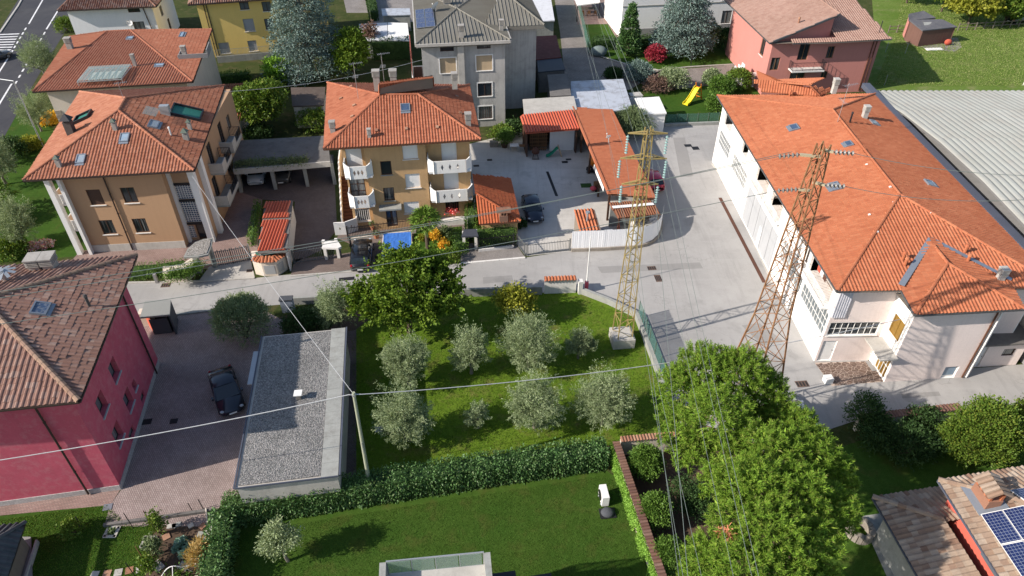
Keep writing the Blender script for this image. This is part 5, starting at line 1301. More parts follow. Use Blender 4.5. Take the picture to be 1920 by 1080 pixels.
# ======== industrial shed with corrugated vault
zg = 7.0
a = at(1660, 190, zg); h = thing('industrial_shed', 'grey industrial shed with corrugated cement vault roof', 'shed', (40, 40, 0))
x0 = SE.x + .85; ys = 71.2
yr = [71.2, 64.2, 57.0, 49.6, 42.2, 34.8]; zf = lambda y: 6.55 + 1.7 * (1 - ((y - 50) / 21.0) ** 2)
sh = Block((x0, 34.8), 0, 44, 36, 0, 6.3); build_walls(h, sh, m['grey_block'], {})
first = True
for i in range(5):
 f = [Vector((x0 + 44, yr[i + 1] - .15, zf(yr[i + 1]) + .0)), Vector((x0, yr[i + 1] - .15, zf(yr[i + 1]))), Vector((x0, yr[i], zf(yr[i]) + .05)), Vector((x0 + 44, yr[i], zf(yr[i]) + .05))]
 uu = Vector((1, 0, 0)); vv = (f[2] - f[1]); L = vv.length; vv.normalize(); nn = uu.cross(vv)
 V, F = tile_arrays(np.zeros((1, 3)), (1, 0, 0), (0, 1, 0), (0, 0, 1), 1.24, L / 1.02, 'wave', np.random.default_rng(3), 0, .3); V[:, 2] *= .2
 me = np_mesh('roof_sheet', V, F); me.materials.append(m['cement_sheet'])
 if first: mb = MB(); first = False
 mb.poly([p - Vector((0, 0, .12)) for p in f])
 sets_ = (uu, vv, nn, f[1], me)
 for j in range(35):
  o = D.objects.new('roof_sheet', me); COL.objects.link(o); o['_'] = 0; del o['_']
  Mx = Matrix((uu, vv, nn)).transposed().to_4x4(); Mx.translation = f[1] + uu * (j * 1.24) - LOC[h.name] + nn * (.0 + .012 * rnd.random()); o.matrix_basis = Mx; o['row'] = i
rf = mb.build('roof', m['grey_block'], h)
for o in [q for q in D.objects if q.name.startswith('roof_sheet')]:
 del o['row']; o.parent = rf
mb = MB(); mb.bar((x0 - .38, 72, zg + .1), (x0 - .38, 33, zg + .1), .75, .5); mb.build('gutter_channel', m['dark_metal'] if False else (m.get('gutter_slate') or M('gutter_slate', (.085, .095, .125), rough=.6)), h)
# ------------------------------------------------------------------ garages, sheds, canopies, walls
Z = Vector((0, 0, 1))
# ---- garage with the gravel roof
zt = 3.1
c = [at(442, 908, zt), at(635, 893, zt), at(648, 622, zt), at(485, 632, zt)]; u = (c[1] - c[0]).normalized(); v = Vector((-u.y, u.x, 0)); w = (c[1] - c[0]).length; d = 12.9
O = c[0]; v = (c[2] - c[1]).normalized(); u = Vector((v.y, -v.x, 0)); O = c[1] - u * w
h = thing('gravel_roof_garage', 'low garage with flat gravel roof and pale concrete edge', 'garage', (O.x, O.y, 0))
gb_ = Block(O + u * .1 + v * .1, math.atan2(u.y, u.x), w - .2, d - .2, 0, zt - .12); build_walls(h, gb_, m['concrete_light'], {})
mb = MB(); mb.obox(O + Vector((0, 0, -.11)), u * w, v * d, Z * .1); k = mb.build('roof', m['concrete_light'], h)
mb = MB(); mb.obox(O + u * .18 + v * .16, u * (w - 1.2), v * (d - .32), Z * .06); mb.build('gravel', m['gravel_roof'], k)
gr = np.random.default_rng(4); N = 9000; px_ = gr.uniform(.2, w - 1.05, N); py_ = gr.uniform(.2, d - .2, N); s_ = gr.uniform(.02, .042, N)
base = np.array(O)[None] + px_[:, None] * np.array(u) + py_[:, None] * np.array(v) + np.array([0, 0, .055]); an = gr.uniform(0, 6.28, N)
tet = np.array([[1, 0, 0], [-.6, .8, 0], [-.6, -.8, 0], [0, .1, .7]])
V = tet[None] * s_[:, None, None]; ca, sa = np.cos(an)[:, None], np.sin(an)[:, None]; V = np.stack([V[:, :, 0] * ca - V[:, :, 1] * sa, V[:, :, 0] * sa + V[:, :, 1] * ca, V[:, :, 2]], 2) + base[:, None]
F = (np.array([[0, 1, 3], [1, 2, 3], [2, 0, 3]])[None] + (np.arange(N) * 4)[:, None, None]).reshape(-1, 3)
M_tile('loose_gravel', [(.17, .165, .16), (.32, .31, .29), (.24, .235, .23), (.42, .4, .38), (.28, .27, .26)], .1); np_obj('gravel_stones', V.reshape(-1, 3), F, m['loose_gravel'], k, 'stuff')
for i in range(13):
 mb = MB(); mb.obox(O + u * (w - 1.0) + v * (i * d / 13 + .006), u * .98, v * (d / 13 - .012), Z * .09); mb.build('edge_slab', m['concrete'], k)
mb = MB(); mb.obox(O + u * (w + .02), u * .1, v * d, Z * .14); mb.obox(O + u * .0 - v * .06, u * w, v * .05, Z * .12); mb.obox(O - u * .08, u * .07, v * d, Z * .1); mb.build('roof_trim', m['gutter_slate'], k)
mb = MB(); q = at(561, 746, zt + .1); mb.box(q, (.28, .28, .4), .1); e = mb.build('vent_box', m['concrete_dark'], h); mb = MB(); mb.box(q + Z * .41, (.5, .5, .07), .1); mb.build('vent_cap', m['white_paint'], e)
mb = MB(); a0 = O + v * (d - .9); mb.obox(a0 - u * .62 - v * 3.2 - Z * .6, u * .5, v * 3.2, Z * .08); mb.build('door_canopy', m['galv'], h)
# ---- open garages under a planted flat roof, between the tan and ochre houses
zt = 2.75
c = [at(437, 318, zt), at(619, 303, zt), at(614, 254, zt), at(436, 264, zt)]
h = thing('open_garages', 'open garages under a flat concrete roof with shrubs', 'garage', (c[0].x, c[0].y, 0))
mb = MB(); mb.prism([(p.x, p.y) for p in c], zt - .3, zt); k = mb.build('roof', m['concrete_dark'], h)
mb = MB(); d_ = (c[1] - c[0]); n_ = Vector((d_.y, -d_.x, 0)).normalized(); mb.obox(c[0] + n_ * .004 - Z * .5, d_, n_ * .14, Z * .58); mb.build('fascia_beam', m['concrete_light'], h)
bk = (c[3] - c[0]); 
for t in (0.0, .36, .70, .99): mb = MB(); mb.obox(c[0] + d_ * t - Z * zt + bk * .03, d_.normalized() * .35, bk * .3, Z * (zt - .31)); mb.build('pillar', m['concrete'], h)
mb = MB(); mb.obox(c[0] + bk * .98 - Z * zt, d_, bk.normalized() * .2, Z * (zt - .31)); mb.build('back_wall', m['concrete_dark'], h)
# ---- generic mono-pitch or flat shed
def shed(name, label, cat, quad, z, roofmat, wallmat, t=.14, wallz=None, name2='roof', walls=True, tile=None):
 P = [at(x, y, zz) for (x, y), zz in zip(quad, z if isinstance(z, (list, tuple)) else [z] * 4)]
 base = Vector((sum(p.x for p in P) / 4, sum(p.y for p in P) / 4, 0)); hh = thing(name, label, cat, base)
 mb = MB(); mb.slab(P, t); rf = mb.build('roof', roofmat, hh)
 if tile:
  f = [P[i] + Z * .01 for i in tile[1]]
  if tile[3] > 4: pos, ln, uu, vv, nn = strip_grid(f, tile[2])
  else: pos, uu, vv, nn = tile_grid(f, tile[2], tile[3]); ln = tile[3]
  V, F = tile_arrays(pos, uu, vv, nn, tile[2], ln, tile[0], np.random.default_rng(2)); np_obj('tile_courses', V, F, roofmat, rf, 'stuff')
 if walls:
  ctr = sum(P, Vector()) / 4; Q = [ctr + (p - ctr) * .94 for p in P]; mb = MB()
  for i in (range(4) if walls is True else walls):
   a, b = Q[i], Q[(i + 1) % 4]; nrm = Vector((b.y - a.y, a.x - b.x, 0)).normalized() * .1
   mb.add([(a.x, a.y, 0), (b.x, b.y, 0), (b.x, b.y, b.z - t), (a.x, a.y, a.z - t), (a.x - nrm.x, a.y - nrm.y, 0), (b.x - nrm.x, b.y - nrm.y, 0), (b.x - nrm.x, b.y - nrm.y, b.z - t), (a.x - nrm.x, a.y - nrm.y, a.z - t)], [(0, 1, 2, 3), (4, 7, 6, 5), (0, 3, 7, 4), (1, 5, 6, 2)])
  mb.build('wall', wallmat, hh)
 return hh, P
M('red_sheet', (.36, .045, .03), var=.15, rough=.5); M_tile('red_metal', [(.66, .13, .075), (.72, .16, .09)], .12, (.45, .09, .05), rough=.45); M_tile('green_metal', [(.05, .18, .12), (.06, .2, .14)], .2, (.04, .1, .07), rough=.5)
# red ribbed roof over the garage ramp, in two bays
h, P = shed('ramp_canopy', 'narrow bright red ribbed canopy over a sloping ramp', 'canopy', [(483, 474), (538, 472), (549, 376), (497, 378)], 2.2, m['concrete_dark'], m['white_stone'], .12, walls=(1, 3))
for t0, t1 in ((.02, .60), (.64, .98)):
 L = lambda s, t: (P[0].lerp(P[1], s)).lerp(P[3].lerp(P[2], s), t) + Z * .03
 f = [L(.02, t0), L(.9, t0), L(.9, t1), L(.02, t1)]; pos, ln, uu, vv, nn = strip_grid(f, .26); V, F = tile_arrays(pos, uu, vv, nn, .26, ln, 'rolls', np.random.default_rng(2), 0, .01); np_obj('roof_sheet', V, F, m['red_metal'], h)
# small kiosk with tiled parapet and green metal top
h = thing('meter_kiosk', 'small white kiosk with terracotta coping and green roof', 'kiosk', at(508, 517))
P = [at(*p) for p in ((480, 514), (496, 518), (522, 517), (540, 505), (546, 494), (478, 496))]; mb = MB(); mb.prism([(p.x, p.y) for p in P], 0, 1.45); mb.build('wall', m['pl_cream'], h)
mb = MB(); ctr = sum(P, Vector()) / 6; mb.prism([tuple((ctr + (p - ctr) * .75)[:2]) for p in P], 1.452, 1.52); k = mb.build('roof', m['green_metal'], h)
for i in (5, 0, 1, 2, 3):
 a, b = P[i], P[(i + 1) % 6]; L = (b - a).length; kk = max(2, int(L / .24)); n_ = Vector(((b - a).y, -(b - a).x, 0)).normalized(); n_ = n_ if (ctr - a).dot(n_) < 0 else -n_
 if i == 5: continue
 for j in range(kk):
  V, F = ridge_arrays(a.lerp(b, (j + .5) / kk) + n_ * .16 + Z * 1.5, a.lerp(b, (j + .5) / kk) - n_ * .45 + Z * 1.72, L / kk * .5, 5, .03); np_obj('roof_tile', V, F, m['tile_factory'], h)
for (i, j, s0, s1) in ((1, 2, .12, .88), (2, 3, .15, .7)):
 a, b = P[i], P[j]; n_ = Vector(((b - a).y, -(b - a).x, 0)).normalized(); n_ = n_ if (ctr - a).dot(n_) < 0 else -n_; mb = MB(); mb.obox(a.lerp(b, s0) + n_ * .004 + Z * .25, (b - a) * (s1 - s0), n_ * .03, Z * .85); mb.build('meter_door', m['galv'], h)
# annex roof beside the ochre house
zl, zh = 2.55, 4.3
P = dict(a=at(899, 420, zl), b=at(976, 414, zl), c=at(957, 333, zl), d=at(889, 326, zh), e=at(892, 362, zh))
h = thing('red_roof_annex', 'small outbuilding with vivid red tiled roof beside the yard', 'outbuilding', (P['a'].x, P['a'].y, 0))
RX = make_roof(h, [[P['a'], P['b'], P['e']], [P['b'], P['c'], P['d'], P['e']]], m['tile_annex'], [(P['b'], P['e'])], [(P['a'], P['b'])], .26, .38, 'port', m['copper'], soffit=[P['a'], P['b'], P['c'], P['d']])
mb = MB(); q = [P['a'].lerp(P['c'], .08), P['b'].lerp(P['d'], .06), P['c'].lerp(P['a'], .06), P['d']]; mb.prism([(p.x, p.y) for p in q], 0, zl - .2); mb.build('wall', m['pl_ochre'], h)
q = on_roof(RX, 944, 410)[0]; mb = MB(); mb.box(q - Z * .3, (.75, .6, .75), .12); e = mb.build('chimney', m['tile_coping_dark'], h); 
for k in (-.26, 0, .26): mb = MB(); mb.box(q + Vector((k, 0, .45)), (.12, .55, .32), .12); mb.build('chimney_brick', m['tile_coping'], e)
V, F = ridge_arrays(q + Vector((-.6, -.1, .8)), q + Vector((.6, .05, .8)), .4, .3); np_obj('chimney_roof', V, F, m['tile_coping'], e)
# long carport roof
P = [at(1141, 362, 3.2), at(1229, 371, 2.9), at(1148, 206, 2.9), at(1074, 201, 3.2)]
h = thing('long_carport', 'long orange tiled carport along the lane', 'carport', (P[0].x, P[0].y, 0))
f = [P[1], P[2], P[3], P[0]]; ft = [P[0] + Z * .01, P[1] + Z * .01, P[2] + Z * .01, P[3] + Z * .01]
mb = MB(); mb.slab(ft, .22); rf = mb.build('roof', m['copper'], h)
u_ = (P[2] - P[1]).normalized(); pos, uu, vv, nn = tile_grid([p + Z * .02 for p in f], .3, .36); V, F = tile_arrays(pos, uu, vv, nn, .3, .36, 'low', np.random.default_rng(2), .004, .008); np_obj('tile_courses', V, F, m['tile_carport'], rf, 'stuff')
mb = MB(); mb.bar(P[0] - Z * .02, P[3] - Z * .02, .16, .3); mb.build('verge_board', m['tile_carport'], h)
for t in (.02, .25, .5, .75, .97):
 for a, b in ((P[0], P[3]), (P[1], P[2])): q = a.lerp(b, t).lerp((P[1].lerp(P[2], t) if a is P[0] else P[0].lerp(P[3], t)), .05); mb = MB(); mb.box((q.x, q.y, 0), (.18, .18, 2.75), .1); mb.build('post', m['wood_dark'], h)
mb = MB(); q0, q1 = P[1].lerp(P[0], .03), P[2].lerp(P[3], .03); d_ = q1 - q0; d_.z = 0; mb.obox((q0.x, q0.y, 0), d_, Vector((-d_.y, d_.x, 0)).normalized() * .15, Z * 2.6); mb.build('back_wall', m['concrete'], h)
mb = MB(); a, b = P[0].lerp(P[3], .08), P[0].lerp(P[3], .32); mb.obox(a - Z * .75 + Vector((-.12, 0, 0)), b - a, (.05, 0, 0), Z * .45); mb.build('white_blind', m['white_paint'], h)
q = P[0].lerp(P[1], .5).lerp(P[2].lerp(P[3], .5), .55); dish(h, q + Z * .05, .3, 2, m['white_paint'])
# woodshed with red metal roof
h, P = shed('wood_shed', 'slatted wood shed with white door under a red metal roof', 'shed', [(985, 250), (1086, 242), (1073, 207), (977, 216)], [2.9, 2.9, 3.4, 3.4], m['red_metal'], m['wood_dark'], .1, walls=(1, 2, 3), tile=('rolls', (0, 1, 2, 3), .3, 5))
a, b = at(993, 283), at(1026, 282); mb = MB(); u_ = (b - a)
bk = MB(); bk.obox(a + Vector((0, .9, 0)), u_, (0, .1, 0), Z * 2.7); bk.build('dark_back', m['wood_dark'], h)
for i in range(9): mb = MB(); mb.obox(a + u_ * (i / 9), u_ * .055, (0, .08, 0), Z * 2.6); mb.build('slat', m['wood'], h)
for i in range(6): mb = MB(); mb.obox(a + Vector((0, -.06, .2 + i * .42)), u_, (0, .05, 0), Z * .09); mb.build('rail', m['wood'], h)
a, b = at(1030, 283), at(1078, 281); mb = MB(); mb.obox(a, b - a, (0, .1, 0), Z * 2.5); mb.build('sliding_door', m['white_paint'], h)
# lean-to of brown corrugated sheets at the lane corner
h, P = shed('brown_lean_to', 'lean-to of brown corrugated sheets with one white strip', 'lean-to', [(1159, 410), (1240, 402), (1220, 375), (1142, 381)], [2.2, 2.2, 2.5, 2.5], m['brown_sheet'], m['concrete'], .06, walls=(2,), tile=('rolls', (0, 1, 2, 3), .22, 6))
L = lambda s, t: (P[0].lerp(P[1], s)).lerp(P[3].lerp(P[2], s), t); mb = MB(); mb.slab([L(.0, .55) + Z * .2, L(.97, .55) + Z * .2, L(.97, .7) + Z * .2, L(.0, .7) + Z * .2], .03); mb.build('white_strip', m['white_paint'], h)
for s_ in (.04, .5, .96): q = L(s_, .06); mb = MB(); mb.box((q.x, q.y, 0), (.12, .12, q.z - .08)); mb.build('post', m['wood_dark'], h)
# tiny tiled shed by the gate with a stove pipe
h, P = shed('tiled_garden_shed', 'tiny shed with orange roll tiles and a stove pipe', 'shed', [(1087, 435), (1127, 432), (1115, 393), (1077, 395)], [1.9, 1.9, 2.4, 2.4], m['soffit'], m['wood_grey'], .08, walls=True)
f = [p + Z * .02 for p in P]; pos, uu, vv, nn = tile_grid(f, .3, .4); V, F = tile_arrays(pos, uu, vv, nn, .3, .4, 'coppo', np.random.default_rng(2))
for i in range(0, len(V), 21): np_obj('roof_tile', V[i:i + 21], F[:12] - F[0].min() * 0 if i == 0 else F[:12], m['tile_factory'], h)
q = at(1101, 412, 2.3); mb = MB(); mb.tube(q - Z * .3, q + Z * .7, .1, 8); mb.tube(q + Z * .7, q + Z * .85, .2, 8); mb.build('stove_pipe', m['galv'], h)
# white sheet wall round the corner plot
pts = [(1071, 471), (1100, 470), (1130, 469), (1160, 467), (1190, 465), (1206, 462), (1222, 455), (1233, 445), (1238, 432), (1240, 418)]
P = [at(*p) for p in pts]; h = thing('white_screen_wall', 'white corrugated screen wall curving round the street corner', 'wall', P[4])
seg = []
for a, b in zip(P[:-1], P[1:]):
 k = max(1, round((b - a).length / .9)); seg += [(a.lerp(b, i / k), a.lerp(b, (i + 1) / k)) for i in range(k)]
mb = MB()
for a, b in seg: mb.bar(a + Z * .16, b + Z * .16, .3, .32)
mb.build('stone_base', m['stone'], h)
for a, b in seg:
 mb = MB(); d_ = b - a; n_ = Vector((d_.y, -d_.x, 0)).normalized(); kk = 8; top = 2.15 + rnd.uniform(-.05, .05)
 vs, fs = [], []
 for i in range(kk + 1):
  q = a + d_ * i / kk + n_ * (.006 * (i % 2) + rnd.uniform(-.004, .004)); vs += [(q.x, q.y, .3), (q.x, q.y, top)]
 fs = [(2 * i, 2 * i + 2, 2 * i + 3, 2 * i + 1) for i in range(kk)]; mb.add(vs, fs); mb.build('panel', m.get('white_screen') or M('white_screen', (.86, .86, .86), var=.04, streak=.1), h)
# flat-roofed sheds at the top of the yard
shed('grey_blue_flat_shed', 'flat shed roof of silvery felt with dark water stains', 'shed', [(1072, 216), (1186, 204), (1168, 148), (1070, 152)], 2.9, m.get('felt') or M('felt', (.44, .47, .52), var=.12, scale=.5, patch=.7, col2=(.22, .21, .21), rough=.5), m['concrete'])
shed('white_roof_shed', 'low white roofed shed beside the lane end', 'shed', [(1206, 214), (1250, 212), (1236, 181), (1190, 184)], 2.4, m['white_paint'], m['white_paint'])
shed('small_white_shed', 'tiny white shed roof behind the lane hedge', 'shed', [(1182, 180), (1206, 179), (1200, 172), (1178, 174)], 2.3, m['concrete_light'], m['white_paint'])
shed('flat_concrete_shed', 'pale flat concrete roof behind the red shed canopy', 'shed', [(983, 217), (1082, 205), (1076, 180), (980, 186)], 3.3, m['concrete_light'], m['concrete'])
shed('dark_slate_shed', 'dark slatted shed roof between grey block and felt roof', 'shed', [(1032, 180), (1071, 178), (1064, 138), (1026, 140)], 3.4, m['concrete_dark'], m['concrete_dark'])
shed('black_sheet_shed', 'black sheet roof in front of the maroon roof', 'shed', [(1009, 135), (1060, 130), (1053, 109), (1007, 112)], 2.8, m.get('slate') or M('slate', (.055, .06, .075), var=.25, rough=.6), m['concrete_dark'])
shed('maroon_shed', 'maroon sheet roof beside the cobbled drive', 'shed', [(1002, 112), (1053, 107), (1043, 66), (1000, 68)], 2.9, m.get('maroon') or M('maroon', (.12, .035, .03), var=.25, patch=.4, col2=(.2, .09, .07)), m['concrete'])
shed('white_felt_shed', 'white felt roof at the top of the drive', 'shed', [(1004, 40), (1040, 38), (1030, -20), (990, -20)], 3.0, m.get('felt_white') or M('felt_white', (.6, .61, .63), var=.1, patch=.5, col2=(.42, .42, .43)), m['concrete'])
shed('white_canopy_roof', 'white patched canopy roof left of the grey block', 'shed', [(678, 76), (727, 75), (726, 42), (673, 45)], 2.6, m['felt_white'], m['concrete'])
shed('white_sheet_shed', 'clean white sheet roof next to the patched one', 'shed', [(728, 75), (768, 76), (764, 43), (727, 42)], 2.6, m['white_paint'], m['concrete'])
shed('felt_roof_strip', 'long speckled roof strip behind the hedge', 'shed', [(717, 29), (770, 27), (768, 15), (715, 16)], 2.5, m['felt'], m['concrete'])
shed('brown_felt_shed', 'low shed with brown felt roof beside the round tree', 'shed', [(548, 199), (607, 197), (610, 163), (545, 164)], 2.8, m.get('brown_felt') or M('brown_felt', (.10, .075, .06), var=.25, patch=.4, col2=(.16, .13, .11), rough=.7), m['pl_cream'])
shed('red_tile_shed', 'low red tiled shed right of the tan house', 'shed', [(412, 236), (447, 233), (465, 155), (395, 160)], [2.5, 2.5, 3.2, 3.2], m['tile_shed'], m['white_stone'], tile=('coppo', (0, 1, 2, 3), .28, .38))
# picnic shelter at the top
h, P = shed('garden_shelter', 'flat white shelter over a wooden table', 'shelter', [(1083, 10), (1125, 4), (1120, -22), (1070, -18)], 2.5, m['white_paint'], m['white_paint'], walls=False)
for p in P[:2]: mb = MB(); mb.box((p.x, p.y, 0), (.15, .15, 2.4)); mb.build('post', m['dark_metal'], h)
# wooden animal sheds in the meadow
h, P = shed('meadow_barn', 'dark wooden barn with grey felt roof in the meadow', 'barn', [(1730, 57), (1795, 50), (1767, 36), (1705, 37)], [2.4, 2.4, 3.0, 3.0], m.get('barn_roof') or M('barn_roof', (.11, .11, .12), var=.2, patch=.4, col2=(.2, .19, .17)), m.get('barn_wood') or M('barn_wood', (.16, .085, .065), streak=.4), .15)
L = lambda s, t: (P[0].lerp(P[1], s)).lerp(P[3].lerp(P[2], s), t); mb = MB(); mb.slab([L(.2, .4) + Z * .05, L(.6, .35) + Z * .05, L(.75, .65) + Z * .05, L(.3, .7) + Z * .05], .04); mb.build('roof_patch', m['concrete'], h)
a, b = at(1735, 80), at(1790, 76)
for s0, s1, mt in ((.02, .25, 'wood'), (.3, .5, 'galv'), (.52, .72, 'galv')): mb = MB(); mb.obox(a.lerp(b, s0) + Vector((0, -.15, 0)), (b - a) * (s1 - s0), (0, .06, 0), Z * 1.7); mb.build('door', m[mt], h)
q = at(1772, 82); mb = MB(); mb.ball(q + Vector((0, -.6, .45)), (.55, .35, .45)); tag(mb.build('barrow', m['cloth_red'], smooth=True), 'red barrow tub in front of the meadow barn', 'barrow')
h, P = shed('small_barn', 'smaller wooden shed with gable behind the meadow barn', 'barn', [(1704, 38), (1755, 33), (1732, 20), (1704, 26)], [2.6, 2.6, 3.1, 3.1], m['barn_roof'], m['pl_pink'], .15)
# ---- house with solar panels, lower right
z1, z2 = 3.1, 4.9
C0, Wd = at(1637, 932, z1), at(1745, 1120, z1); d_ = (C0 - Wd).normalized(); nn_ = Vector((d_.y, -d_.x, 0)); Nn = at(1767, 912, z1)
e_n = (Nn - C0).normalized(); ap = apex(1768, 974, z1, C0, d_, .32)
h = thing('solar_house', 'house with pinkish tiled hip roofs and blue solar panels', 'house', (C0.x + 3, C0.y - 4, 0))
lowW = [Wd - d_ * 8, C0, ap, ap - d_ * 18]; lowN = [C0, C0 + e_n * 9, ap + e_n * 4, ap]
RL = make_roof(h, [lowW, lowN], m['tile_solar_house'], [], [(Wd - d_ * 8, C0), (C0, C0 + e_n * 9)], .30, .38, 'port', m['gutter_slate'], singles=150, jit=.01, name='lower_roof', soffit=[Wd - d_ * 8, C0, C0 + e_n * 9, Wd + e_n * 9 - d_ * 8])
U0, UW = at(1760, 900, z2), at(1892, 1108, z2); d2 = (U0 - UW).normalized(); n2 = Vector((d2.y, -d2.x, 0)); UN = at(1960, 868, z2); en2 = (UN - U0).normalized()
ap2 = apex(1925, 941, z2, U0, d2, .30); upW = [UW - d2 * 8, U0, ap2, ap2 - d2 * 20]; upN = [U0, U0 + en2 * 16, ap2 + en2 * 9, ap2]
RU = make_roof(h, [upW, upN], m['tile_solar_house'], [], [(UW - d2 * 8, U0), (U0, U0 + en2 * 16)], .30, .38, 'port', m['gutter_slate'], singles=150, jit=.01, name='upper_roof', soffit=[UW - d2 * 8, U0, U0 + en2 * 16, UW - d2 * 8 + en2 * 16])
for R_, (p, q) in ((RL, (C0, ap)), (RU, (U0, ap2))):
 V, F = ridge_arrays(p, q, .17, .42)
 for i in range(0, len(V), 10): np_obj('ridge_tile', V[i:i + 10], [(j, j + 1, 6 + j, 5 + j) for j in range(4)], m['tile_solar_house'], R_.ob)
mb = MB(); i1 = .7; a = C0 + n2 * 0
w0 = Wd - d_ * 8 + e_n * i1; w1 = C0 - d_ * i1 + e_n * i1; w2 = C0 + e_n * 9 - d_ * i1; mb.prism([(w0.x, w0.y), (w1.x, w1.y), (w2.x, w2.y), (w2.x, w2.y - 14)], 0, z1 - .2); mb.build('wall', m['concrete'], h)  # darker concrete tone puts the pine's shade into the wall colour
M('coral', (.62, .13, .09), var=.06); mb = MB(); o = U0 + n2 * .55 - d2 * .6; up_ = [o, o + n2 * 12, o + n2 * 12 - d2 * 16, o - d2 * 16]; mb.prism([(p.x, p.y) for p in up_], 2.0, z2 - .2); mb.build('upper_wall', m['coral'], h)
for k in range(3): mb = MB(); mb.obox(o - d2 * (3.2 + k * 1.35) - n2 * .05 - Z * 1.0, -d2 * 1.25, n2 * .045, Z * .75); mb.build('clerestory_window', m['glass_grey'], h)
q, uu, vv, nn = on_roof(RU, 1846, 935); mb = MB(); ang_ = math.atan2(d2.y, d2.x); mb.box(q - Z * .4, (1.25, .75, 1.0), ang_); ch = mb.build('chimney', m['tile_coping'], h)
for kx in (-.5, -.17, .17, .5):
 for ky in (-.3, .3): mb = MB(); mb.box(q + rot2((kx, ky, 0), ang_) + Z * .6, (.14, .14, .42), ang_); mb.build('chimney_brick', m['tile_factory'], ch)
for sgn in (-1, 1):
 for k in range(5): V, F = ridge_arrays(q + rot2((-.56 + k * .28, .62 * sgn, 0), ang_) + Z * 1.0, q + rot2((-.56 + k * .28, 0, 0), ang_) + Z * 1.36, .145, 5, .02); np_obj('chimney_tile', V, F, m['tile_solar_house'], ch)
mb = MB(); mb.obox(q - uu * .9 - vv * .75 + nn * .07, uu * 1.8, vv * 1.5, nn * .03); mb.build('flashing', m['lead'], h)
M_solar('solar2', 0, .165, .165)
def panel_array(R_, px, py, cols, rows, pw, ph, su=1, sv=1, skip=()):
 q, uu, vv, nn = on_roof(R_, px, py); q = q + nn * .16
 for i in range(cols):
  for j in range(rows):
   if (i, j) in skip: continue
   o = q + uu * su * i * (pw + .03) + vv * sv * j * (ph + .03); a_, b_ = uu * su * pw, vv * sv * ph
   mb = MB(); mb.obox(o, a_, b_, nn * .045); k = mb.build('solar_panel', m['white_paint'], h)
   Pn = [o + nn * .049 + a_ * f_ + b_ * g_ for f_, g_ in ((.02, .015), (.98, .015), (.98, .985), (.02, .985))]
   me = np_mesh('cells', np.array([tuple(p) for p in Pn]) - np.array(LOC[h.name]), [(0, 1, 2, 3)]); uvl = me.uv_layers.new(name='UVMap'); uvl.data.foreach_set('uv', [0, 0, pw, 0, pw, ph, 0, ph]); link('cells', me, m['solar2'], k)
q, uu, vv, nn = on_roof(RU, 1840, 972); sgn = -1 if uu.dot(d2) > 0 else 1
panel_array(RU, 1838, 968, 4, 4, 1.72, 1.02, sgn, 1); q, uu, vv, nn = on_roof(RU, 1857, 889)
panel_array(RU, 1893, 925, 6, 2, 1.72, 1.02, 1 if uu.dot(en2) > 0 else -1, 1)
# ---- shed with grey roof, lower left corner
P = [at(8, 1095, 2.2), at(47, 980, 2.2), at(-40, 990, 2.2), at(-90, 1095, 2.2)]; T0, T1 = at(-4, 1010, 2.9), at(-40, 1095, 2.9)
h = thing('garden_cabin', 'grey pitched roof of a garden cabin in the lower left corner', 'cabin', (P[0].x, P[0].y, 0)); M_tile('shingle_grey', [(.10, .10, .11), (.13, .13, .14), (.085, .085, .09)], .3)
make_roof(h, [[P[0], P[1], T0, T1], [P[1], P[2], T0]], m['shingle_grey'], [(P[1], T0)], [], .33, .3, 'low', None, dmat=m['dark_metal']); mb = MB(); P2 = [P[0] + Vector((-.4, 0, 0)), P[1] + Vector((-.4, -.3, 0)), P[2], P[3]]; mb.prism([(p.x, p.y) for p in P2], 0, 2.05); mb.build('wall', m['wood_grey'], h)
a, b = at(47, 1095), at(71, 1018); mb = MB(); mb.obox(at(20, 1010) + Z * .05, at(20, 1095) - at(20, 1010), at(60, 1010) - at(20, 1010), Z * .15); mb.build('deck', m['grey_block'], h); mb = MB(); mb.obox(a, b - a, (.12, 0, 0), Z * .35); mb.build('deck_edge', m['concrete_light'], h)
# ---- terrace of the house below, bottom edge
zt = 5.2
c = [at(745, 1100, zt), at(924, 1085, zt), at(914, 1040, zt), at(722, 1060, zt)]; u = (c[1] - c[0]).normalized(); v = Vector((-u.y, u.x, 0))
h = thing('roof_terrace', 'white roof terrace with glass railing at the bottom edge', 'terrace', (c[0].x, c[0].y, 0)); e0, e1 = at(722, 1076, zt), at(914, 1057, zt); uu = (e1 - e0).normalized(); vv = Vector((-uu.y, uu.x, 0)); wd = (e1 - e0).length
mb = MB(); mb.obox(e0 - vv * 6 - Z * .3, uu * wd, vv * 6, Z * .3); mb.build('floor', m['concrete_light'], h); mb = MB(); mb.obox(e0 - vv * 6 + uu * .3 - vv * .01 - Z * zt, uu * (wd - .6), vv * 5.6, Z * (zt - .31)); mb.build('wall', m['pl_white'], h)
for k in (0, 1): mb = MB(); mb.obox(e0 + uu * (wd * k - .15) - vv * 3.0, uu * .3, vv * 3.0, Z * 1.0); mb.build('side_wall', m['concrete'], h)
for k in range(4): mb = MB(); mb.obox(e0 + uu * (.2 + (wd - .4) * k / 4) - vv * .05 + Z * .06, uu * ((wd - .4) / 4 - .06), vv * .03, Z * .95); mb.build('glass_panel', m['clear_glass'], h)
mb = MB(); mb.bar(e0 + uu * .15 + Z * 1.05, e0 + uu * (wd - .15) + Z * 1.05, .06, .06)
for k in range(5): q = e0 + uu * (.18 + (wd - .36) * k / 4); mb.bar(q, q + Z * 1.05, .05)
mb.build('railing', m['galv'], h)
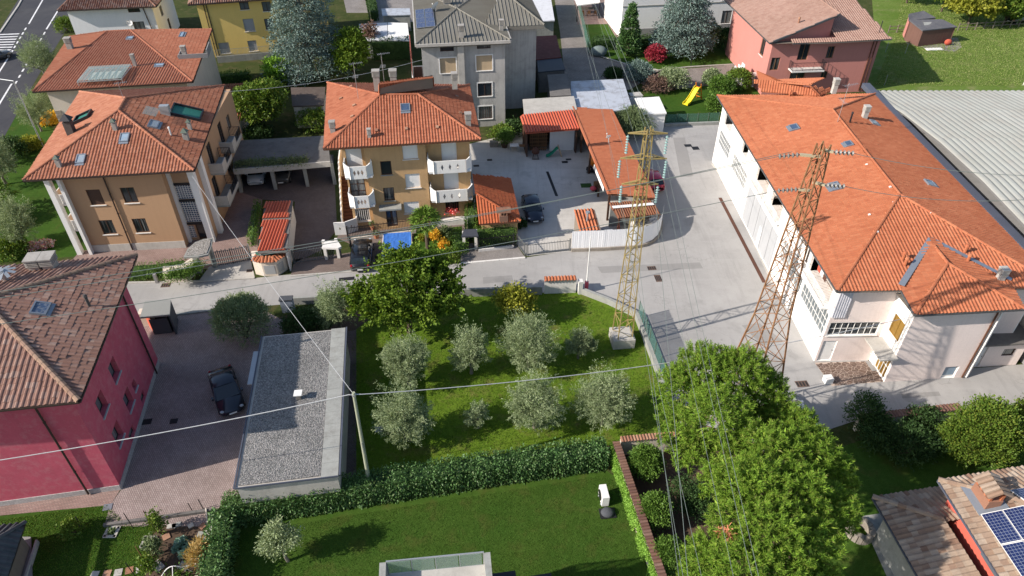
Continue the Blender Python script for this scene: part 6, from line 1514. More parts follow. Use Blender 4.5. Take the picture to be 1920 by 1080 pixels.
for i, (px, py, s_) in enumerate(((938, 1074, 1.5), (1010, 1078, 1.3))):
 q = at(px, py, 4.0); mb = MB(); mb.box((q.x, q.y - 1.5, 0), (s_ * 1.3, 3, 4.0), .15); k = tag(mb.build('roof_box', m['dark_metal']), ('wide' if i == 0 else 'small') + ' dark brown roof edge beside the terrace', 'roof edge')
# ---- bin shelter beside the crimson house
c = [at(262, 595, 2.0), at(318, 590, 2.0), at(320, 562, 2.0), at(272, 564, 2.0)]
h = thing('bin_shelter', 'bin shelter with flat grey roof beside the crimson house', 'shelter', (c[0].x, c[0].y, 0)); M('greygreen', (.27, .275, .255), var=.1)
mb = MB(); mb.slab(c, .14); mb.build('roof', m['greygreen'], h)
for i, j in ((1, 2), (2, 3)): a, b = c[i], c[j]; mb = MB(); d_ = b - a; mb.obox((a.x, a.y, 0), (d_.x, d_.y, 0), Vector((-d_.y, d_.x, 0)).normalized() * .12, Z * 1.86); mb.build('wall', m.get('anthracite') or M('anthracite', (.07, .075, .085), var=.2), h)
a, b = at(290, 628), at(322, 624); mb = MB(); mb.obox(a, b - a, (0, .08, 0), Z * 1.5); mb.obox(b, at(326, 600) - b, (.08, 0, 0), Z * 1.6); mb.build('gate', m['anthracite'], h)
a, b = at(276, 606), at(291, 627); mb = MB(); mb.obox(a, b - a, (.1, .05, 0), Z * 1.35); mb.build('red_panel', m['cloth_red'], h)
mb = MB(); mb.box(at(280, 606), (.9, .7, 1.25), .1); tag(mb.build('bin', m['pl_cream']), 'cream coloured bin inside the bin shelter', 'bin')
# ------------------------------------------------------------------ trees, hedges, plants
def unit(a): return a / np.maximum(1e-9, np.linalg.norm(a, axis=-1, keepdims=True))
def leaf_quads(p, d, L, W, rg, droop=0.0):
 """one rhombic leaf per point p, pointing along d"""
 N = len(p); d = unit(d); r = unit(rg.normal(size=(N, 3))); s_ = unit(np.cross(d, r)); L = np.asarray(L).reshape(-1, 1) * np.ones((N, 1)); W = np.asarray(W).reshape(-1, 1) * np.ones((N, 1))
 mid = p + d * L * .5; tip = p + d * L; tip[:, 2] -= (droop * L[:, 0])
 V = np.stack([p, mid + s_ * W * .5, tip, mid - s_ * W * .5], 1).reshape(-1, 3)
 return V, np.arange(N * 4).reshape(N, 4)
def sphere(n, rg): return unit(rg.normal(size=(n, 3)))
def clumps_on(blobs, n, rg, shell=(.72, 1.03), low=-.75):
 """clump centres spread over lobes (centre, radii); returns points and outward directions"""
 vol = np.array([(b[1][0] * b[1][1] + b[1][0] * b[1][2] + b[1][1] * b[1][2]) for b in blobs]); k = rg.choice(len(blobs), n, p=vol / vol.sum())
 d = sphere(n, rg); d[:, 2] = np.where(d[:, 2] < low, -d[:, 2], d[:, 2])
 C = np.array([b[0] for b in blobs])[k]; R = np.array([b[1] for b in blobs])[k]; f = rg.uniform(shell[0], shell[1], (n, 1))
 return C + d * R * f, unit(d / R * R.mean(1, keepdims=True))
def crown(blobs, n_cl, k, rc, L, W, rg, up=.35, out=.6, rand=.7, shell=(.7, 1.03), low=-.75, droop=.1):
 c, o = clumps_on(blobs, n_cl, rg, shell, low)
 p = np.repeat(c, k, 0) + rg.normal(size=(n_cl * k, 3)) * rc * np.array([1, 1, .75]); d = np.repeat(o, k, 0) * out + np.array([0, 0, up]) + sphere(n_cl * k, rg) * rand
 s_ = rg.uniform(.7, 1.25, n_cl * k); return leaf_quads(p, d, L * s_, W * s_, rg, droop)
def sprays(blobs, nb, per, L, W, rg, width=.17, up=.35, reach=(.8, 1.3)):
 """leafy shoots that radiate from each lobe and taper to ragged tips"""
 vol = np.array([b[1][0] * b[1][1] + b[1][0] * b[1][2] for b in blobs]); k = rg.choice(len(blobs), nb, p=vol / vol.sum()); d = sphere(nb, rg); d[:, 2] = np.where(d[:, 2] < -.55, -d[:, 2], d[:, 2])
 C = np.array([b[0] for b in blobs])[k]; R = np.array([b[1] for b in blobs])[k]; s0 = C + d * R * .2; tip = C + (d + np.array([0, 0, up]) * rg.uniform(0, 1, (nb, 1))) * R * rg.uniform(*reach, (nb, 1)); ax = tip - s0; ln = np.linalg.norm(ax, axis=1, keepdims=True)
 t = rg.uniform(.1, 1, (nb, per, 1)) ** .75; p = s0[:, None] + ax[:, None] * t + rg.normal(size=(nb, per, 3)) * (width * (1.12 - t)) * ln[:, None]; dd = unit(ax)[:, None] * .8 + sphere(nb * per, rg).reshape(nb, per, 3) * .75; s_ = rg.uniform(.7, 1.25, nb * per)
 return leaf_quads(p.reshape(-1, 3), dd.reshape(-1, 3), L * s_, W * s_, rg, .12)
def trunk_mesh(mb, base, h, r, tips, rg, lean=(0, 0), forks=None):
 """tapered stem with limbs that run into the crown"""
 b = Vector(base); top = b + Vector((lean[0], lean[1], h)); pts = [b + (top - b) * t + Vector((rg.normal() * r * .4 * (t > 0), rg.normal() * r * .4 * (t > 0), 0)) for t in (0, .33, .66, 1)]
 mb.path([pts[0] - Z * .1] + pts, [r * 1.35, r * 1.15, r, r * .86, r * .7], 8)
 for t in tips:
  t = Vector(t); s_ = pts[2].lerp(pts[3], rg.uniform(.1, 1)); m1 = s_.lerp(t, .5) + Vector((rg.normal() * .12, rg.normal() * .12, .08)) * (t - s_).length * .4
  mb.path([s_, m1, t], [r * .5, r * .32, r * .12], 5)
def tree(name, label, base, trunk_h, r, blobs, spec, leafmat, bark='bark', group=None, cat='tree', seed=1, parts=('trunk', 'crown'), z=0.0, droop=.1, low=-.75, lean=(0, 0), extra=0):
 """spec: (clumps, leaves per clump, clump radius, leaf length, width, up, out, rand, shell)"""
 rg = np.random.default_rng(seed); b = Vector((base[0], base[1], z)); o = thing(name, label, cat, b, group)
 bl = [((b.x + c[0], b.y + c[1], b.z + c[2]), R) for c, R in blobs]
 mb = MB(); tips = [c for c, R in bl]
 for c, R in bl:
  for _ in range(extra): q = sphere(1, rg)[0]; q[2] = abs(q[2]) * .6; tips.append(tuple(np.array(c) + q * np.array(R) * .75))
 trunk_mesh(mb, b, trunk_h, r, tips, rg, lean); mb.build(parts[0], m[bark], o)
 V, F = sprays(bl, *spec[1:5], rg, *spec[5:]) if spec[0] == 'spray' else crown(bl, *spec[:5], rg, *spec[5:8], shell=spec[8], droop=droop, low=low); np_obj(parts[1], V, F, m[leafmat], o)
 return o
def bush(name, label, base, blobs, spec, leafmat, group=None, cat='shrub', seed=1, z=0.0, low=-.6, stems=5, bark='bark'):
 rg = np.random.default_rng(seed); b = Vector((base[0], base[1], z)); o = thing(name, label, cat, b, group)
 bl = [((b.x + c[0], b.y + c[1], b.z + c[2]), R) for c, R in blobs]; mb = MB()
 for c, R in bl:
  for k in range(stems): q = sphere(1, rg)[0]; q[2] = abs(q[2]); t = Vector(np.array(c) + q * np.array(R) * .7); mb.path([(b.x + rg.normal() * .08, b.y + rg.normal() * .08, b.z - .05), Vector(b).lerp(t, .5) + Vector((rg.normal() * .1, rg.normal() * .1, .1)), t], [.05, .035, .012], 5)
 mb.build('stems', m[bark], o, 'stuff'); V, F = crown(bl, *spec[:5], rg, *spec[5:8], shell=spec[8], low=low); np_obj('foliage', V, F, m[leafmat], o)
 return o
def hedge(name, label, pts, w, h, mat, dens=1.0, L=.14, W=.075, seed=1, group=None, z=0.0, top_jit=.12, core='leaf_dark'):
 """clipped hedge along ground points: leafy skin over a solid dark core box"""
 rg = np.random.default_rng(seed); P = [Vector((p[0], p[1], z)) for p in pts]; o = thing(name, label, 'hedge', P[0], group); mb = MB(); PP, DD = [], []
 for a, b in zip(P[:-1], P[1:]):
  d = b - a; ln = d.length; d.normalize(); n = Vector((-d.y, d.x, 0)); mb.obox(a - n * (w / 2 - .16) + d * .1, d * max(.1, ln - .2), n * (w - .32), Z * (h - .2))  # solid dark box added inside the leaves to block see-through
  N = int(ln * (w + 2 * h) * 95 * dens); t = rg.uniform(0, ln, N); per = rg.uniform(0, w + 2 * h, N)
  x = np.where(per < h, -w / 2, np.where(per < h + w, per - h - w / 2, w / 2)); y = np.where(per < h, per, np.where(per < h + w, h, per - h - w))
  nx = np.where(per < h, -1, np.where(per < h + w, 0, 1)); ny = np.where((per >= h) & (per < h + w), 1, 0)
  wob = .09 * np.sin(t * 2.1 + seed) + .06 * np.sin(t * 5.3) + rg.normal(0, .06, N); x = x * (1 + wob * .5) + rg.normal(0, .05, N); y = np.clip(y + ny * (wob + rg.normal(0, top_jit * .5, N)) - .04, .03, None)
  A, Dv, Nv = np.array(a), np.array(d), np.array(n); PP.append(A + t[:, None] * Dv + x[:, None] * Nv + y[:, None] * np.array([0, 0, 1])); DD.append(nx[:, None] * Nv * .7 + ny[:, None] * np.array([0, 0, .7]) + np.array([0, 0, .15]) + sphere(N, rg) * .75)
  for (e, sg) in ((a, -1), (b, 1)):
   N2 = int(w * h * 95 * dens); xx = rg.uniform(-w / 2, w / 2, N2); yy = rg.uniform(.03, h, N2); PP.append(np.array(e) + sg * Dv * rg.uniform(-.08, .06, (N2, 1)) + xx[:, None] * Nv + yy[:, None] * np.array([0, 0, 1])); DD.append(sg * Dv * .6 + sphere(N2, rg) * .7 + np.array([0, 0, .2]))
 mb.build('dark_core', m[core], o, 'stuff'); p, d = np.concatenate(PP), np.concatenate(DD); s_ = rg.uniform(.7, 1.3, len(p)); V, F = leaf_quads(p, d, L * s_, W * s_, rg, .1); np_obj('foliage', V, F, m[mat], o)
 return o

# ---- the big pine by the lane: rounded lobes of long bright needles
PINE = [(1325, 680, 9.2, 1.7), (1282, 718, 8.3, 1.6), (1394, 684, 9.3, 1.6), (1436, 722, 8.2, 1.4), (1278, 790, 7.6, 1.3), (1350, 765, 9.4, 1.8), (1425, 776, 7.0, 1.2), (1296, 832, 6.8, 1.1), (1464, 768, 7.8, 1.2), (1500, 792, 8.0, 1.2), (1372, 836, 6.8, 1.3), (1450, 836, 9.2, 1.6), (1520, 840, 8.6, 1.5), (1566, 878, 7.6, 1.2), (1362, 895, 8.4, 1.25), (1422, 905, 9.8, 1.7), (1490, 915, 9.4, 1.7), (1562, 945, 8.2, 1.25), (1388, 965, 9.2, 1.3), (1450, 985, 9.8, 1.7), (1522, 1005, 8.8, 1.4), (1342, 1035, 8.2, 1.25), (1402, 1055, 9.4, 1.5), (1472, 1068, 9.0, 1.5), (1532, 1080, 7.8, 1.1), (1312, 1092, 7.4, 1.15), (1380, 1135, 8.8, 1.6), (1462, 1145, 8.6, 1.6)]
rg = np.random.default_rng(21); c0 = at(1420, 905, 0); c0 = Vector((17.2, 27.4, 0))
pine = thing('pine_tree', 'huge bright green pine with rounded needle tufts between lane and shrubs', 'tree', c0)
lob = []
for px, py, z, r in PINE:
 q = at(px, py, z); lob.append(((q.x, q.y, q.z - r * .45), (r * .95, r * .95, r * .8)))
mb = MB(); trunk_mesh(mb, c0, 4.6, .38, [Vector(c) for c, R in lob], rg); mb.build('trunk', m['bark'], pine)
Cn = np.array([b[0] for b in lob]); Rn = np.array([b[1] for b in lob])
ci, oi = clumps_on(lob, 2200, rg, (.3, .72), -.8); di = np.repeat(oi, 8, 0) + sphere(2200 * 8, rg) * .9; pi_ = np.repeat(ci, 8, 0) + rg.normal(size=(2200 * 8, 3)) * .18
V0, F0 = leaf_quads(pi_, di, rg.uniform(.3, .5, len(pi_)), .10, rg, .1)
c, o_ = clumps_on(lob, 5600, rg, (.72, 1.12), -.5); keep = np.ones(len(c), bool)
for i in range(len(lob)): keep &= (((c - Cn[i]) / (Rn[i] * .68)) ** 2).sum(1) > 1
c, o_ = c[keep], o_[keep]; n = len(c); k = 58
ax = unit(o_ * .8 + np.array([0, 0, .7]) + sphere(n, rg) * .35); t = rg.uniform(-.12, .2, (n, k, 1)); sz = rg.uniform(.75, 1.45, (n, 1, 1)); base = c[:, None] + ax[:, None] * t * sz
dirs = unit(ax[:, None] * rg.uniform(.35, 1.3, (n, k, 1)) + sphere(n * k, rg).reshape(n, k, 3) * .85); ln = (rg.uniform(.12, .23, (n, k)) * sz[:, :, 0]).ravel()
V, F = leaf_quads(base.reshape(-1, 3), dirs.reshape(-1, 3), ln, .027, rg, .04); np_obj('crown', np.concatenate([V, V0]), np.concatenate([F, F0 + len(V)]), m['leaf_pine'], pine)
q = at(1363, 1002, 9.2); V, F = leaf_quads(np.array(q) + rg.normal(size=(160, 3)) * .16, sphere(160, rg) + np.array([0, 0, .4]), .3, .05, rg); np_obj('dead_shoot', V, F, m['leaf_dead'], pine, 'stuff')

# ---- maple in the street garden
MAP = [((0, 0, 4.4), (2.2, 2.0, 1.7)), ((-3.1, -.6, 2.6), (.9, .8, .8)), ((3.7, .3, 3.4), (1.0, .9, .8)), ((.2, .6, 6.0), (.9, .8, .8)), ((2.9, 1.3, 4.9), (.9, .9, .7)), ((-.4, -2.5, 2.6), (1.1, .9, .8)), ((-2.2, -.2, 3.2), (1.6, 1.5, 1.3)), ((2.3, .7, 3.8), (2.0, 1.8, 1.5)), ((1.0, -1.3, 3.4), (2.2, 1.7, 1.4)), ((-1.4, -1.5, 3.2), (1.9, 1.6, 1.3)), ((.4, 1.4, 5.0), (1.9, 1.6, 1.3)), ((-.5, 1.0, 5.0), (1.2, 1.1, 1.0)), ((3.0, -.6, 3.0), (1.5, 1.4, 1.1)), ((-3.0, -.3, 3.2), (1.4, 1.3, 1.1)), ((1.6, 1.6, 4.4), (1.7, 1.5, 1.2))]
b = at(768, 622); tree('maple_tree', 'large leafy green maple between street and olive lawn', (b.x, b.y), 2.2, .2, MAP, ('spray', 620, 46, .23, .16, .13, .7, (.8, 1.5)), 'leaf_maple', seed=31, extra=2)
# ---- olives
OLV = {'a': [((0, 0, 2.0), (1.35, 1.3, 1.5)), ((.6, .3, 2.7), (1.0, .95, 1.0)), ((-.7, .2, 2.5), (.95, .95, 1.0)), ((.1, -.6, 1.7), (1.1, .9, 1.0))],
       'b': [((0, 0, 2.2), (1.25, 1.2, 1.8)), ((.4, .2, 3.0), (.8, .8, .95)), ((-.4, -.2, 1.7), (1.0, .9, 1.1))],
       'c': [((0, 0, 2.3), (1.7, 1.5, 1.8)), ((.8, -.2, 1.9), (1.1, 1.1, 1.1)), ((-.9, .1, 2.0), (1.1, 1.0, 1.2)), ((.2, .4, 3.2), (1.0, .95, 1.0)), ((0, -.8, 1.6), (1.2, .9, 1.0))]}
def olive(label, px, py, kind, s_, seed, mat='leaf_olive', cat='tree', group='olive trees on the lawn', name='olive_tree', n=330, sp=None):
 b = at(px, py); bl = [((c[0] * s_, c[1] * s_, c[2] * s_ * .95), tuple(r * s_ * 1.1 for r in R)) for c, R in OLV[kind]]
 bl += [((np.random.default_rng(seed).normal() * .9 * s_, np.random.default_rng(seed + 1).normal() * .8 * s_, 2.0 * s_ + i * .3), (.7 * s_, .7 * s_, .9 * s_)) for i in range(2)]
 return tree(name, label, (b.x, b.y), 1.0 * s_, .13 * s_, bl, ('spray', int(n * s_ * .9), 74, .155, .036, .19, .55, (.72, 1.3)), mat, 'bark_grey', group, cat, seed, extra=3)
olive('grey green olive on the lawn with two stacked crowns, nearest the maple', 768, 722, 'a', 1.0, 41, n=360)
olive('narrow oval olive standing alone between the maple and the widest olive', 884, 700, 'b', .92, 42)
olive('widest olive on the lawn, left of the small olive and the yellow pylon', 990, 692, 'c', 1.04, 43, n=380)
olive('small dark olive tucked between the widest olive and the yellow pylon', 1084, 672, 'b', .62, 44)
olive('olive behind the hedge nearest the wooden utility pole', 764, 826, 'c', .96, 45, n=380)
olive('stunted sparse olive bush with bare twigs in the middle of the lawn', 897, 803, 'b', .52, 46, n=130)
olive('olive with a dark hollow crown second from the pine', 1002, 802, 'c', .93, 47, n=380)
olive('large pale olive on the lawn closest to the pine', 1128, 796, 'c', .97, 48, n=380)
rg = np.random.default_rng(5)
for (px, py, lab, sd) in ((768, 690, 'upper', 1),):
 pass
b = at(540, 1052); tree('olive_tree', 'young olive with bare trunk and clear shadow on the lower lawn', (b.x, b.y), 1.35, .09, [((-.4, .1, 1.9), (.75, .7, .7)), ((.5, .1, 2.3), (.55, .5, .45)), ((-.15, .2, 2.7), (.5, .5, .6)), ((-.65, .0, 1.5), (.55, .5, .45))], (230, 24, .15, .17, .06, .3, .6, .7, (.4, 1.1)), 'leaf_olive', 'bark_grey', 'olive trees on the lawn', seed=51, extra=2, lean=(-.25, .1))
b = at(965, 605); tree('fruit_tree', 'small yellowish green fruit tree at the street wall', (b.x, b.y), 1.0, .09, [((0, 0, 2.0), (1.3, 1.1, 1.1)), ((-.7, .3, 2.3), (.8, .8, .8)), ((.8, .1, 1.9), (.8, .8, .8)), ((.1, .2, 2.8), (.8, .7, .6))], (200, 14, .2, .24, .15, .3, .6, .8, (.45, 1.12)), 'leaf_yellow', seed=52, extra=2)
b = at(462, 632); bush('olive_bush', 'big dense olive bush beside the brick paved drive', (b.x, b.y), [((0, 0, 1.7), (1.95, 1.75, 1.65)), ((.5, .2, 2.4), (1.3, 1.1, 1.1)), ((-.6, -.1, 2.3), (1.1, 1.0, 1.1))], (900, 26, .15, .22, .05, .6, .6, .55, (.62, 1.14)), 'leaf_olive', None, 'shrub', 53)
olive('grey leafed olive between dark shrub and maple', 640, 622, 'b', 1.0, 54, 'leaf_olive', 'tree', None, 'olive_bush', 330)
b = at(580, 628); bush('laurel_shrub', 'dark sprawling shrub behind the gravel roof garage', (b.x, b.y), [((0, 0, 1.1), (1.7, 1.1, 1.2)), ((.8, .3, 1.4), (1.1, .9, .9)), ((-1.0, 0, .9), (1.0, .8, .8))], (330, 20, .2, .18, .08, .3, .6, .8, (.5, 1.05)), 'leaf_dark', seed=55)
# ---- hedges
hd = [at(*p) for p in ((432, 972), (560, 953), (700, 930), (860, 905), (1000, 884), (1132, 866))]
hedge('laurel_hedge', 'long clipped laurel hedge between olive lawn and lower lawn', hd, 1.25, 1.75, 'leaf_hedge', 1.9, .16, .075, 61, top_jit=.24)
hedge('laurel_hedge', 'hedge arm running down the left edge of the lower lawn', [at(430, 985), at(420, 1040), at(405, 1120)], 1.15, 1.75, 'leaf_hedge', 1.2, .19, .09, 62)
hedge('box_hedge', 'low box hedge before the tan house paving', [at(248, 520), at(300, 516), at(352, 508)], 1.1, 1.1, 'leaf_round', 1.0, .12, .07, 63)
hedge('box_hedge', 'tall clipped hedge along the red roofed annex', [at(884, 452), at(884, 400)], .9, 2.1, 'leaf_round', .9, .12, .07, 64)
hedge('box_hedge', 'thick clipped hedge over the iron fence beside the yard', [at(890, 462), at(966, 456)], .8, 1.9, 'leaf_round', 1.0, .12, .07, 65)
hedge('box_hedge', 'dark tall hedge beside the grey apartment block', [at(700, 110), at(770, 107)], 1.6, 2.6, 'leaf_dark', .45, .2, .12, 66)
hedge('box_hedge', 'thin hedge strip right of the paved court at the top', [at(702, 40), at(690, -20)], 1.2, 1.6, 'leaf_dark', .5, .2, .12, 67)
hedge('box_hedge', 'clipped dark hedge below the small lawn, left of the conical tree', [at(1113, 92), at(1160, 90)], 1.4, 1.6, 'leaf_dark', .5, .2, .12, 68)
hedge('box_hedge', 'clipped dark hedge between conical tree and blue cedar', [at(1196, 90), at(1250, 86)], 1.4, 1.6, 'leaf_dark', .5, .2, .12, 69)
hedge('box_hedge', 'hedge beside the flower garden of the ochre house', [at(858, 450), at(866, 475)], 1.2, 1.2, 'leaf_round', 1.0, .12, .07, 70)
hedge('box_hedge', 'narrow hedge left of the red ramp canopy', [at(474, 462), at(486, 390)], .5, 1.0, 'leaf_round', .8, .13, .08, 71)
hedge('box_hedge', 'long dark hedge in front of the yellow house fence', [at(395, 156), at(470, 150)], 1.2, 1.2, 'leaf_round', .5, .2, .12, 72)
# ---- ivy on the garden wall: built with the wall further down
# ---- round clipped shrubs between wall and pine
def round_shrub(label, px, py, r, h, seed, mat='leaf_round', group='round shrubs beside the tiled wall', name='round_shrub', n=420, L=.13):
 b = at(px, py); return bush(name, label, (b.x, b.y), [((0, 0, h * .5), (r, r, h * .52)), ((r * .15, -.1, h * .62), (r * .8, r * .8, h * .38))], (n, 20, .11, L, L * .6, .25, .8, .65, (.78, 1.04)), mat, group, seed=seed)
round_shrub('dark round shrub in the corner of the tiled garden wall', 1207, 888, .98, 2.2, 81)
round_shrub('tall egg shaped shrub second along the tiled wall', 1222, 982, .92, 2.3, 82)
round_shrub('round shrub third along the tiled wall, lowest in the picture', 1246, 1062, .84, 2.1, 83)
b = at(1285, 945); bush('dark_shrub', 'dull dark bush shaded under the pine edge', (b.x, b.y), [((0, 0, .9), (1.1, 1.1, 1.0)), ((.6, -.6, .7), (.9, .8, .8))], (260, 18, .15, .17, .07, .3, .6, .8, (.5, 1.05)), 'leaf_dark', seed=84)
# ---- bushes on the right
b = at(1815, 850); bush('large_shrub', 'big rounded green shrub beside the lower right lane', (b.x, b.y), [((0, 0, 1.9), (2.1, 1.9, 2.0)), ((.4, .3, 3.0), (1.4, 1.3, 1.2)), ((-1.0, -.2, 1.4), (1.3, 1.3, 1.3)), ((.9, -.4, 1.6), (1.3, 1.3, 1.5))], (900, 22, .15, .17, .09, .6, .5, .55, (.72, 1.07)), 'leaf_bush', seed=91)
b = at(1925, 815); bush('large_shrub', 'upright green shrub cut by the right picture edge', (b.x, b.y), [((0, 0, 1.8), (1.3, 1.5, 2.0)), ((.3, .2, 2.6), (1.0, 1.0, 1.2))], (420, 22, .15, .18, .09, .6, .5, .55, (.72, 1.07)), 'leaf_bush', seed=92)
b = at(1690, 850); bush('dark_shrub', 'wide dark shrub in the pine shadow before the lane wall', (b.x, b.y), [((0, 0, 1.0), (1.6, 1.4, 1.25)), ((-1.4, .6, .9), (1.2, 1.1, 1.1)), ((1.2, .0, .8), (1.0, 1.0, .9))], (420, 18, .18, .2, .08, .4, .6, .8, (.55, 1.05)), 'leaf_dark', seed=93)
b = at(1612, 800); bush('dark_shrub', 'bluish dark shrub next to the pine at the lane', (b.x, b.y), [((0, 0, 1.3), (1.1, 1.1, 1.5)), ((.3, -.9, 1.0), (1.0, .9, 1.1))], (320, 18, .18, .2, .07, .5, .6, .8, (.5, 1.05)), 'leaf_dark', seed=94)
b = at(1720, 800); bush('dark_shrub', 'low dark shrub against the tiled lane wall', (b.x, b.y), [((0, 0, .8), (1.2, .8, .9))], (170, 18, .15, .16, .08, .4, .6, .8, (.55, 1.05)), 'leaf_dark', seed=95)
# ---- trees around and behind the houses
def cedar(label, px, py, h, r, seed, n=1500, mat='leaf_cedar'):
 """blue cedar: drooping tiers of short needles round a straight stem"""
 rg = np.random.default_rng(seed); b = at(px, py); o = thing('blue_cedar', label, 'tree', (b.x, b.y, 0)); mb = MB(); mb.path([b - Z * .1, b + Z * h * .5, b + Z * h * .97], [.34, .22, .04], 8); PP, DD = [], []
 z = h * .12; kk = 0
 while z < h * .98:
  f = 1 - (z / h); rr = r * (f ** .5) * rg.uniform(.85, 1.1); nb = max(5, int(11 * f + 5)); ph = rg.uniform(0, 6.28)
  for i in range(nb):
   a = ph + 2 * math.pi * i / nb + rg.normal() * .2; R1 = rr * rg.uniform(.75, 1.1); tip = b + Vector((math.cos(a) * R1, math.sin(a) * R1, z - R1 * .12 + rg.normal() * .15)); s_ = b + Z * (z + .1 * R1)
   mb.path([s_, s_.lerp(tip, .55) + Z * R1 * .08, tip], [.06, .04, .012], 4); N = int(n / 18 * (R1 / r + .25)); t = rg.uniform(.2, 1.03, N) ** .7; side = np.array([-math.sin(a), math.cos(a), 0]) * rg.normal(0, .22, (N, 1)) * R1 * .75
   p = np.array(s_) + (np.array(tip) - np.array(s_)) * t[:, None] + side + rg.normal(0, .10, (N, 3)); PP.append(p); DD.append(np.array([math.cos(a), math.sin(a), .15]) * .6 + sphere(N, rg) * .8 + np.array([0, 0, .2]))
  z += h * .045 * (1.1 - .3 * z / h); kk += 1
 mb.build('trunk', m['bark'], o); p, d = np.concatenate(PP), np.concatenate(DD); V, F = leaf_quads(p, d, rg.uniform(.22, .42, len(p)), .12, rg, .1); np_obj('crown', V, F, m[mat], o)
 return o
cedar('broad silvery blue cedar behind the garages, tallest on the left', 586, 146, 17.5, 5.7, 101, 3600)
cedar('silvery blue cedar with bare stem base in front of the pale house', 1276, 102, 13.0, 4.9, 102, 2800)
def plain(name, label, px, py, h, r, mat, seed, n=360, L=.3, W=.2, th=.35, group=None, lob=5, trunk=.16):
 rg = np.random.default_rng(seed); b = at(px, py); bl = [((0, 0, h * .62), (r * .85, r * .85, h * .36))]
 for i in range(lob): a = rg.uniform(0, 6.28); q = r * rg.uniform(.35, .6); bl.append(((math.cos(a) * q, math.sin(a) * q, h * rg.uniform(.42, .82)), (r * .55, r * .55, h * .22)))
 return tree(name, label, (b.x, b.y), h * th, trunk, bl, (n, 14, .22, L, W, .3, .6, .8, (.55, 1.1)), mat, group=group, seed=seed, extra=1)
plain('broadleaf_tree', 'dark green broadleaf tree right of the blue cedar', 665, 150, 6.8, 2.5, 'leaf_maple', 111, 520, .34, .22, .15)
plain('broadleaf_tree', 'round green tree beside the open garages', 492, 245, 5.6, 3.2, 'leaf_bush', 112, 800, .3, .2, .2)
plain('broadleaf_tree', 'light green bushy tree in front of the blue cedar', 530, 160, 3.6, 1.9, 'leaf_bright', 113, 300, .28, .18, .1)
plain('broadleaf_tree', 'purple brown shrub tree by the dark hedge', 700, 100, 4.2, 1.3, 'leaf_purple', 114, 200, .25, .16, .2)
plain('broadleaf_tree', 'yellow green tree at the meadow edge, top right', 1815, 45, 6.2, 4.2, 'leaf_yellow', 115, 620, .45, .3, .2)
plain('broadleaf_tree', 'second green tree at the meadow edge beside the yellow one', 1882, 46, 5.2, 2.8, 'leaf_bush', 116, 380, .42, .28, .2)
plain('broadleaf_tree', 'dark tree left of the yellow meadow tree', 1765, 22, 6.0, 2.6, 'leaf_maple', 117, 320, .42, .28, .25)
plain('broadleaf_tree', 'tree trunk and shade at the far meadow edge', 1700, 6, 5.2, 2.4, 'leaf_bush', 118, 280, .42, .28, .45)
b = at(1177, 103); bush('conical_tree', 'dark conical evergreen beside the lawn with hedge', (b.x, b.y), [((0, 0, 1.5), (1.45, 1.45, 1.7)), ((0, 0, 3.2), (1.2, 1.2, 1.7)), ((0, 0, 4.9), (.75, .75, 1.5)), ((0, 0, 6.2), (.35, .35, .9))], (700, 16, .14, .26, .16, .5, .7, .6, (.82, 1.04)), 'leaf_hedge', None, 'tree', 121)
b = at(1228, 116); bush('red_maple', 'small round crimson maple on the lawn', (b.x, b.y), [((0, 0, 1.1), (1.35, 1.3, .95)), ((.3, .2, 1.5), (.9, .9, .6))], (240, 16, .16, .24, .16, .4, .6, .7, (.6, 1.06)), 'leaf_red', None, 'shrub', 122)
b = at(1262, 168); bush('olive_bush', 'grey green shrub above the garden slide', (b.x, b.y), [((0, 0, 1.3), (1.9, 1.6, 1.4)), ((-.8, .3, 1.6), (1.0, 1.0, .9))], (330, 16, .2, .26, .1, .4, .6, .7, (.5, 1.08)), 'leaf_olive', None, 'shrub', 123)
b = at(1195, 150); bush('grey_conifer', 'spreading grey conifer bush near the cobbled drive', (b.x, b.y), [((0, 0, 1.2), (1.6, 1.5, 1.3)), ((.5, -.5, .9), (1.3, 1.2, .9))], (300, 16, .2, .26, .1, .4, .6, .7, (.5, 1.1)), 'leaf_cedar', None, 'shrub', 124)
b = at(1232, 172); bush('brown_shrub', 'brownish twiggy shrub left of the garden slide', (b.x, b.y), [((0, 0, .9), (1.8, 1.2, .9))], (220, 14, .2, .24, .1, .3, .6, .8, (.45, 1.08)), 'leaf_purple', None, 'shrub', 125)
for i, (px, py, r, h, mt, lab) in enumerate(((1350, 178, 1.5, 2.2, 'leaf_round', 'round clipped shrub left of the pair near the factory gable'), (1382, 166, 1.5, 2.4, 'leaf_bush', 'bright round shrub against the salmon house corner'), (1345, 208, 1.5, 2.0, 'leaf_round', 'lower round shrub touching the factory roof corner'), (1332, 160, 1.0, 1.9, 'leaf_olive', 'pale globe shaped topiary on a short stem'), (1330, 92, 1.4, 3.4, 'leaf_olive_dark', 'dull olive green shrub right of the blue cedar'), (1360, 95, 1.4, 3.0, 'leaf_dark', 'dark evergreen shrub at the salmon house path'), (1150, 145, 1.1, 1.0, 'leaf_dark', 'low dark cushion shrub on the cobbled drive'))):
 b = at(px, py); bush('garden_shrub', lab, (b.x, b.y), [((0, 0, h * .5), (r, r, h * .52))], (240, 15, .15, .24, .14, .3, .7, .7, (.7, 1.05)), mt, None, 'shrub', 130 + i)
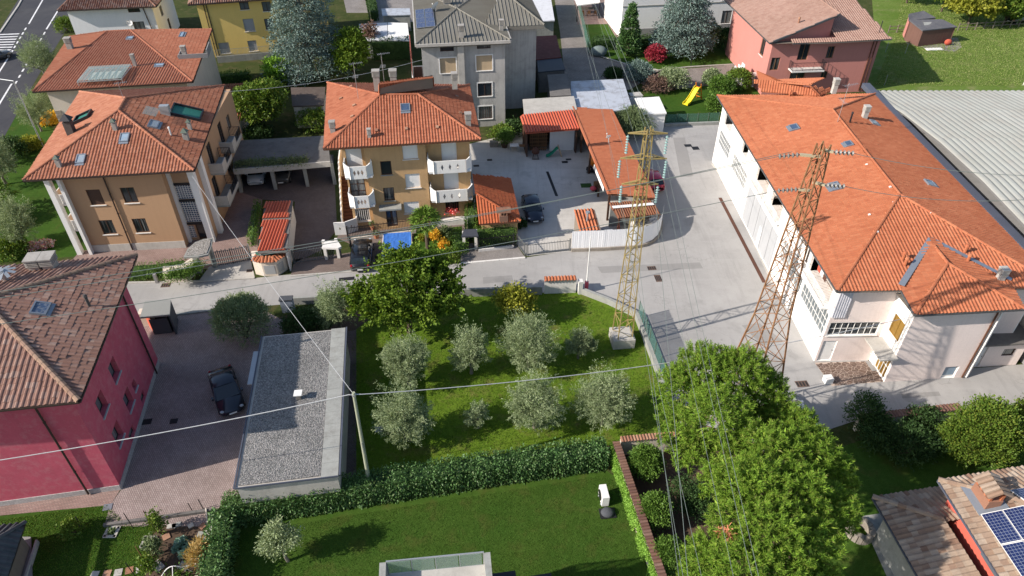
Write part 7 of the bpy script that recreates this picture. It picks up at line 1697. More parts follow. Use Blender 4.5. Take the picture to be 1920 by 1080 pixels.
# long-leafed bush at the carport
rg = np.random.default_rng(140); b = at(1180, 252); o = thing('bamboo_bush', 'fountain shaped long leafed bush behind the carport', 'shrub', b); N = 5200; an = rg.uniform(0, 6.28, N); el = rg.uniform(.15, 1.5, N); d = np.stack([np.cos(an) * np.cos(el), np.sin(an) * np.cos(el), np.sin(el)], 1); p = np.array(b) + np.array([0, 0, .8]) + d * rg.uniform(.3, 2.2, (N, 1)) * np.array([1.15, 1.0, 1.0]); V, F = leaf_quads(p, d + sphere(N, rg) * .3, rg.uniform(.6, 1.1, N), .06, rg, .5); np_obj('foliage', V, F, m['leaf_olive_dark'], o)
mb = MB()
for i in range(14): mb.path([b, b + Vector((math.cos(i) * .4, math.sin(i) * .4, 1.2)), b + Vector((math.cos(i) * 1.0, math.sin(i) * 1.0, 2.1))], [.03, .02, .01], 4)
mb.build('stems', m['bark'], o, 'stuff')
# palm by the ochre house
def palm(label, px, py, h, r, seed, n=26):
 rg = np.random.default_rng(seed); b = at(px, py); o = thing('palm_tree', label, 'tree', b); mb = MB(); mb.path([b - Z * .1, b + Z * h * .5, b + Z * h], [.2, .16, .18], 9); mb.build('trunk', m['bark'], o); top = b + Z * h; PP, DD = [], []; sm = MB()
 for i in range(n):
  a = 2.4 * i; e = 1.35 - 1.75 * (i / n); c = top + Vector((math.cos(a) * math.cos(e), math.sin(a) * math.cos(e), math.sin(e))) * r * .5; sm.path([top, c], [.025, .015], 4)
  d0 = np.array((math.cos(a) * math.cos(e), math.sin(a) * math.cos(e), math.sin(e))); s0 = np.array((-math.sin(a), math.cos(a), 0)); n0 = np.cross(d0, s0)
  for t in np.linspace(-1.9, 1.9, 22): PP.append(np.array(c)); DD.append(d0 * math.cos(t) + s0 * math.sin(t) * 1.0 + n0 * rg.normal() * .12)
 sm.build('leaf_stalks', m['leaf_palm'], o, 'stuff'); p, d = np.array(PP), np.array(DD); V, F = leaf_quads(p, d, rg.uniform(.75, 1.0, len(p)) * r * .55, .10, rg, .22); np_obj('fronds', V, F, m['leaf_palm'], o)
palm('fan palm on the front lawn of the ochre house', 802, 466, 2.9, 1.75, 150)
palm('short fan palm at the left picture edge', 14, 398, 1.8, 1.9, 151, 20)
# flowers and shrubs of the ochre house garden
for i, (px, py, r, h, mt, lab) in enumerate(((816, 447, .5, .7, 'flower_orange', 'upper orange flowering shrub beside the fan palm'), (832, 463, .45, .6, 'flower_orange', 'lower orange flowering shrub beside the fan palm'), (793, 450, .35, .4, 'leaf_yellow', 'yellow flowers at the palm foot'), (838, 442, .6, .8, 'leaf_olive_dark', 'dark shrub behind the orange flowers'), (846, 487, 1.0, .9, 'leaf_bush', 'low green shrub at the gate with dark roof'), (815, 490, .8, .7, 'leaf_bush', 'leafy ground shrub above the maple crown'), (64, 466, .5, .5, 'flower_pink', 'pink and red flower cushion left, before the tan house'), (88, 462, .55, .5, 'flower_pink', 'pink flower cushion right, before the tan house'), (50, 467, .4, .5, 'leaf_yellow', 'small yellow shrub beside the pink flowers'), (976, 425, .5, .7, 'leaf_dark', 'small dark plant at the annex corner'))):
 b = at(px, py); bush('flower_shrub', lab, (b.x, b.y), [((0, 0, h * .5), (r, r, h * .55))], (90, 12, .1, .16, .1, .4, .6, .7, (.5, 1.1)), mt, None, 'shrub', 160 + i, stems=3)
# left garden
for i, (px, py, k, s_, lab) in enumerate(((48, 460, 'c', 1.0, 'round olive in the left garden before the tan house'), (12, 345, 'c', 1.1, 'olive at the left edge above the round one'), (85, 145, 'c', 1.15, 'olive beside the main road above the terracotta house'), (78, 246, 'c', 1.0, 'olive with dark trunk between road and tan house roof'))): olive(lab, px, py, k, s_, 171 + i, 'leaf_olive', 'tree', 'olives in the left garden', n=300)
for i, (px, py, r, h, mt, lab) in enumerate(((18, 300, 2.0, 2.2, 'leaf_dark', 'dark bush by the road edge at the left'), (60, 280, 1.1, 1.2, 'leaf_yellow', 'yellowish shrub under the street lamp'), (100, 230, 1.2, 1.0, 'flower_orange', 'orange tinged shrub beside the roadside olive'), (15, 420, 1.3, 1.8, 'leaf_dark', 'dark shrub left of the round olive'), (20, 478, 1.4, 1.3, 'leaf_bush', 'green shrub at the left edge above the crimson house'), (125, 58, 1.4, 1.8, 'leaf_bush', 'shrub between road and white house'), (590, 245, 1.8, 2.4, 'leaf_bush', 'shrub at the corner of the open garages'), (520, 158, 2.0, 1.4, 'leaf_round', 'low shrub below the light green tree'), (485, 262, 1.6, 1.5, 'leaf_dark', 'dark shrub behind the open garages'), (940, 262, 1.2, 1.5, 'leaf_bush', 'shrub at the rear of the concrete yard'), (960, 255, 1.0, 1.7, 'leaf_dark', 'potted shrub beside the wood shed'), (1015, 130, 1.0, 1.2, 'leaf_dark', 'dark shrub beside the black sheet roof'))):
 b = at(px, py); bush('garden_bush', lab, (b.x, b.y), [((0, 0, h * .5), (r, r, h * .55)), ((r * .4, .2, h * .6), (r * .6, r * .6, h * .4))], (220, 15, .17, .22, .12, .35, .6, .75, (.55, 1.08)), mt, None, 'shrub', 190 + i)
# planting on the garage roof
b = at(508, 312, 2.75); rg = np.random.default_rng(210); o = thing('roof_planting', 'trailing green plants along the garage roof edge', 'plants', b); L_ = at(440, 312, 2.75), at(575, 305, 2.75); N = 2600; t = rg.uniform(0, 1, N) ** .9; p = np.array(L_[0]) + t[:, None] * np.array(L_[1] - L_[0]) + rg.normal(0, 1, (N, 3)) * np.array([.15, .4, .16]) + np.array([0, .25, .15]); V, F = leaf_quads(p, sphere(N, rg) + np.array([0, -.2, .3]), .2, .1, rg, .2); np_obj('foliage', V, F, m['leaf_olive_dark'], o)
# ---- grass blades on the lawns (uncountable)
def blades(name, pts, n, mat, h, w, seed, z=.004):
 rg = np.random.default_rng(seed); P = [at(*p) for p in pts]; pl = [(p.x, p.y) for p in P]; x0, x1 = min(p[0] for p in pl), max(p[0] for p in pl); y0, y1 = min(p[1] for p in pl), max(p[1] for p in pl)
 x, y = rg.uniform(x0, x1, n), rg.uniform(y0, y1, n); ok = inside2(x, y, pl); x, y = x[ok], y[ok]; N = len(x); p = np.stack([x, y, np.full(N, z)], 1); d = sphere(N, rg) * .75 + np.array([0, 0, .8]); s_ = rg.uniform(.6, 1.3, N); V, F = leaf_quads(p, d, h * s_, w * s_, rg, .15)
 o = np_obj(name, V, F, m[mat], None, 'stuff'); return o
tag(blades('grass', [(660, 640), (700, 590), (870, 556), (1018, 552), (1082, 552), (1186, 598), (1236, 724), (1240, 828), (1130, 838), (662, 905)], 60000, 'grass_blade', .10, .035, 221), 'olive lawn grass blades')
tag(blades('grass', [(445, 1000), (1130, 892), (1160, 905), (1215, 1080), (410, 1085)], 90000, 'grass_fine', .06, .022, 222), 'lower lawn grass blades')
tag(blades('grass', [(0, 975), (200, 948), (240, 985), (290, 985), (270, 1085), (0, 1085)], 26000, 'grass_blade', .08, .03, 223), 'kitchen garden grass blades')
tag(blades('grass', [(1640, 160), (1680, 60), (1690, 0), (1920, 0), (1920, 162)], 80000, 'grass_meadow', .20, .06, 224), 'tall meadow grass')
# ------------------------------------------------------------------ pylons, wires, poles
M('steel_yellow', (.34, .26, .10), var=.25, scale=2, patch=.3, col2=(.22, .14, .06), rough=.7); M('steel_rust', (.26, .125, .06), var=.3, scale=1.5, patch=.5, col2=(.34, .25, .14), rough=.8)
M('steel_pale', (.42, .36, .24), var=.2, rough=.7); M('wire', (.17, .20, .18), var=.05, bump=0, rough=.5); M('wire_pale', (.50, .51, .51), var=.05, bump=0, rough=.5)
m_, nt_, b_ = _nodes('insulator'); b_.inputs['Base Color'].default_value = (.24, .36, .34, 1); b_.inputs['Roughness'].default_value = .12; MATS['insulator'] = m_
def lattice(mb, base, top, w0, w1, n, ang, leg=.09, brace=.045, taper=1.0, cross=False):
 base, top = Vector(base), Vector(top); C = [rot2((sx, sy, 0), ang) for sx, sy in ((-.5, -.5), (.5, -.5), (.5, .5), (-.5, .5))]
 lv = []; 
 for i in range(n + 1):
  t = 1 - (1 - i / n) ** taper if taper != 1 else i / n
  c = base.lerp(top, t); w = w0 + (w1 - w0) * t; lv.append([c + q * w for q in C])
 for i in range(n):
  for k in range(4): mb.bar(lv[i][k], lv[i + 1][k], leg)
 for i in range(n):
  for k in range(4):
   a, b = lv[i][k], lv[i][(k + 1) % 4]; c, d = lv[i + 1][k], lv[i + 1][(k + 1) % 4]
   if cross: mb.bar(a, d, brace); mb.bar(b, c, brace)
   elif (i + k) % 2: mb.bar(a, d, brace)
   else: mb.bar(b, c, brace)
   if i and not i % 2: mb.bar(a, b, brace)
 return lv
def insulator(parent, p, q, r=.15, n=7, mat='insulator'):
 """string of glass discs from p to q"""
 p, q = Vector(p), Vector(q); mb = MB(); mb.tube(p, q, .03, 5); d = (q - p) / n
 for i in range(n): c = p + d * (i + .35); mb.tube(c, c + d * .3, r * .55, 9, r); mb.tube(c + d * .3, c + d * .5, r, 9, r * .4)
 return mb.build('insulator', m[mat], parent)
def hang(parent_list, p, q, sag, r, mat, name, label, group, n=14):
 p, q = Vector(p), Vector(q); pts = [p.lerp(q, i / n) - Z * sag * 4 * (i / n) * (1 - i / n) for i in range(n + 1)]; mb = MB(); mb.path(pts, r, 4); return tag(mb.build(name, m[mat]), label, 'cable', group)
bp = at(1165, 641); hz = height_at(1165, 641, 240); py_ = thing('power_pylon', 'slim yellow lattice pylon on a concrete block by the lawn', 'pylon', bp)
mb = MB(); mb.box((bp.x, bp.y, -.1), (1.65, 1.6, .95), .1); mb.box((bp.x, bp.y, .851), (1.45, 1.4, .05), .1); mb.build('foundation', m['concrete_light'], py_)
mb = MB(); tp = Vector((bp.x, bp.y, hz)); lattice(mb, bp + Z * .8, tp, 1.15, .36, 19, .25, .072, .034); mb.build('tower', m['steel_yellow'], py_)
WIRES = []
axis_ = rot2((1, 0, 0), -.02)
for row, (pyy, pl, pr, sides) in enumerate(((250, 1178, 1252, 1), (297, 1163, 1250, 1), (345, 1166, 1234, 1))):
 za = height_at(1165, 641, pyy); c = Vector((bp.x, bp.y, za))
 for sg, px in ((-1, pl), (1, pr)):
  tip = at(px, pyy, za); tip = c + axis_ * (tip - c).dot(axis_); mb = MB()
  for off in (-.22, .22): mb.bar(c + Vector((0, off, .06)), tip, .07)
  mb.bar(c + Vector((0, -.22, .5 if row else .25)), tip, .045); mb.bar(c.lerp(tip, .5) + Vector((0, .11, .03)), c.lerp(tip, .5) + Vector((0, -.11, .03)), .04)
  ar = mb.build('cross_arm', m['steel_yellow'], py_); q = tip - Z * .12; insulator(py_, q, q - Z * 1.28, .11); WIRES.append(q - Z * 1.35)
# conductors: north span and south span meet at each insulator
S_ = [1275, 1426, 1283, 1413, 1318, 1378]; N_ = [1078, 1136, 1082, 1130, 1096, 1117]
for i, q in enumerate(WIRES):
 s = at(S_[i], 1085, q.z - 1.0); s2 = q + (s - q) * 1.35; n = at(N_[i], -5, q.z + .5); n2 = q + (n - q) * 1.6
 mb = MB(); mb.path([n2 - Z * 1, q.lerp(n2, .5) - Z * .9, q, q.lerp(s2, .5) - Z * .25, s2], .010, 4)
 tag(mb.build('power_line', m['wire']), 'thin power conductor hung from the ' + ('top', 'top', 'middle', 'middle', 'lowest', 'lowest')[i] + ' arm of the yellow pylon, ' + ('left', 'right')[i % 2] + ' side', 'cable', 'conductors of the yellow pylon')
mb = MB(); q = tp; s = at(1290, 1085, q.z - 2); n = at(1110, -5, q.z); mb.path([q + (n - q) * 1.5, q, q + (s - q) * 1.3], .011, 4); tag(mb.build('earth_wire', m['wire']), 'thin earth wire from the very tip of the yellow pylon', 'cable')
# second pylon, rusty, beside the factory
b2_ = at(1383, 808); h2 = height_at(1383, 808, 270); t2 = Vector((b2_.x, b2_.y, h2))
p2 = thing('power_pylon', 'wide rusty lattice pylon beside the white factory', 'pylon', b2_)
mb = MB(); mid = Vector((t2.x, t2.y, h2 * .48)).lerp(Vector((b2_.x, b2_.y, h2 * .48)), .5); lattice(mb, b2_, mid, 3.3, 1.4, 6, .55, .085, .034, cross=True); lattice(mb, mid, t2, 1.4, .45, 11, .55, .075, .032, cross=True); mb.build('tower', m['steel_rust'], p2)
W2 = {}
for (px0, py0, px1, py1, key) in ((1541, 268, 1563, 285, 'a'), (1526, 289, 1500, 290, 'b'), (1521, 327, 1547, 347, 'c'), (1520, 352, 1497, 355, 'd')):
 za = height_at(1383, 808, (py0 + py1) / 2 + 4); c = Vector((t2.x, t2.y, za)); c = b2_.lerp(t2, za / h2); tip = at(px1, py1, za); tip = c + (tip - c).normalized() * min(1.25, (tip - c).length); mb = MB(); mb.bar(c, tip, .17, .10); mb.build('bracket', m['steel_pale'], p2); W2[key] = tip
WE = [(W2['a'], Vector((1, .05, -.1))), (W2['b'], Vector((-1, .0, -.1))), (W2['c'], Vector((1, .05, -.1))), (W2['d'], Vector((-1, 0, -.08)))]
M('ins_grey', (.18, .175, .165), rough=.3)
ENDS = [(1900, 312, 0), (0, 536, 1), (1835, 362, 0), (0, 598, 1)]
for (p, d), (px, py, left), wl2 in zip(WE, ENDS, ('upper arm', 'upper left bracket', 'lower arm', 'lower left bracket')):
 q = p + d.normalized() * 1.05; insulator(p2, p, q, .13, 5, 'ins_grey')
 e = at(px, py, q.z - (2.2 if left else .5)); e = q + (e - q) * (1.2 if left else 1.6)
 hang(None, q, e, .5, .015, 'wire', 'power_line', 'wire from the ' + wl2 + ' of the rusty pylon ' + ('running left over the gardens' if left else 'running over the orange factory roof'), 'wires of the rusty pylon', 22)
q = W2['b'] + Vector((-.3, .3, .0)); e = at(0, 548, q.z - 2.0); hang(None, q, q + (e - q) * 1.2, .5, .015, 'wire', 'power_line', 'second thin wire close beside the upper left one of the rusty pylon', 'wires of the rusty pylon', 22)
# utility pole behind the hedge
ub = at(696, 924); uh = height_at(696, 924, 736); ut = Vector((ub.x + .15, ub.y, uh)); M('pole_wood', (.34, .36, .26), var=.15, streak=.3)
up_ = thing('utility_pole', 'grey green wooden utility pole behind the laurel hedge', 'pole', ub); mb = MB(); mb.tube(ub, ut, .13, 10, .085); mb.build('post', m['pole_wood'], up_); mb = MB(); mb.tube(ut - Z * .25, ut - Z * .12, .12, 10); mb.tube(ut - Z * .18 - Vector((.25, 0, 0)), ut - Z * .18 + Vector((.35, .05, 0)), .03, 6); mb.build('cable_clamp', m['galv'], up_)
mb = MB(); mb.box(Vector((ub.x + .09, ub.y - .12, uh * .45)), (.06, .05, .9)); mb.build('conduit', m['galv'], up_)
k = ut - Z * .15; e = at(-60, 872, 7.2); hang(None, k + Vector((-.2, 0, 0)), e, .25, .024, 'wire_pale', 'aerial_cable', 'thick pale twisted cable from wooden pole to the left edge', None)
e = at(1700, 596, 5.9); hang(None, k + Vector((.3, 0, 0)), e, 1.0, .023, 'wire_pale', 'aerial_cable', 'long pale cable from wooden pole across the olives to the factory annex', None, 24)
e = at(360, 330, 7.6); hang(None, k, e, .3, .014, 'wire_pale', 'aerial_cable', 'thin cable from wooden pole up to the tan house corner', None, 16)
a, b = at(421, 172, 8.4), at(796, 111, 8.2); hang(None, a, b, .6, .018, 'wire_pale', 'aerial_cable', 'sagging cable between tan house and grey apartment block', None, 16)
# street lamp on the left
lb = at(82, 277); lh = height_at(82, 277, 152); sl = thing('street_lamp', 'tall grey street lamp with long arm at the main road', 'street lamp', lb); lt = Vector((at(25, 152, lh).x, lb.y, lh)); lt = Vector((lb.x, lb.y, lh)); mb = MB(); mb.tube(lb, lt, .09, 8, .06); mb.tube(lt, lt + Vector((-2.6, .3, .25)), .05, 6); mb.build('post', m['galv'], sl); mb = MB(); mb.box(lt + Vector((-2.9, .33, .2)), (.7, .26, .12)); mb.build('lamp_head', m['galv'], sl)
# white pole with red box at the corner
wb = at(1099, 545); wh = height_at(1099, 545, 443); wp = thing('barrier_post', 'slim white pole with a red box at its foot', 'pole', wb); mb = MB(); mb.tube(wb + Z * .9, wb + Z * wh, .055, 8, .03); mb.build('post', m['white_paint'], wp); mb = MB(); mb.box(wb, (.28, .28, .95)); mb.build('red_box', m.get('box_red') or M('box_red', (.62, .10, .13)), wp)
# ------------------------------------------------------------------ garden walls and fences
def coped_wall(name, label, pts, h, t, wallmat, tilemat, step=.22, tw=.46, cat='wall', lift=.02):
 P = [at(*p) if len(p) == 2 and abs(p[0]) > 90 else Vector((*p, 0)) for p in pts]; o = thing(name, label, cat, P[0]); mb = MB()
 for a, b in zip(P[:-1], P[1:]): mb.bar(a + Z * (h / 2), b + Z * (h / 2), t, h)
 w = mb.build('wall_body', wallmat, o)
 for a, b in zip(P[:-1], P[1:]):
  d = b - a; L = d.length; d.normalize(); n = Vector((-d.y, d.x, 0)); k = max(1, int(L / step)); st = L / k
  tm = None
  for i in range(k):
   c = a + d * st * (i + .5) + Z * (h + lift + .03 + rnd.uniform(-.01, .01)); V, F = ridge_arrays(c - n * tw / 2, c + n * tw / 2, st * .56, 9, .02)
   np_obj('coping_tile', V, F, tilemat, o)
 return o
coped_wall('garden_wall', 'long garden wall with terracotta coping, ivy on its lawn side', [(1150, 858), (1237, 1118)], 1.55, .26, m['pl_cream'], m['tile_coping_dark'], .2, .42)
coped_wall('garden_wall', 'short garden wall with terracotta coping meeting the long one', [(1160, 852), (1262, 842)], 1.4, .24, m['pl_cream'], m['tile_coping'], .2, .42)
coped_wall('lane_wall', 'low wall with red tile coping along the lower lane', [(1600, 806), (1790, 784)], 1.1, .26, m['pl_cream'], m['tile_coping_dark'], .24, .55)
coped_wall('street_wall', 'small white wall with orange tiled top on the street', [(1020, 549), (1079, 547)], 1.35, .28, m['white_stone'], m['tile_factory'], .26, .6)
mb = MB(); q = at(1087, 549); mb.box(q, (.35, .45, 1.3), .1); tag(mb.build('wall_pier', m['white_stone']), 'white pier at the end of the tiled street wall', 'pier')
a, b = Vector(at(1150, 858)), Vector(at(1237, 1118)); d = (b - a); n = Vector((d.y, -d.x, 0)).normalized(); n = n if n.x < 0 else -n; rg = np.random.default_rng(77); N = 9000; t = rg.uniform(0, 1, N); zz = rg.uniform(0, 1.5, N) ** 1.0
gap = ((t > .57) & (t < .63) & (zz < .8)) | ((t > .78) & (t < .86) & (zz < .85)); t, zz = t[~gap], zz[~gap]; N = len(t)
p = np.array(a) + t[:, None] * np.array(d) + np.array(n) * (.17 + rg.uniform(0, .16, (N, 1))) + zz[:, None] * np.array([0, 0, 1]); V, F = leaf_quads(p, sphere(N, rg) * .7 + np.array(n) * .5 + np.array([0, 0, .2]), .12, .09, rg); o = np_obj('ivy', V, F, m['leaf_ivy'], None, 'stuff'); tag(o, 'bright ivy covering the long garden wall', 'ivy')
def low_wall(name, label, pts, h, t, mat): 
 P = [at(*p) for p in pts]; mb = MB()
 for a, b in zip(P[:-1], P[1:]): mb.bar(a + Z * (h / 2), b + Z * (h / 2), t, h)
 return tag(mb.build(name, m[mat]), label, 'wall')
low_wall('lawn_wall', 'low weathered concrete wall between lawn and asphalt', [(1088, 549), (1140, 569), (1192, 594), (1212, 646), (1243, 728)], .55, .28, 'concrete')
low_wall('street_side_wall', 'plain grey wall between maple and street', [(862, 556), (1016, 551)], .8, .2, 'concrete'); low_wall('street_side_wall', 'grey wall piece between street and dark shrub', [(545, 571), (650, 565)], .7, .2, 'concrete')
fo = thing('mesh_fence', 'green wire fence on the low wall beside the lane', 'fence', at(1195, 596)); mb = MB(); P = [at(1196, 596), at(1216, 648), at(1246, 728)]
for a, b in zip(P[:-1], P[1:]):
 for i in range(3): q = a.lerp(b, i / 3); pm = MB(); pm.tube(q, q + Z * 1.75, .03, 6); pm.build('post', m['green_iron'], fo)
 mb.obox(a + Z * .56 + Vector((.02, 0, 0)), b - a, (.012, 0, 0), Z * 1.15)
mb.build('mesh', m['mesh_green'], fo)
fo = thing('mesh_fence', 'green mesh fence behind the slide garden', 'fence', at(1247, 233)); a, b = at(1247, 234), at(1346, 230); mb = MB(); mb.obox(a + Z * .1, b - a, (0, .012, 0), Z * 1.2); mb.build('mesh', m['mesh_green'], fo)
for i in range(6): q = a.lerp(b, i / 5); pm = MB(); pm.tube(q, q + Z * 1.35, .035, 6); pm.build('post', m['green_iron'], fo)
low_wall('lane_kerb_wall', 'low grey wall at the top end of the lane', [(1246, 237), (1347, 233)], .35, .3, 'concrete')
fo = thing('mesh_fence', 'tall green mesh fence beside the cobbled drive', 'fence', at(1102, 104)); a, b = at(1104, 104), at(1078, -10); mb = MB(); mb.obox(a + Z * .1, b - a, (.012, 0, 0), Z * 1.7); mb.build('mesh', m['mesh_green'], fo)
for i in range(8): q = a.lerp(b, i / 7); pm = MB(); pm.tube(q, q + Z * 1.9, .04, 6); pm.build('post', m['green_iron'], fo)
def bar_fence(name, label, pts, h, mat='iron', base=0.0, basemat='white_stone', cat='fence', step=.14, sl=.028):
 P = [at(*p) for p in pts]; o = thing(name, label, cat, P[0])
 if base:
  mb = MB()
  for a, b in zip(P[:-1], P[1:]): mb.bar(a + Z * base / 2, b + Z * base / 2, .25, base)
  mb.build('base_wall', m[basemat], o)
 mb = MB()
 for a, b in zip(P[:-1], P[1:]):
  L = (b - a).length; k = max(2, int(L / step))
  for i in range(k + 1): q = a.lerp(b, i / k) + Z * base; mb.bar(q, q + Z * (h + (.12 if i % 2 else 0)), sl)
 mb.build('bars', m[mat], o, 'stuff')
 for zz in (.12, h - .05):
  mb = MB()
  for a, b in zip(P[:-1], P[1:]): mb.bar(a + Z * (base + zz), b + Z * (base + zz), .05, .04)
  mb.build('rail', m[mat], o)
 for p in (P[0], P[-1]): mb = MB(); mb.box(p, (.12, .12, base + h + .15)); mb.build('post', m[mat], o)
 return o
M('gate_grey', (.16, .165, .16), rough=.5)
bar_fence('sliding_gate', 'grey barred sliding gate of the concrete yard', [(988, 479), (1068, 470)], 1.15, 'gate_grey', cat='gate'); bar_fence('gate_wing', 'grey barred gate wing slanting beside the hedge', [(962, 450), (984, 479)], 1.2, 'gate_grey', cat='gate')
bar_fence('iron_fence', 'black iron fence on a white base under the thick hedge', [(897, 471), (963, 464)], 1.1, 'iron', .25); bar_fence('iron_fence', 'black iron fence in front of the ochre house door', [(654, 452), (780, 436)], 1.1, 'iron', .35, 'pl_cream')
bar_fence('vertical_gate', 'grey slatted gate before the dark ramp', [(552, 494), (608, 486), (640, 482)], 1.3, 'gate_grey', cat='gate'); bar_fence('vertical_gate', 'brown slatted double gate before the tan house drive', [(404, 499), (438, 494), (472, 487)], 1.5, 'gate_grey', cat='gate', step=.16, sl=.07)
for px, py in ((666, 500), (661, 478)): mb = MB(); mb.box(at(px, py), (.14, .14, 2.0)); tag(mb.build('gate_post', m['iron']), 'tall dark gate post, ' + ('nearer the street' if py == 500 else 'further back by the car'), 'post')
# canopies over the garden gates
def canopy(name, label, poly, z, t, mat, posts, postmat, top=None, pw=.25):
 P = [at(x, y, z) for x, y in poly]; o = thing(name, label, 'gate canopy', Vector((P[0].x, P[0].y, 0))); mb = MB(); mb.prism([(p.x, p.y) for p in P], z - t, z); r = mb.build('roof', m[mat], o)
 if top: c = sum(P, Vector()) / len(P); mb = MB(); mb.prism([tuple((c + (p - c) * .86)[:2]) for p in P], z + .003, z + .05); mb.build('gravel', m[top], r)
 for px, py in posts: q = at(px, py); mb = MB(); mb.box(q, (pw, pw, z - t - .004)); mb.build('post', m[postmat], o)
 return o
canopy('gate_canopy', 'fan shaped gate canopy topped with gravel before the tan house', [(344, 482), (352, 466), (366, 454), (382, 448), (399, 446), (396, 462), (390, 477), (372, 481)], 2.5, .16, 'greygreen', ((376, 510), (404, 500)), 'greygreen', 'pebble', .35)
canopy('gate_canopy', 'white gate canopy before the dark ramp', [(603, 464), (609, 452), (633, 451), (640, 462), (634, 465)], 2.2, .18, 'white_stone', ((613, 486), (636, 483)), 'white_stone')
canopy('gate_canopy', 'dark roofed gate beside the thick hedge', [(865, 443), (870, 430), (893, 429), (897, 442)], 2.2, .14, 'slate', ((871, 470), (893, 467)), 'white_stone')
mb = MB(); P = [at(312, 531), at(352, 529), at(377, 505), at(366, 500), at(345, 514), at(312, 517)]; o = thing('planter_wall', 'cream planter wall carrying clipped green box plants', 'planter', P[0]); mb.prism([(p.x, p.y) for p in P], 0, 1.0); mb.build('wall_body', m['pl_cream'], o)
rg = np.random.default_rng(31); N = 4200; t = rg.uniform(0, 1, N); a, b, c = at(316, 522, 1), at(350, 519, 1), at(372, 502, 1); p = np.where(t[:, None] < .6, np.array(a) + (np.array(b) - np.array(a)) * (t[:, None] / .6), np.array(b) + (np.array(c) - np.array(b)) * ((t[:, None] - .6) / .4)) + rg.normal(0, 1, (N, 3)) * np.array([.34, .34, .2]) + np.array([0, .15, .22]); V, F = leaf_quads(p, sphere(N, rg) + np.array([0, 0, .4]), .13, .08, rg); np_obj('plants', V, F, m['leaf_round'], o)
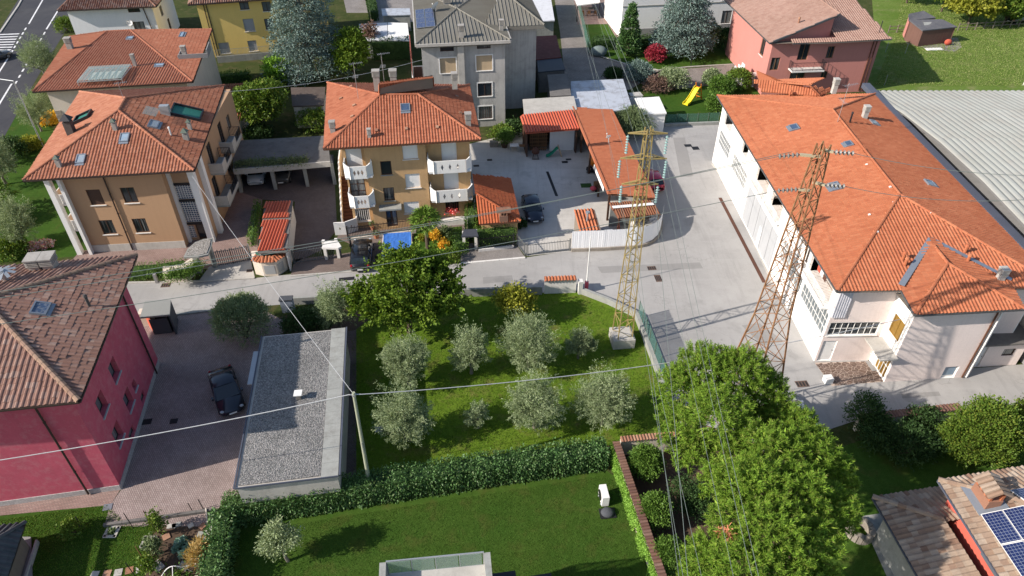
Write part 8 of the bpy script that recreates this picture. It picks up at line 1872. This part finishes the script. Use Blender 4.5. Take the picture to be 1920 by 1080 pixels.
# ------------------------------------------------------------------ vehicles
def paint(name, col, metal=.3): return M(name, col, rough=.28, var=.03, fine=0.0, bump=0, metal=metal, coat=.6, spec=.5)
paint('paint_black', (.012, .013, .016)); paint('paint_navy', (.012, .017, .035)); paint('paint_red', (.42, .02, .05)); paint('paint_white', (.70, .71, .72), 0); paint('paint_grey', (.09, .095, .10)); paint('paint_blueblack', (.012, .016, .028))
M('tyre', (.012, .012, .012), rough=.9, bump=0); M('rim', (.4, .41, .42), rough=.35, metal=.8, bump=0); M('car_glass', (.015, .02, .025), rough=.06, var=.1, fine=0, bump=0, spec=.8); M('lamp_red', (.35, .01, .02), rough=.2, bump=0); M('lamp_clear', (.38, .4, .42), rough=.15, bump=0); M('plate_white', (.75, .75, .73), bump=0)
def car(name, label, px, py, head, L, W, H, pm, style='hatch', group=None):
 """head = direction of the bonnet; body lofted from sections, glazed cabin, wheels with rims, lamps, mirrors, plates"""
 b = at(px, py); o = thing(name, label, 'car', b, group); u = Vector((math.cos(head), math.sin(head), 0)); v = Vector((-u.y, u.x, 0))
 X = lambda x, y, z: b + u * (x * L) + v * (y * W) + Z * (z * H)
 #           x     half-w  bottom  belt   crown
 sec = [(-.50, .36, .26, .50, .53), (-.485, .43, .18, .60, .62), (-.42, .485, .14, .635, .66), (-.25, .5, .13, .64, .665), (.0, .5, .13, .625, .65), (.16, .497, .13, .60, .635), (.30, .485, .14, .56, .61), (.42, .455, .15, .51, .565), (.475, .40, .19, .44, .49), (.50, .32, .25, .36, .40)]
 vs, fs = [], []; K = 11
 for x, hw, zb, zt, zc in sec:
  pr = [(-hw * .82, zb), (-hw * .97, zb + .05), (-hw, (zb + zt) * .5), (-hw * .985, zt - .05), (-hw * .90, zt + .005), (0, zc), (hw * .90, zt + .005), (hw * .985, zt - .05), (hw, (zb + zt) * .5), (hw * .97, zb + .05), (hw * .82, zb)]
  vs += [X(x, y, z) for y, z in pr]
 n = len(sec)
 for i in range(n - 1):
  for j in range(K): fs.append((i * K + j, i * K + (j + 1) % K, (i + 1) * K + (j + 1) % K, (i + 1) * K + j))
 fs += [tuple(range(K)), tuple(range((n - 1) * K, n * K))[::-1]]; mb = MB(); mb.add(vs, fs); body = mb.build('body', m[pm], o, smooth=True)
 r0, r1 = {'hatch': (-.33, .06), 'wagon': (-.40, .06), 'coupe': (-.22, .03)}[style]; b0, b1 = {'hatch': (-.455, .24), 'wagon': (-.47, .24), 'coupe': (-.40, .24)}[style]
 wb, wr = .455, .375; zb, zr = .615, .975
 q = lambda pts: pts
 roof = MB(); rv = []
 for x, k in ((r0 - .015, .94), (r0 + .05, .985), ((r0 + r1) / 2, 1.0), (r1 - .03, .985), (r1 + .01, .95)): rv += [X(x, y * wr, zz * k) for y, zz in ((-1.03, .94), (-.72, .99), (0, 1.0), (.72, .99), (1.03, .94))]
 roof.add(rv, [(i * 5 + j, i * 5 + j + 1, (i + 1) * 5 + j + 1, (i + 1) * 5 + j) for i in range(4) for j in range(4)]); roof.build('roof', m[pm], o, smooth=True)
 zr = .915
 g = MB(); g.quad(X(b1, -wb * .93, zb), X(b1, wb * .93, zb), X(r1 + .005, wr, zr), X(r1 + .005, -wr, zr)); g.build('windscreen', m['car_glass'], o)
 g = MB(); g.quad(X(b0, -wb * .9, zb + .02), X(b0, wb * .9, zb + .02), X(r0 - .01, wr, zr), X(r0 - .01, -wr, zr)); g.build('rear_window', m['car_glass'], o)
 for s_ in (-1, 1):
  g = MB(); g.quad(X(b0, s_ * wb, zb), X(b1, s_ * wb, zb), X(r1, s_ * wr * 1.02, zr), X(r0, s_ * wr * 1.02, zr)); sw_ = g.build('side_window', m['car_glass'], o)
  p_ = MB()
  for xa, xb in ((b0 + .01, r0 + .005), ((b0 + b1) / 2 - .03, (r0 + r1) / 2), (b1 - .01, r1)): p_.bar(X(xa, s_ * wb * 1.005, zb), X(xb, s_ * wr * 1.03, zr + .01), .07, .05)
  p_.build('pillar', m[pm], o)
  mr = MB(); mr.box(X(.17, s_ * .545, .60), (.20, .13, .13), head); mr.build('mirror', m[pm], o)
  lh_ = MB(); c = X(.455, s_ * .36, .475); lh_.ball(c, (.15, .12, .06), 8, 5); lh_.build('headlight', m['lamp_clear'], o)
  lr = MB(); lr.ball(X(-.478, s_ * .38, .545), (.12, .12, .13), 8, 5); lr.build('tail_light', m['lamp_red'], o)
  for xx in (-.305, .31):
   w_ = MB(); c = X(xx, s_ * .435, 0) + Z * .31; w_.tube(c - v * .11, c + v * .11, .31, 18); wo = w_.build('wheel', m['tyre'], o); rm = MB(); rm.tube(c + v * s_ * .105, c + v * s_ * .125, .21, 14); rm.build('rim', m['rim'], wo)
 for xx in (.505, -.505): pl_ = MB(); pl_.box(X(xx, 0, .27), (.02, .5, .12), head); pl_.build('number_plate', m['plate_white'], o)
 return o
def hd_(a, b): p, q = at(*a), at(*b); return math.atan2(q.y - p.y, q.x - p.x)
car('parked_car', 'dark blue coupe parked on the brick paved drive', 428, 742, hd_((412, 690), (441, 785)), 4.45, 1.8, 1.36, 'paint_blueblack', 'coupe')
car('parked_car', 'black estate car parked beside the blue pool cover', 680, 486, math.radians(96), 4.4, 1.85, 1.6, 'paint_black', 'wagon')
car('parked_car', 'navy hatchback facing the gate in the concrete yard', 998, 401, math.radians(-82), 4.05, 1.72, 1.48, 'paint_navy', 'hatch')
car('parked_car', 'crimson car parked in the carport shade on the lane', 1219, 345, math.radians(100), 4.1, 1.75, 1.48, 'paint_red', 'hatch')
car('parked_car', 'white car in the left bay of the open garages', 484, 334, math.radians(-80), 4.0, 1.75, 1.5, 'paint_white', 'hatch')
car('parked_car', 'dark grey car in the middle bay of the open garages', 531, 331, math.radians(-80), 4.2, 1.78, 1.5, 'paint_grey', 'hatch')
car('parked_car', 'pale car half hidden behind the pine on the lower lane', 1482, 790, math.radians(100), 4.2, 1.78, 1.5, 'paint_white', 'hatch')
car('parked_car', 'dark car at the left edge of the main road', -6, 112, math.radians(55), 4.2, 1.78, 1.5, 'paint_grey', 'hatch')
car('parked_car', 'dark car beyond the meadow trees, far top right', 1908, 42, math.radians(20), 4.2, 1.78, 1.5, 'paint_black', 'hatch')
# ------------------------------------------------------------------ yard and garden things
def boxy(name, label, cat, px, py, size, rz, mat, z=0.0): mb = MB(); mb.box(at(px, py, z), size, rz); return tag(mb.build(name, m[mat]), label, cat)
ac = thing('heat_pump', 'white heat pump unit on the lower lawn near the ivy', 'heat pump', at(1131, 938)); q = at(1131, 938); mb = MB(); mb.box(q + Z * .1, (.42, .98, .82), .12); mb.build('casing', m['white_paint'], ac); mb = MB(); c = q + rot2((-.215, .05, 0), .12) + Z * .52; mb.tube(c, c + rot2((-.03, 0, 0), .12), .34, 20); mb.build('fan_grille', m['iron'], ac); mb = MB(); mb.box(q + rot2((0, .3, 0), .12), (.5, .1, .1), .12); mb.box(q + rot2((0, -.3, 0), .12), (.5, .1, .1), .12); mb.build('feet', m['galv'], ac)
rm = thing('mower_house', 'dark domed robot mower shelter by the ivy wall', 'mower shelter', at(1139, 963)); q = at(1139, 963); mb = MB(); mb.ball(q + Z * .12, (.42, .36, .24), 12, 6); mb.build('dome', m['anthracite'], rm, smooth=True); mb = MB(); mb.box(q, (.95, .7, .06), .1); mb.build('base', m['iron'], rm)
# blue cover over the pool frame
P = [at(718, 487), at(772, 484), at(771, 441), at(720, 444)]; pc = thing('pool_cover', 'bright blue cover sheet stretched over a low frame', 'cover', P[0]); M('tarp_blue', (.045, .16, .52), var=.2, scale=2.5, rough=.6, patch=.4, col2=(.10, .26, .64)); N = 14; vs = []; rr = random.Random(3)
for j in range(N + 1):
 for i in range(N + 1): q = P[0].lerp(P[1], i / N).lerp(P[3].lerp(P[2], i / N), j / N); vs.append((q.x, q.y, .34 + rr.uniform(-.014, .014) + (.03 if i in (0, N) or j in (0, N) else 0)))
np_obj('sheet', vs, [(j * (N + 1) + i, j * (N + 1) + i + 1, (j + 1) * (N + 1) + i + 1, (j + 1) * (N + 1) + i) for j in range(N) for i in range(N)], m['tarp_blue'], pc)
for i in range(4): mb = MB(); mb.bar(P[i] + Z * .17, P[(i + 1) % 4] + Z * .17, .14, .34); mb.build('frame_rail', m['white_stone'], pc)
# slides
def slide(label, px, py, az, s_, cm, lm):
 b = at(px, py); o = thing('garden_slide', label, 'slide', b); u = Vector((math.cos(az), math.sin(az), 0)); v = Vector((-u.y, u.x, 0)); mb = MB(); pts = [(0, .06), (.35, .14), (.8, .5), (1.3, 1.05), (1.5, 1.12)]
 for (x0, z0), (x1, z1) in zip(pts[:-1], pts[1:]):
  a, c = b + u * x0 * s_ + Z * z0 * s_, b + u * x1 * s_ + Z * z1 * s_; mb.obox(a - v * .22 * s_, c - a, v * .44 * s_, Z * .04); mb.obox(a - v * .26 * s_, c - a, v * .05, Z * .18 * s_); mb.obox(a + v * .22 * s_, c - a, v * .05, Z * .18 * s_)
 mb.build('chute', m[cm], o); mb = MB()
 for k in (-.25, .25): mb.bar(b + u * 1.5 * s_ + v * k * s_ + Z * 1.5 * s_, b + u * 2.0 * s_ + v * k * s_, .09)
 for i in range(4): q = b + u * (1.56 + i * .11) * s_ + Z * (1.15 - i * .3) * s_; mb.bar(q - v * .25 * s_, q + v * .25 * s_, .07)
 mb.build('ladder', m[lm], o)
M('toy_yellow', (.75, .62, .03), rough=.4, bump=0); M('toy_orange', (.75, .22, .02), rough=.4, bump=0); M('toy_green', (.03, .28, .17), rough=.4, bump=0); M('toy_beige', (.5, .36, .22), rough=.5, bump=0)
slide('yellow and orange garden slide on the grass', 1284, 198, .75, 1.5, 'toy_yellow', 'toy_orange'); slide('green and beige toy slide in the concrete yard', 1024, 294, .1, .85, 'toy_green', 'toy_beige')
def table(label, px, py, w, d, mat, rz=.1):
 b = at(px, py); o = thing('garden_table', label, 'table', b); mb = MB(); mb.box(b + Z * .7, (w, d, .05), rz); mb.build('top', m[mat], o)
 for sx in (-1, 1):
  for sy in (-1, 1): q = b + rot2((sx * w * .42, sy * d * .4, 0), rz); mb = MB(); mb.box(q, (.05, .05, .699), rz); mb.build('leg', m['galv'], o)
table('white table beside the potted shrub in the yard', 964, 283, .95, .7, 'white_paint'); table('brown table next to the white one by the wood shed', 980, 284, .75, .55, 'wood'); table('long table under the white garden shelter', 1104, 24, 2.6, 1.0, 'wood_grey')
for i, px in enumerate((1092, 1104, 1116)): b = at(px, 30); o = thing('garden_chair', ('left', 'middle', 'right')[i] + ' orange wooden chair at the shelter table', 'chair', b, 'chairs at the shelter table'); mb = MB(); mb.box(b + Z * .42, (.45, .45, .05)); mb.build('seat', m['wood'], o); mb = MB(); mb.box(b + Vector((0, -.2, .47)), (.45, .05, .45)); mb.build('backrest', m['wood'], o); [MB().box(b + Vector((sx * .2, sy * .2, 0)), (.04, .04, .419)).build('leg', m['wood'], o) for sx in (-1, 1) for sy in (-1, 1)]
# concrete mixer, barrel, mowers, mat along the carport
q = at(1004, 297); o = thing('cement_mixer', 'rusty cement mixer before the wood shed', 'mixer', q); mb = MB(); mb.lathe(q + Z * .55, [(.2, 0), (.42, .15), (.42, .45), (.22, .75)], 12); mb.build('drum', m['rust'], o); mb = MB(); mb.bar(q + Vector((-.3, 0, 0)), q + Vector((-.2, 0, .6)), .06); mb.bar(q + Vector((.3, 0, 0)), q + Vector((.2, 0, .6)), .06); mb.bar(q + Vector((-.4, -.3, .08)), q + Vector((.4, -.3, .08)), .06); mb.build('stand', m['iron'], o)
q = at(1113, 311); mb = MB(); mb.ball(q + Z * .5, (.5, .5, .5), 14, 8); tag(mb.build('ball', m['toy_orange'], smooth=True), 'big orange ball at the carport edge', 'ball')
q = at(1106, 322); o = thing('lawn_mower', 'black mower parked under the carport edge', 'mower', q); mb = MB(); mb.box(q + Z * .12, (.55, .8, .28), .2); mb.box(q + Vector((0, .05, .4)), (.35, .4, .2), .2); mb.build('deck', m['iron'], o); mb = MB(); mb.path([q + Vector((0, -.3, .35)), q + Vector((-.05, -.9, .9))], .03, 5); mb.build('handle', m['galv'], o); [MB().tube(q + Vector((sx * .3, sy * .3, .12)), q + Vector((sx * .36, sy * .3, .12)), .13, 10).build('wheel', m['tyre'], o) for sx in (-1, 1) for sy in (-1, 1)]
q = at(1112, 358); o = thing('tiller', 'small pink red garden tiller on the yard floor', 'tiller', q); mb = MB(); mb.ball(q + Z * .3, (.34, .28, .26), 10, 6); mb.build('engine_cover', m['box_red'], o, smooth=True); mb = MB(); mb.path([q + Z * .3, q + Vector((.5, .2, .6))], .03, 5); mb.build('handle', m['iron'], o); [MB().tube(q + Vector((.3, sy * .25, .15)), q + Vector((.3, sy * .33, .15)), .15, 10).build('wheel', m['tyre'], o) for sy in (-1, 1)]
M('green_turf', (.035, .085, .02), rough=.95); boxy('green_mat', 'dark green mat lying in the yard beside the carport', 'mat', 1099, 348, (1.1, .85, .025), .05, 'green_turf', .0); boxy('storage_chest', 'brown chest under the front end of the carport', 'chest', 1122, 350, (.9, .6, .5), .15, 'wood')
boxy('stone_block', 'pile of pale stone blocks at the rear of the yard', 'stones', 926, 274, (.9, .6, .6), .1, 'stone'); q = at(946, 276); mb = MB(); mb.lathe(q, [(.3, 0), (.38, .45), (.4, .5)], 14); tag(mb.build('flower_pot', m['soil']), 'round dark pot beneath the yard shrub', 'pot'); plain('potted_tree', 'round potted tree beside the white yard table', 946, 276, 2.2, .85, 'leaf_round', 301, 140, .16, .1, .3, trunk=.05)
q = at(1190, 447); o = thing('covered_pile', 'pile of goods under a white plastic sheet behind the screen wall', 'pile', q); N = 12; rr = random.Random(8); P = [at(1178, 452), at(1232, 440), at(1234, 424), at(1180, 432)]; vs = []
for j in range(9):
 for i in range(N + 1): p = P[0].lerp(P[1], i / N).lerp(P[3].lerp(P[2], i / N), j / 8); vs.append((p.x, p.y, .95 + rr.uniform(-.09, .12)))
np_obj('sheet', vs, [(j * (N + 1) + i, j * (N + 1) + i + 1, (j + 1) * (N + 1) + i + 1, (j + 1) * (N + 1) + i) for j in range(8) for i in range(N)], m['white_paint'], o); mb = MB(); mb.prism([(p.x, p.y) for p in P], 0, .82); mb.build('crates', m['wood_grey'], o)
for s_, t_ in ((.3, .35), (.62, .3), (.55, .7)): p = P[0].lerp(P[1], s_).lerp(P[3].lerp(P[2], s_), t_); mb = MB(); mb.box(p + Z * 1.03, (.55, .35, .12), .3); mb.build('weight_slab', m['concrete'], o)
q = at(1158, 440); mb = MB(); mb.lathe(q, [(.16, 0), (.12, 1.0), (.02, 1.25)], 8); tag(mb.build('folded_parasol', m['cloth_red']), 'folded red parasol standing behind the screen wall', 'parasol')
# patio of the factory
q = at(1632, 672); o = thing('patio_table', 'small white table with blue and white things on the crazy paving', 'table', q); mb = MB(); mb.lathe(q, [(.22, 0), (.03, .05), (.03, .68), (.38, .69), (.38, .73)], 14); mb.build('top', m['white_paint'], o); M('blue_grey', (.14, .18, .30)); mb = MB(); mb.box(q + Z * .732, (.45, .3, .12), .4); tag(mb.build('blue_box', m['blue_grey']), 'blue grey box on the small white patio table', 'box')
boxy('mat', 'grey door mat beside the amber glazed door', 'mat', 1638, 686, (.75, 1.0, .03), .1, 'grey_block', .03); boxy('planter_box', 'white cube planter at the corner of the crazy paving', 'planter', 1551, 716, (.55, .5, .5), .1, 'white_paint', .03)
# stone ring beside the solar house
q = at(1610, 1000); o = thing('stone_well', 'round stone ring under the pine beside the solar house', 'well', q)
for i in range(16): t = 2 * math.pi * i / 16; mb = MB(); mb.box(q + Vector((math.cos(t) * .62, math.sin(t) * .62, 0)), (.3, .24, .55 + .05 * (i % 3)), t); mb.build('stone', m['stone'], o)
# kitchen garden, lower left
for i, (px, py) in enumerate(((178, 1078), (201, 1076), (222, 1074), (243, 1070), (263, 1067))): b = at(px, py); mb = MB(); mb.box(b, (.42, .42, .05), .1 * i); tag(mb.build('stepping_stone', m['tile_coping'] if i % 2 else m['concrete_light']), ('leftmost', 'second', 'third', 'fourth', 'rightmost')[i] + ' of the five stepping stones at the bottom edge', 'stepping stone', 'stepping stones in the kitchen garden')
for i, (px, py) in enumerate(((210, 998), (279, 1017))):
 b = at(px, py); o = thing('planter_slab', 'square stone frame with a plant in the grass, ' + ('left one' if i == 0 else 'right one by the climbing bean'), 'planter', b)
 for k in range(4): d = rot2((.3, 0, 0), k * math.pi / 2); mb = MB(); mb.box(b + d, (.18, .7, .07), k * math.pi / 2); mb.build('edge_stone', m['concrete_light'], o)
 rg = np.random.default_rng(5 + i); V, F = leaf_quads(np.array(b) + rg.normal(0, .1, (60, 3)) * np.array([1, 1, .6]) + np.array([0, 0, .15]), sphere(60, rg) + np.array([0, 0, .5]), .2, .08, rg); np_obj('plant', V, F, m['leaf_olive_dark'], o)
for i, (px, py, h, mt) in enumerate(((158, 992, 1.25, 'iron'), (250, 990, 1.5, 'iron'), (284, 982, 1.3, 'rust'), (362, 960, .9, 'iron'), (383, 957, 1.1, 'iron'), (272, 1052, 1.5, 'wood'), (253, 1080, 1.3, 'iron'))): b = at(px, py); mb = MB(); mb.tube(b, b + Vector((-.06, 0, h)), .025, 6); tag(mb.build('garden_stake', m[mt]), ('thin dark stake left of the kitchen garden gate slab', 'dark stake at the lower edge of the paved drive', 'rusty stake beside the climbing bean', 'short stake behind the kitchen beds, left', 'taller stake behind the kitchen beds, right', 'leaning wooden stake on the grass', 'dark stake at the bottom beside the stepping stones')[i], 'stake')
for i, (px, py, h, r, lab) in enumerate(((304, 1000, 1.9, .32, 'tall climbing bean on its pole'), (296, 1040, 1.5, .42, 'bushy tomato row at the bed edge'), (140, 1000, 1.0, .55, 'small fruit bush by the stone kerb'), (283, 1070, 1.1, .4, 'loose green plant by the last stepping stone'))):
 b = at(px, py); bush('garden_plant', lab, (b.x, b.y), [((0, 0, h * .55), (r, r, h * .5))], (90, 12, .12, .15, .08, .4, .6, .8, (.4, 1.1)), 'leaf_bush' if i != 1 else 'leaf_olive_dark', None, 'plant', 310 + i, stems=3)
for i, (px, py, r) in enumerate(((340, 1018, .35), (355, 1030, .32), (392, 1022, .38), (345, 1040, .3), (332, 1030, .26))):
 b = at(px, py); rg = np.random.default_rng(320 + i); o = thing('cabbage', ('upper left cabbage of the kitchen bed', 'cabbage in the middle of the group of five', 'cabbage close beside the hedge', 'lowest cabbage of the kitchen bed', 'small cabbage at the left of the group')[i], 'cabbage', b, 'cabbages in the kitchen bed'); N = 46; d = sphere(N, rg); d[:, 2] = np.abs(d[:, 2]) * .8; V, F = leaf_quads(np.array(b) + d * r * .25 + np.array([0, 0, .08]), d, r * 1.1, r * .8, rg, .25); np_obj('leaves', V, F, m['leaf_cabbage'], o); mb = MB(); mb.ball(b + Z * .16, r * .35, 8, 5); mb.build('head', m['leaf_cabbage'], o)
b = at(377, 1062); bush('dry_corn', 'clump of dry yellow maize stalks beside the hedge', (b.x, b.y), [((0, 0, .9), (.5, .5, .9)), ((.1, .5, .8), (.4, .4, .8))], (90, 14, .15, .4, .05, .6, .5, .6, (.2, 1.0)), 'leaf_dry', None, 'plant', 330)
o = thing('hoop_tunnel', 'white hoop frame over the lowest kitchen bed', 'hoops', at(315, 1080))
for i, (a, b) in enumerate((((302, 1082), (362, 1072)), ((300, 1120), (366, 1108)))): A, B = at(*a), at(*b); pts = [A.lerp(B, t / 10) + Z * math.sin(math.pi * t / 10) * .85 for t in range(11)]; mb = MB(); mb.path(pts, .025, 6); mb.build('hoop', m['white_paint'], o)
mb = MB(); a, b = at(332, 1077), at(333, 1114); mb.path([a + Z * .86, b + Z * .86], .02, 6); mb.build('ridge_bar', m['white_paint'], o); rg = np.random.default_rng(9); N = 500; p = np.array(at(332, 1095)) + rg.normal(0, 1, (N, 3)) * np.array([.5, .5, .12]) + np.array([0, 0, .15]); V, F = leaf_quads(p, sphere(N, rg) + np.array([0, 0, .4]), .2, .1, rg); tag(np_obj('salad_plants', V, F, m['leaf_round'], None, 'stuff'), 'salad plants under the hoops', 'plants')
for i, (px, py, w, d) in enumerate(((322, 987, .5, .3), (331, 985, .5, .3), (358, 986, .3, .3), (380, 987, .35, .35), (392, 1001, 1.0, .6), (377, 1003, .4, .4), (365, 1090, .6, .6), (312, 1007, .4, .4), (296, 1062, .7, .5), (345, 1062, .6, .45), (362, 1052, .5, .4))): boxy('bed_slab', 'loose stone or brick slab lying in the kitchen beds', 'slab', px, py, (w, d, .06), .1 + i * .3, ('concrete_light', 'concrete', 'pl_cream', 'tile_coping')[i % 4], .008)['group'] = 'loose slabs in the kitchen beds'
mb = MB(); a, b, c = at(391, 985), at(388, 958), at(405, 955); mb.bar(a + Z * .15, b + Z * .15, .06, .3); tag(mb.build('bed_board', m['pl_cream']), 'pale upright board at the head of the kitchen bed', 'board')
boxy('utility_cover', 'pale blue grey inspection cover at the drive edge', 'cover', 202, 951, (.5, .45, .03), .2, 'lead', .01); boxy('lawn_cover', 'pale square inspection cover in the shaded lawn', 'cover', 711, 805, (.55, .5, .04), .1, 'concrete_light', .004)
q = at(542, 583); o = thing('electric_cabinet', 'blue grey cabinet with dark lid at the street edge', 'cabinet', q); mb = MB(); mb.box(q, (.95, .5, 1.25), .08); mb.build('body', m.get('cab_grey') or M('cab_grey', (.26, .30, .36)), o); mb = MB(); mb.box(q + Z * 1.252, (1.05, .6, .1), .08); mb.build('lid', m['anthracite'], o)
# meadow fences
for (a, b, k, lab) in (((1795, 58), (1925, 50), 9, 'rail fence along the far meadow edge'), ((1665, 62), (1712, 60), 4, 'short rail fence left of the meadow barn')):
 A, B = at(*a), at(*b); o = thing('rail_fence', lab, 'fence', A)
 for i in range(k): q = A.lerp(B, i / (k - 1)); mb = MB(); mb.box(q, (.12, .12, 1.2)); mb.build('post', m['wood_grey'], o)
 for z_ in (.5, 1.0): mb = MB(); mb.bar(A + Z * z_, B + Z * z_, .06, .09); mb.build('rail', m['wood_grey'], o)
for i, (px, py) in enumerate(((1660, 98), (1697, 100), (1658, 160))): b = at(px, py); mb = MB(); mb.tube(b, b + Z * 1.4, .04, 6); tag(mb.build('fence_stake', m['galv']), ('left', 'right', 'lower')[i] + ' thin stake in the meadow beside the salmon house', 'stake')
boxy('white_tray', 'white tray lying in front of the meadow barn', 'tray', 1751, 93, (2.4, .8, .12), .1, 'white_paint'); q = at(1918, 160); mb = MB(); mb.tube(q, q + Z * 2, .05, 6); mb.ball(q + Z * 2.2, .3, 10, 6); tag(mb.build('lamp_post', m['white_paint']), 'white globe lamp at the right meadow edge', 'lamp post')
q = at(1122, 104); mb = MB(); mb.ball(q + Z * .6, (1.2, .9, .75), 14, 8, .04, rnd); tag(mb.build('covered_boulder', m.get('grey_green_sheet') or M('grey_green_sheet', (.16, .20, .19), var=.25), smooth=True), 'dome shaped grey green cover at the drive corner', 'cover')
q = at(1332, 172); boxy('mail_box', 'small grey meter post by the roadside planter', 'post', 295, 530, (.22, .22, .9), .1, 'grey_block', .0)
o = thing('garden_lamp', 'dark garden lamp on the lawn near the salmon house', 'lamp', at(1295, 124)); q = at(1295, 124); mb = MB(); mb.tube(q, q + Z * 1.1, .04, 6); mb.build('post', m['iron'], o); mb = MB(); mb.lathe(q + Z * 1.1, [(.1, 0), (.16, .25), (.05, .35)], 8); mb.build('lamp_head', m['iron'], o)
# bollards and posts along the lane edge, drying rack, pots
M('clay', (.42, .17, .09)); 
for i, (px, py) in enumerate(((700, 430), (706, 446), (776, 428))): q = at(px, py); o = thing('flower_pot', ('clay pot with shrub left of the ochre house door', 'clay pot with shrub on the path before the door', 'clay pot under the right shuttered window')[i], 'pot', q); mb = MB(); mb.lathe(q, [(.2, 0), (.28, .4), (.3, .42)], 12); mb.build('pot', m['clay'], o); rg = np.random.default_rng(i); V, F = leaf_quads(np.array(q) + np.array([0, 0, .6]) + sphere(120, rg) * .28, sphere(120, rg), .18, .09, rg); np_obj('plant', V, F, m['leaf_olive_dark'], o)
q = at(848, 400, 1.0); rg = np.random.default_rng(7); o = np_obj('flower_box', np.zeros((4, 3)), [(0, 1, 2, 3)], m['clay']) if False else thing('flower_box', 'red geraniums in a box at the ochre house window', 'flowers', at(848, 421)); V, F = leaf_quads(np.array(at(848, 396, 1.2)) + rg.normal(0, 1, (260, 3)) * np.array([.32, .12, .17]), sphere(260, rg), .14, .12, rg); np_obj('flowers', V, F, m['flower_red'], o, 'stuff'); mb = MB(); mb.box(at(848, 396, .85), (1.0, .25, .22), .1); mb.build('trough', m['clay'], o)
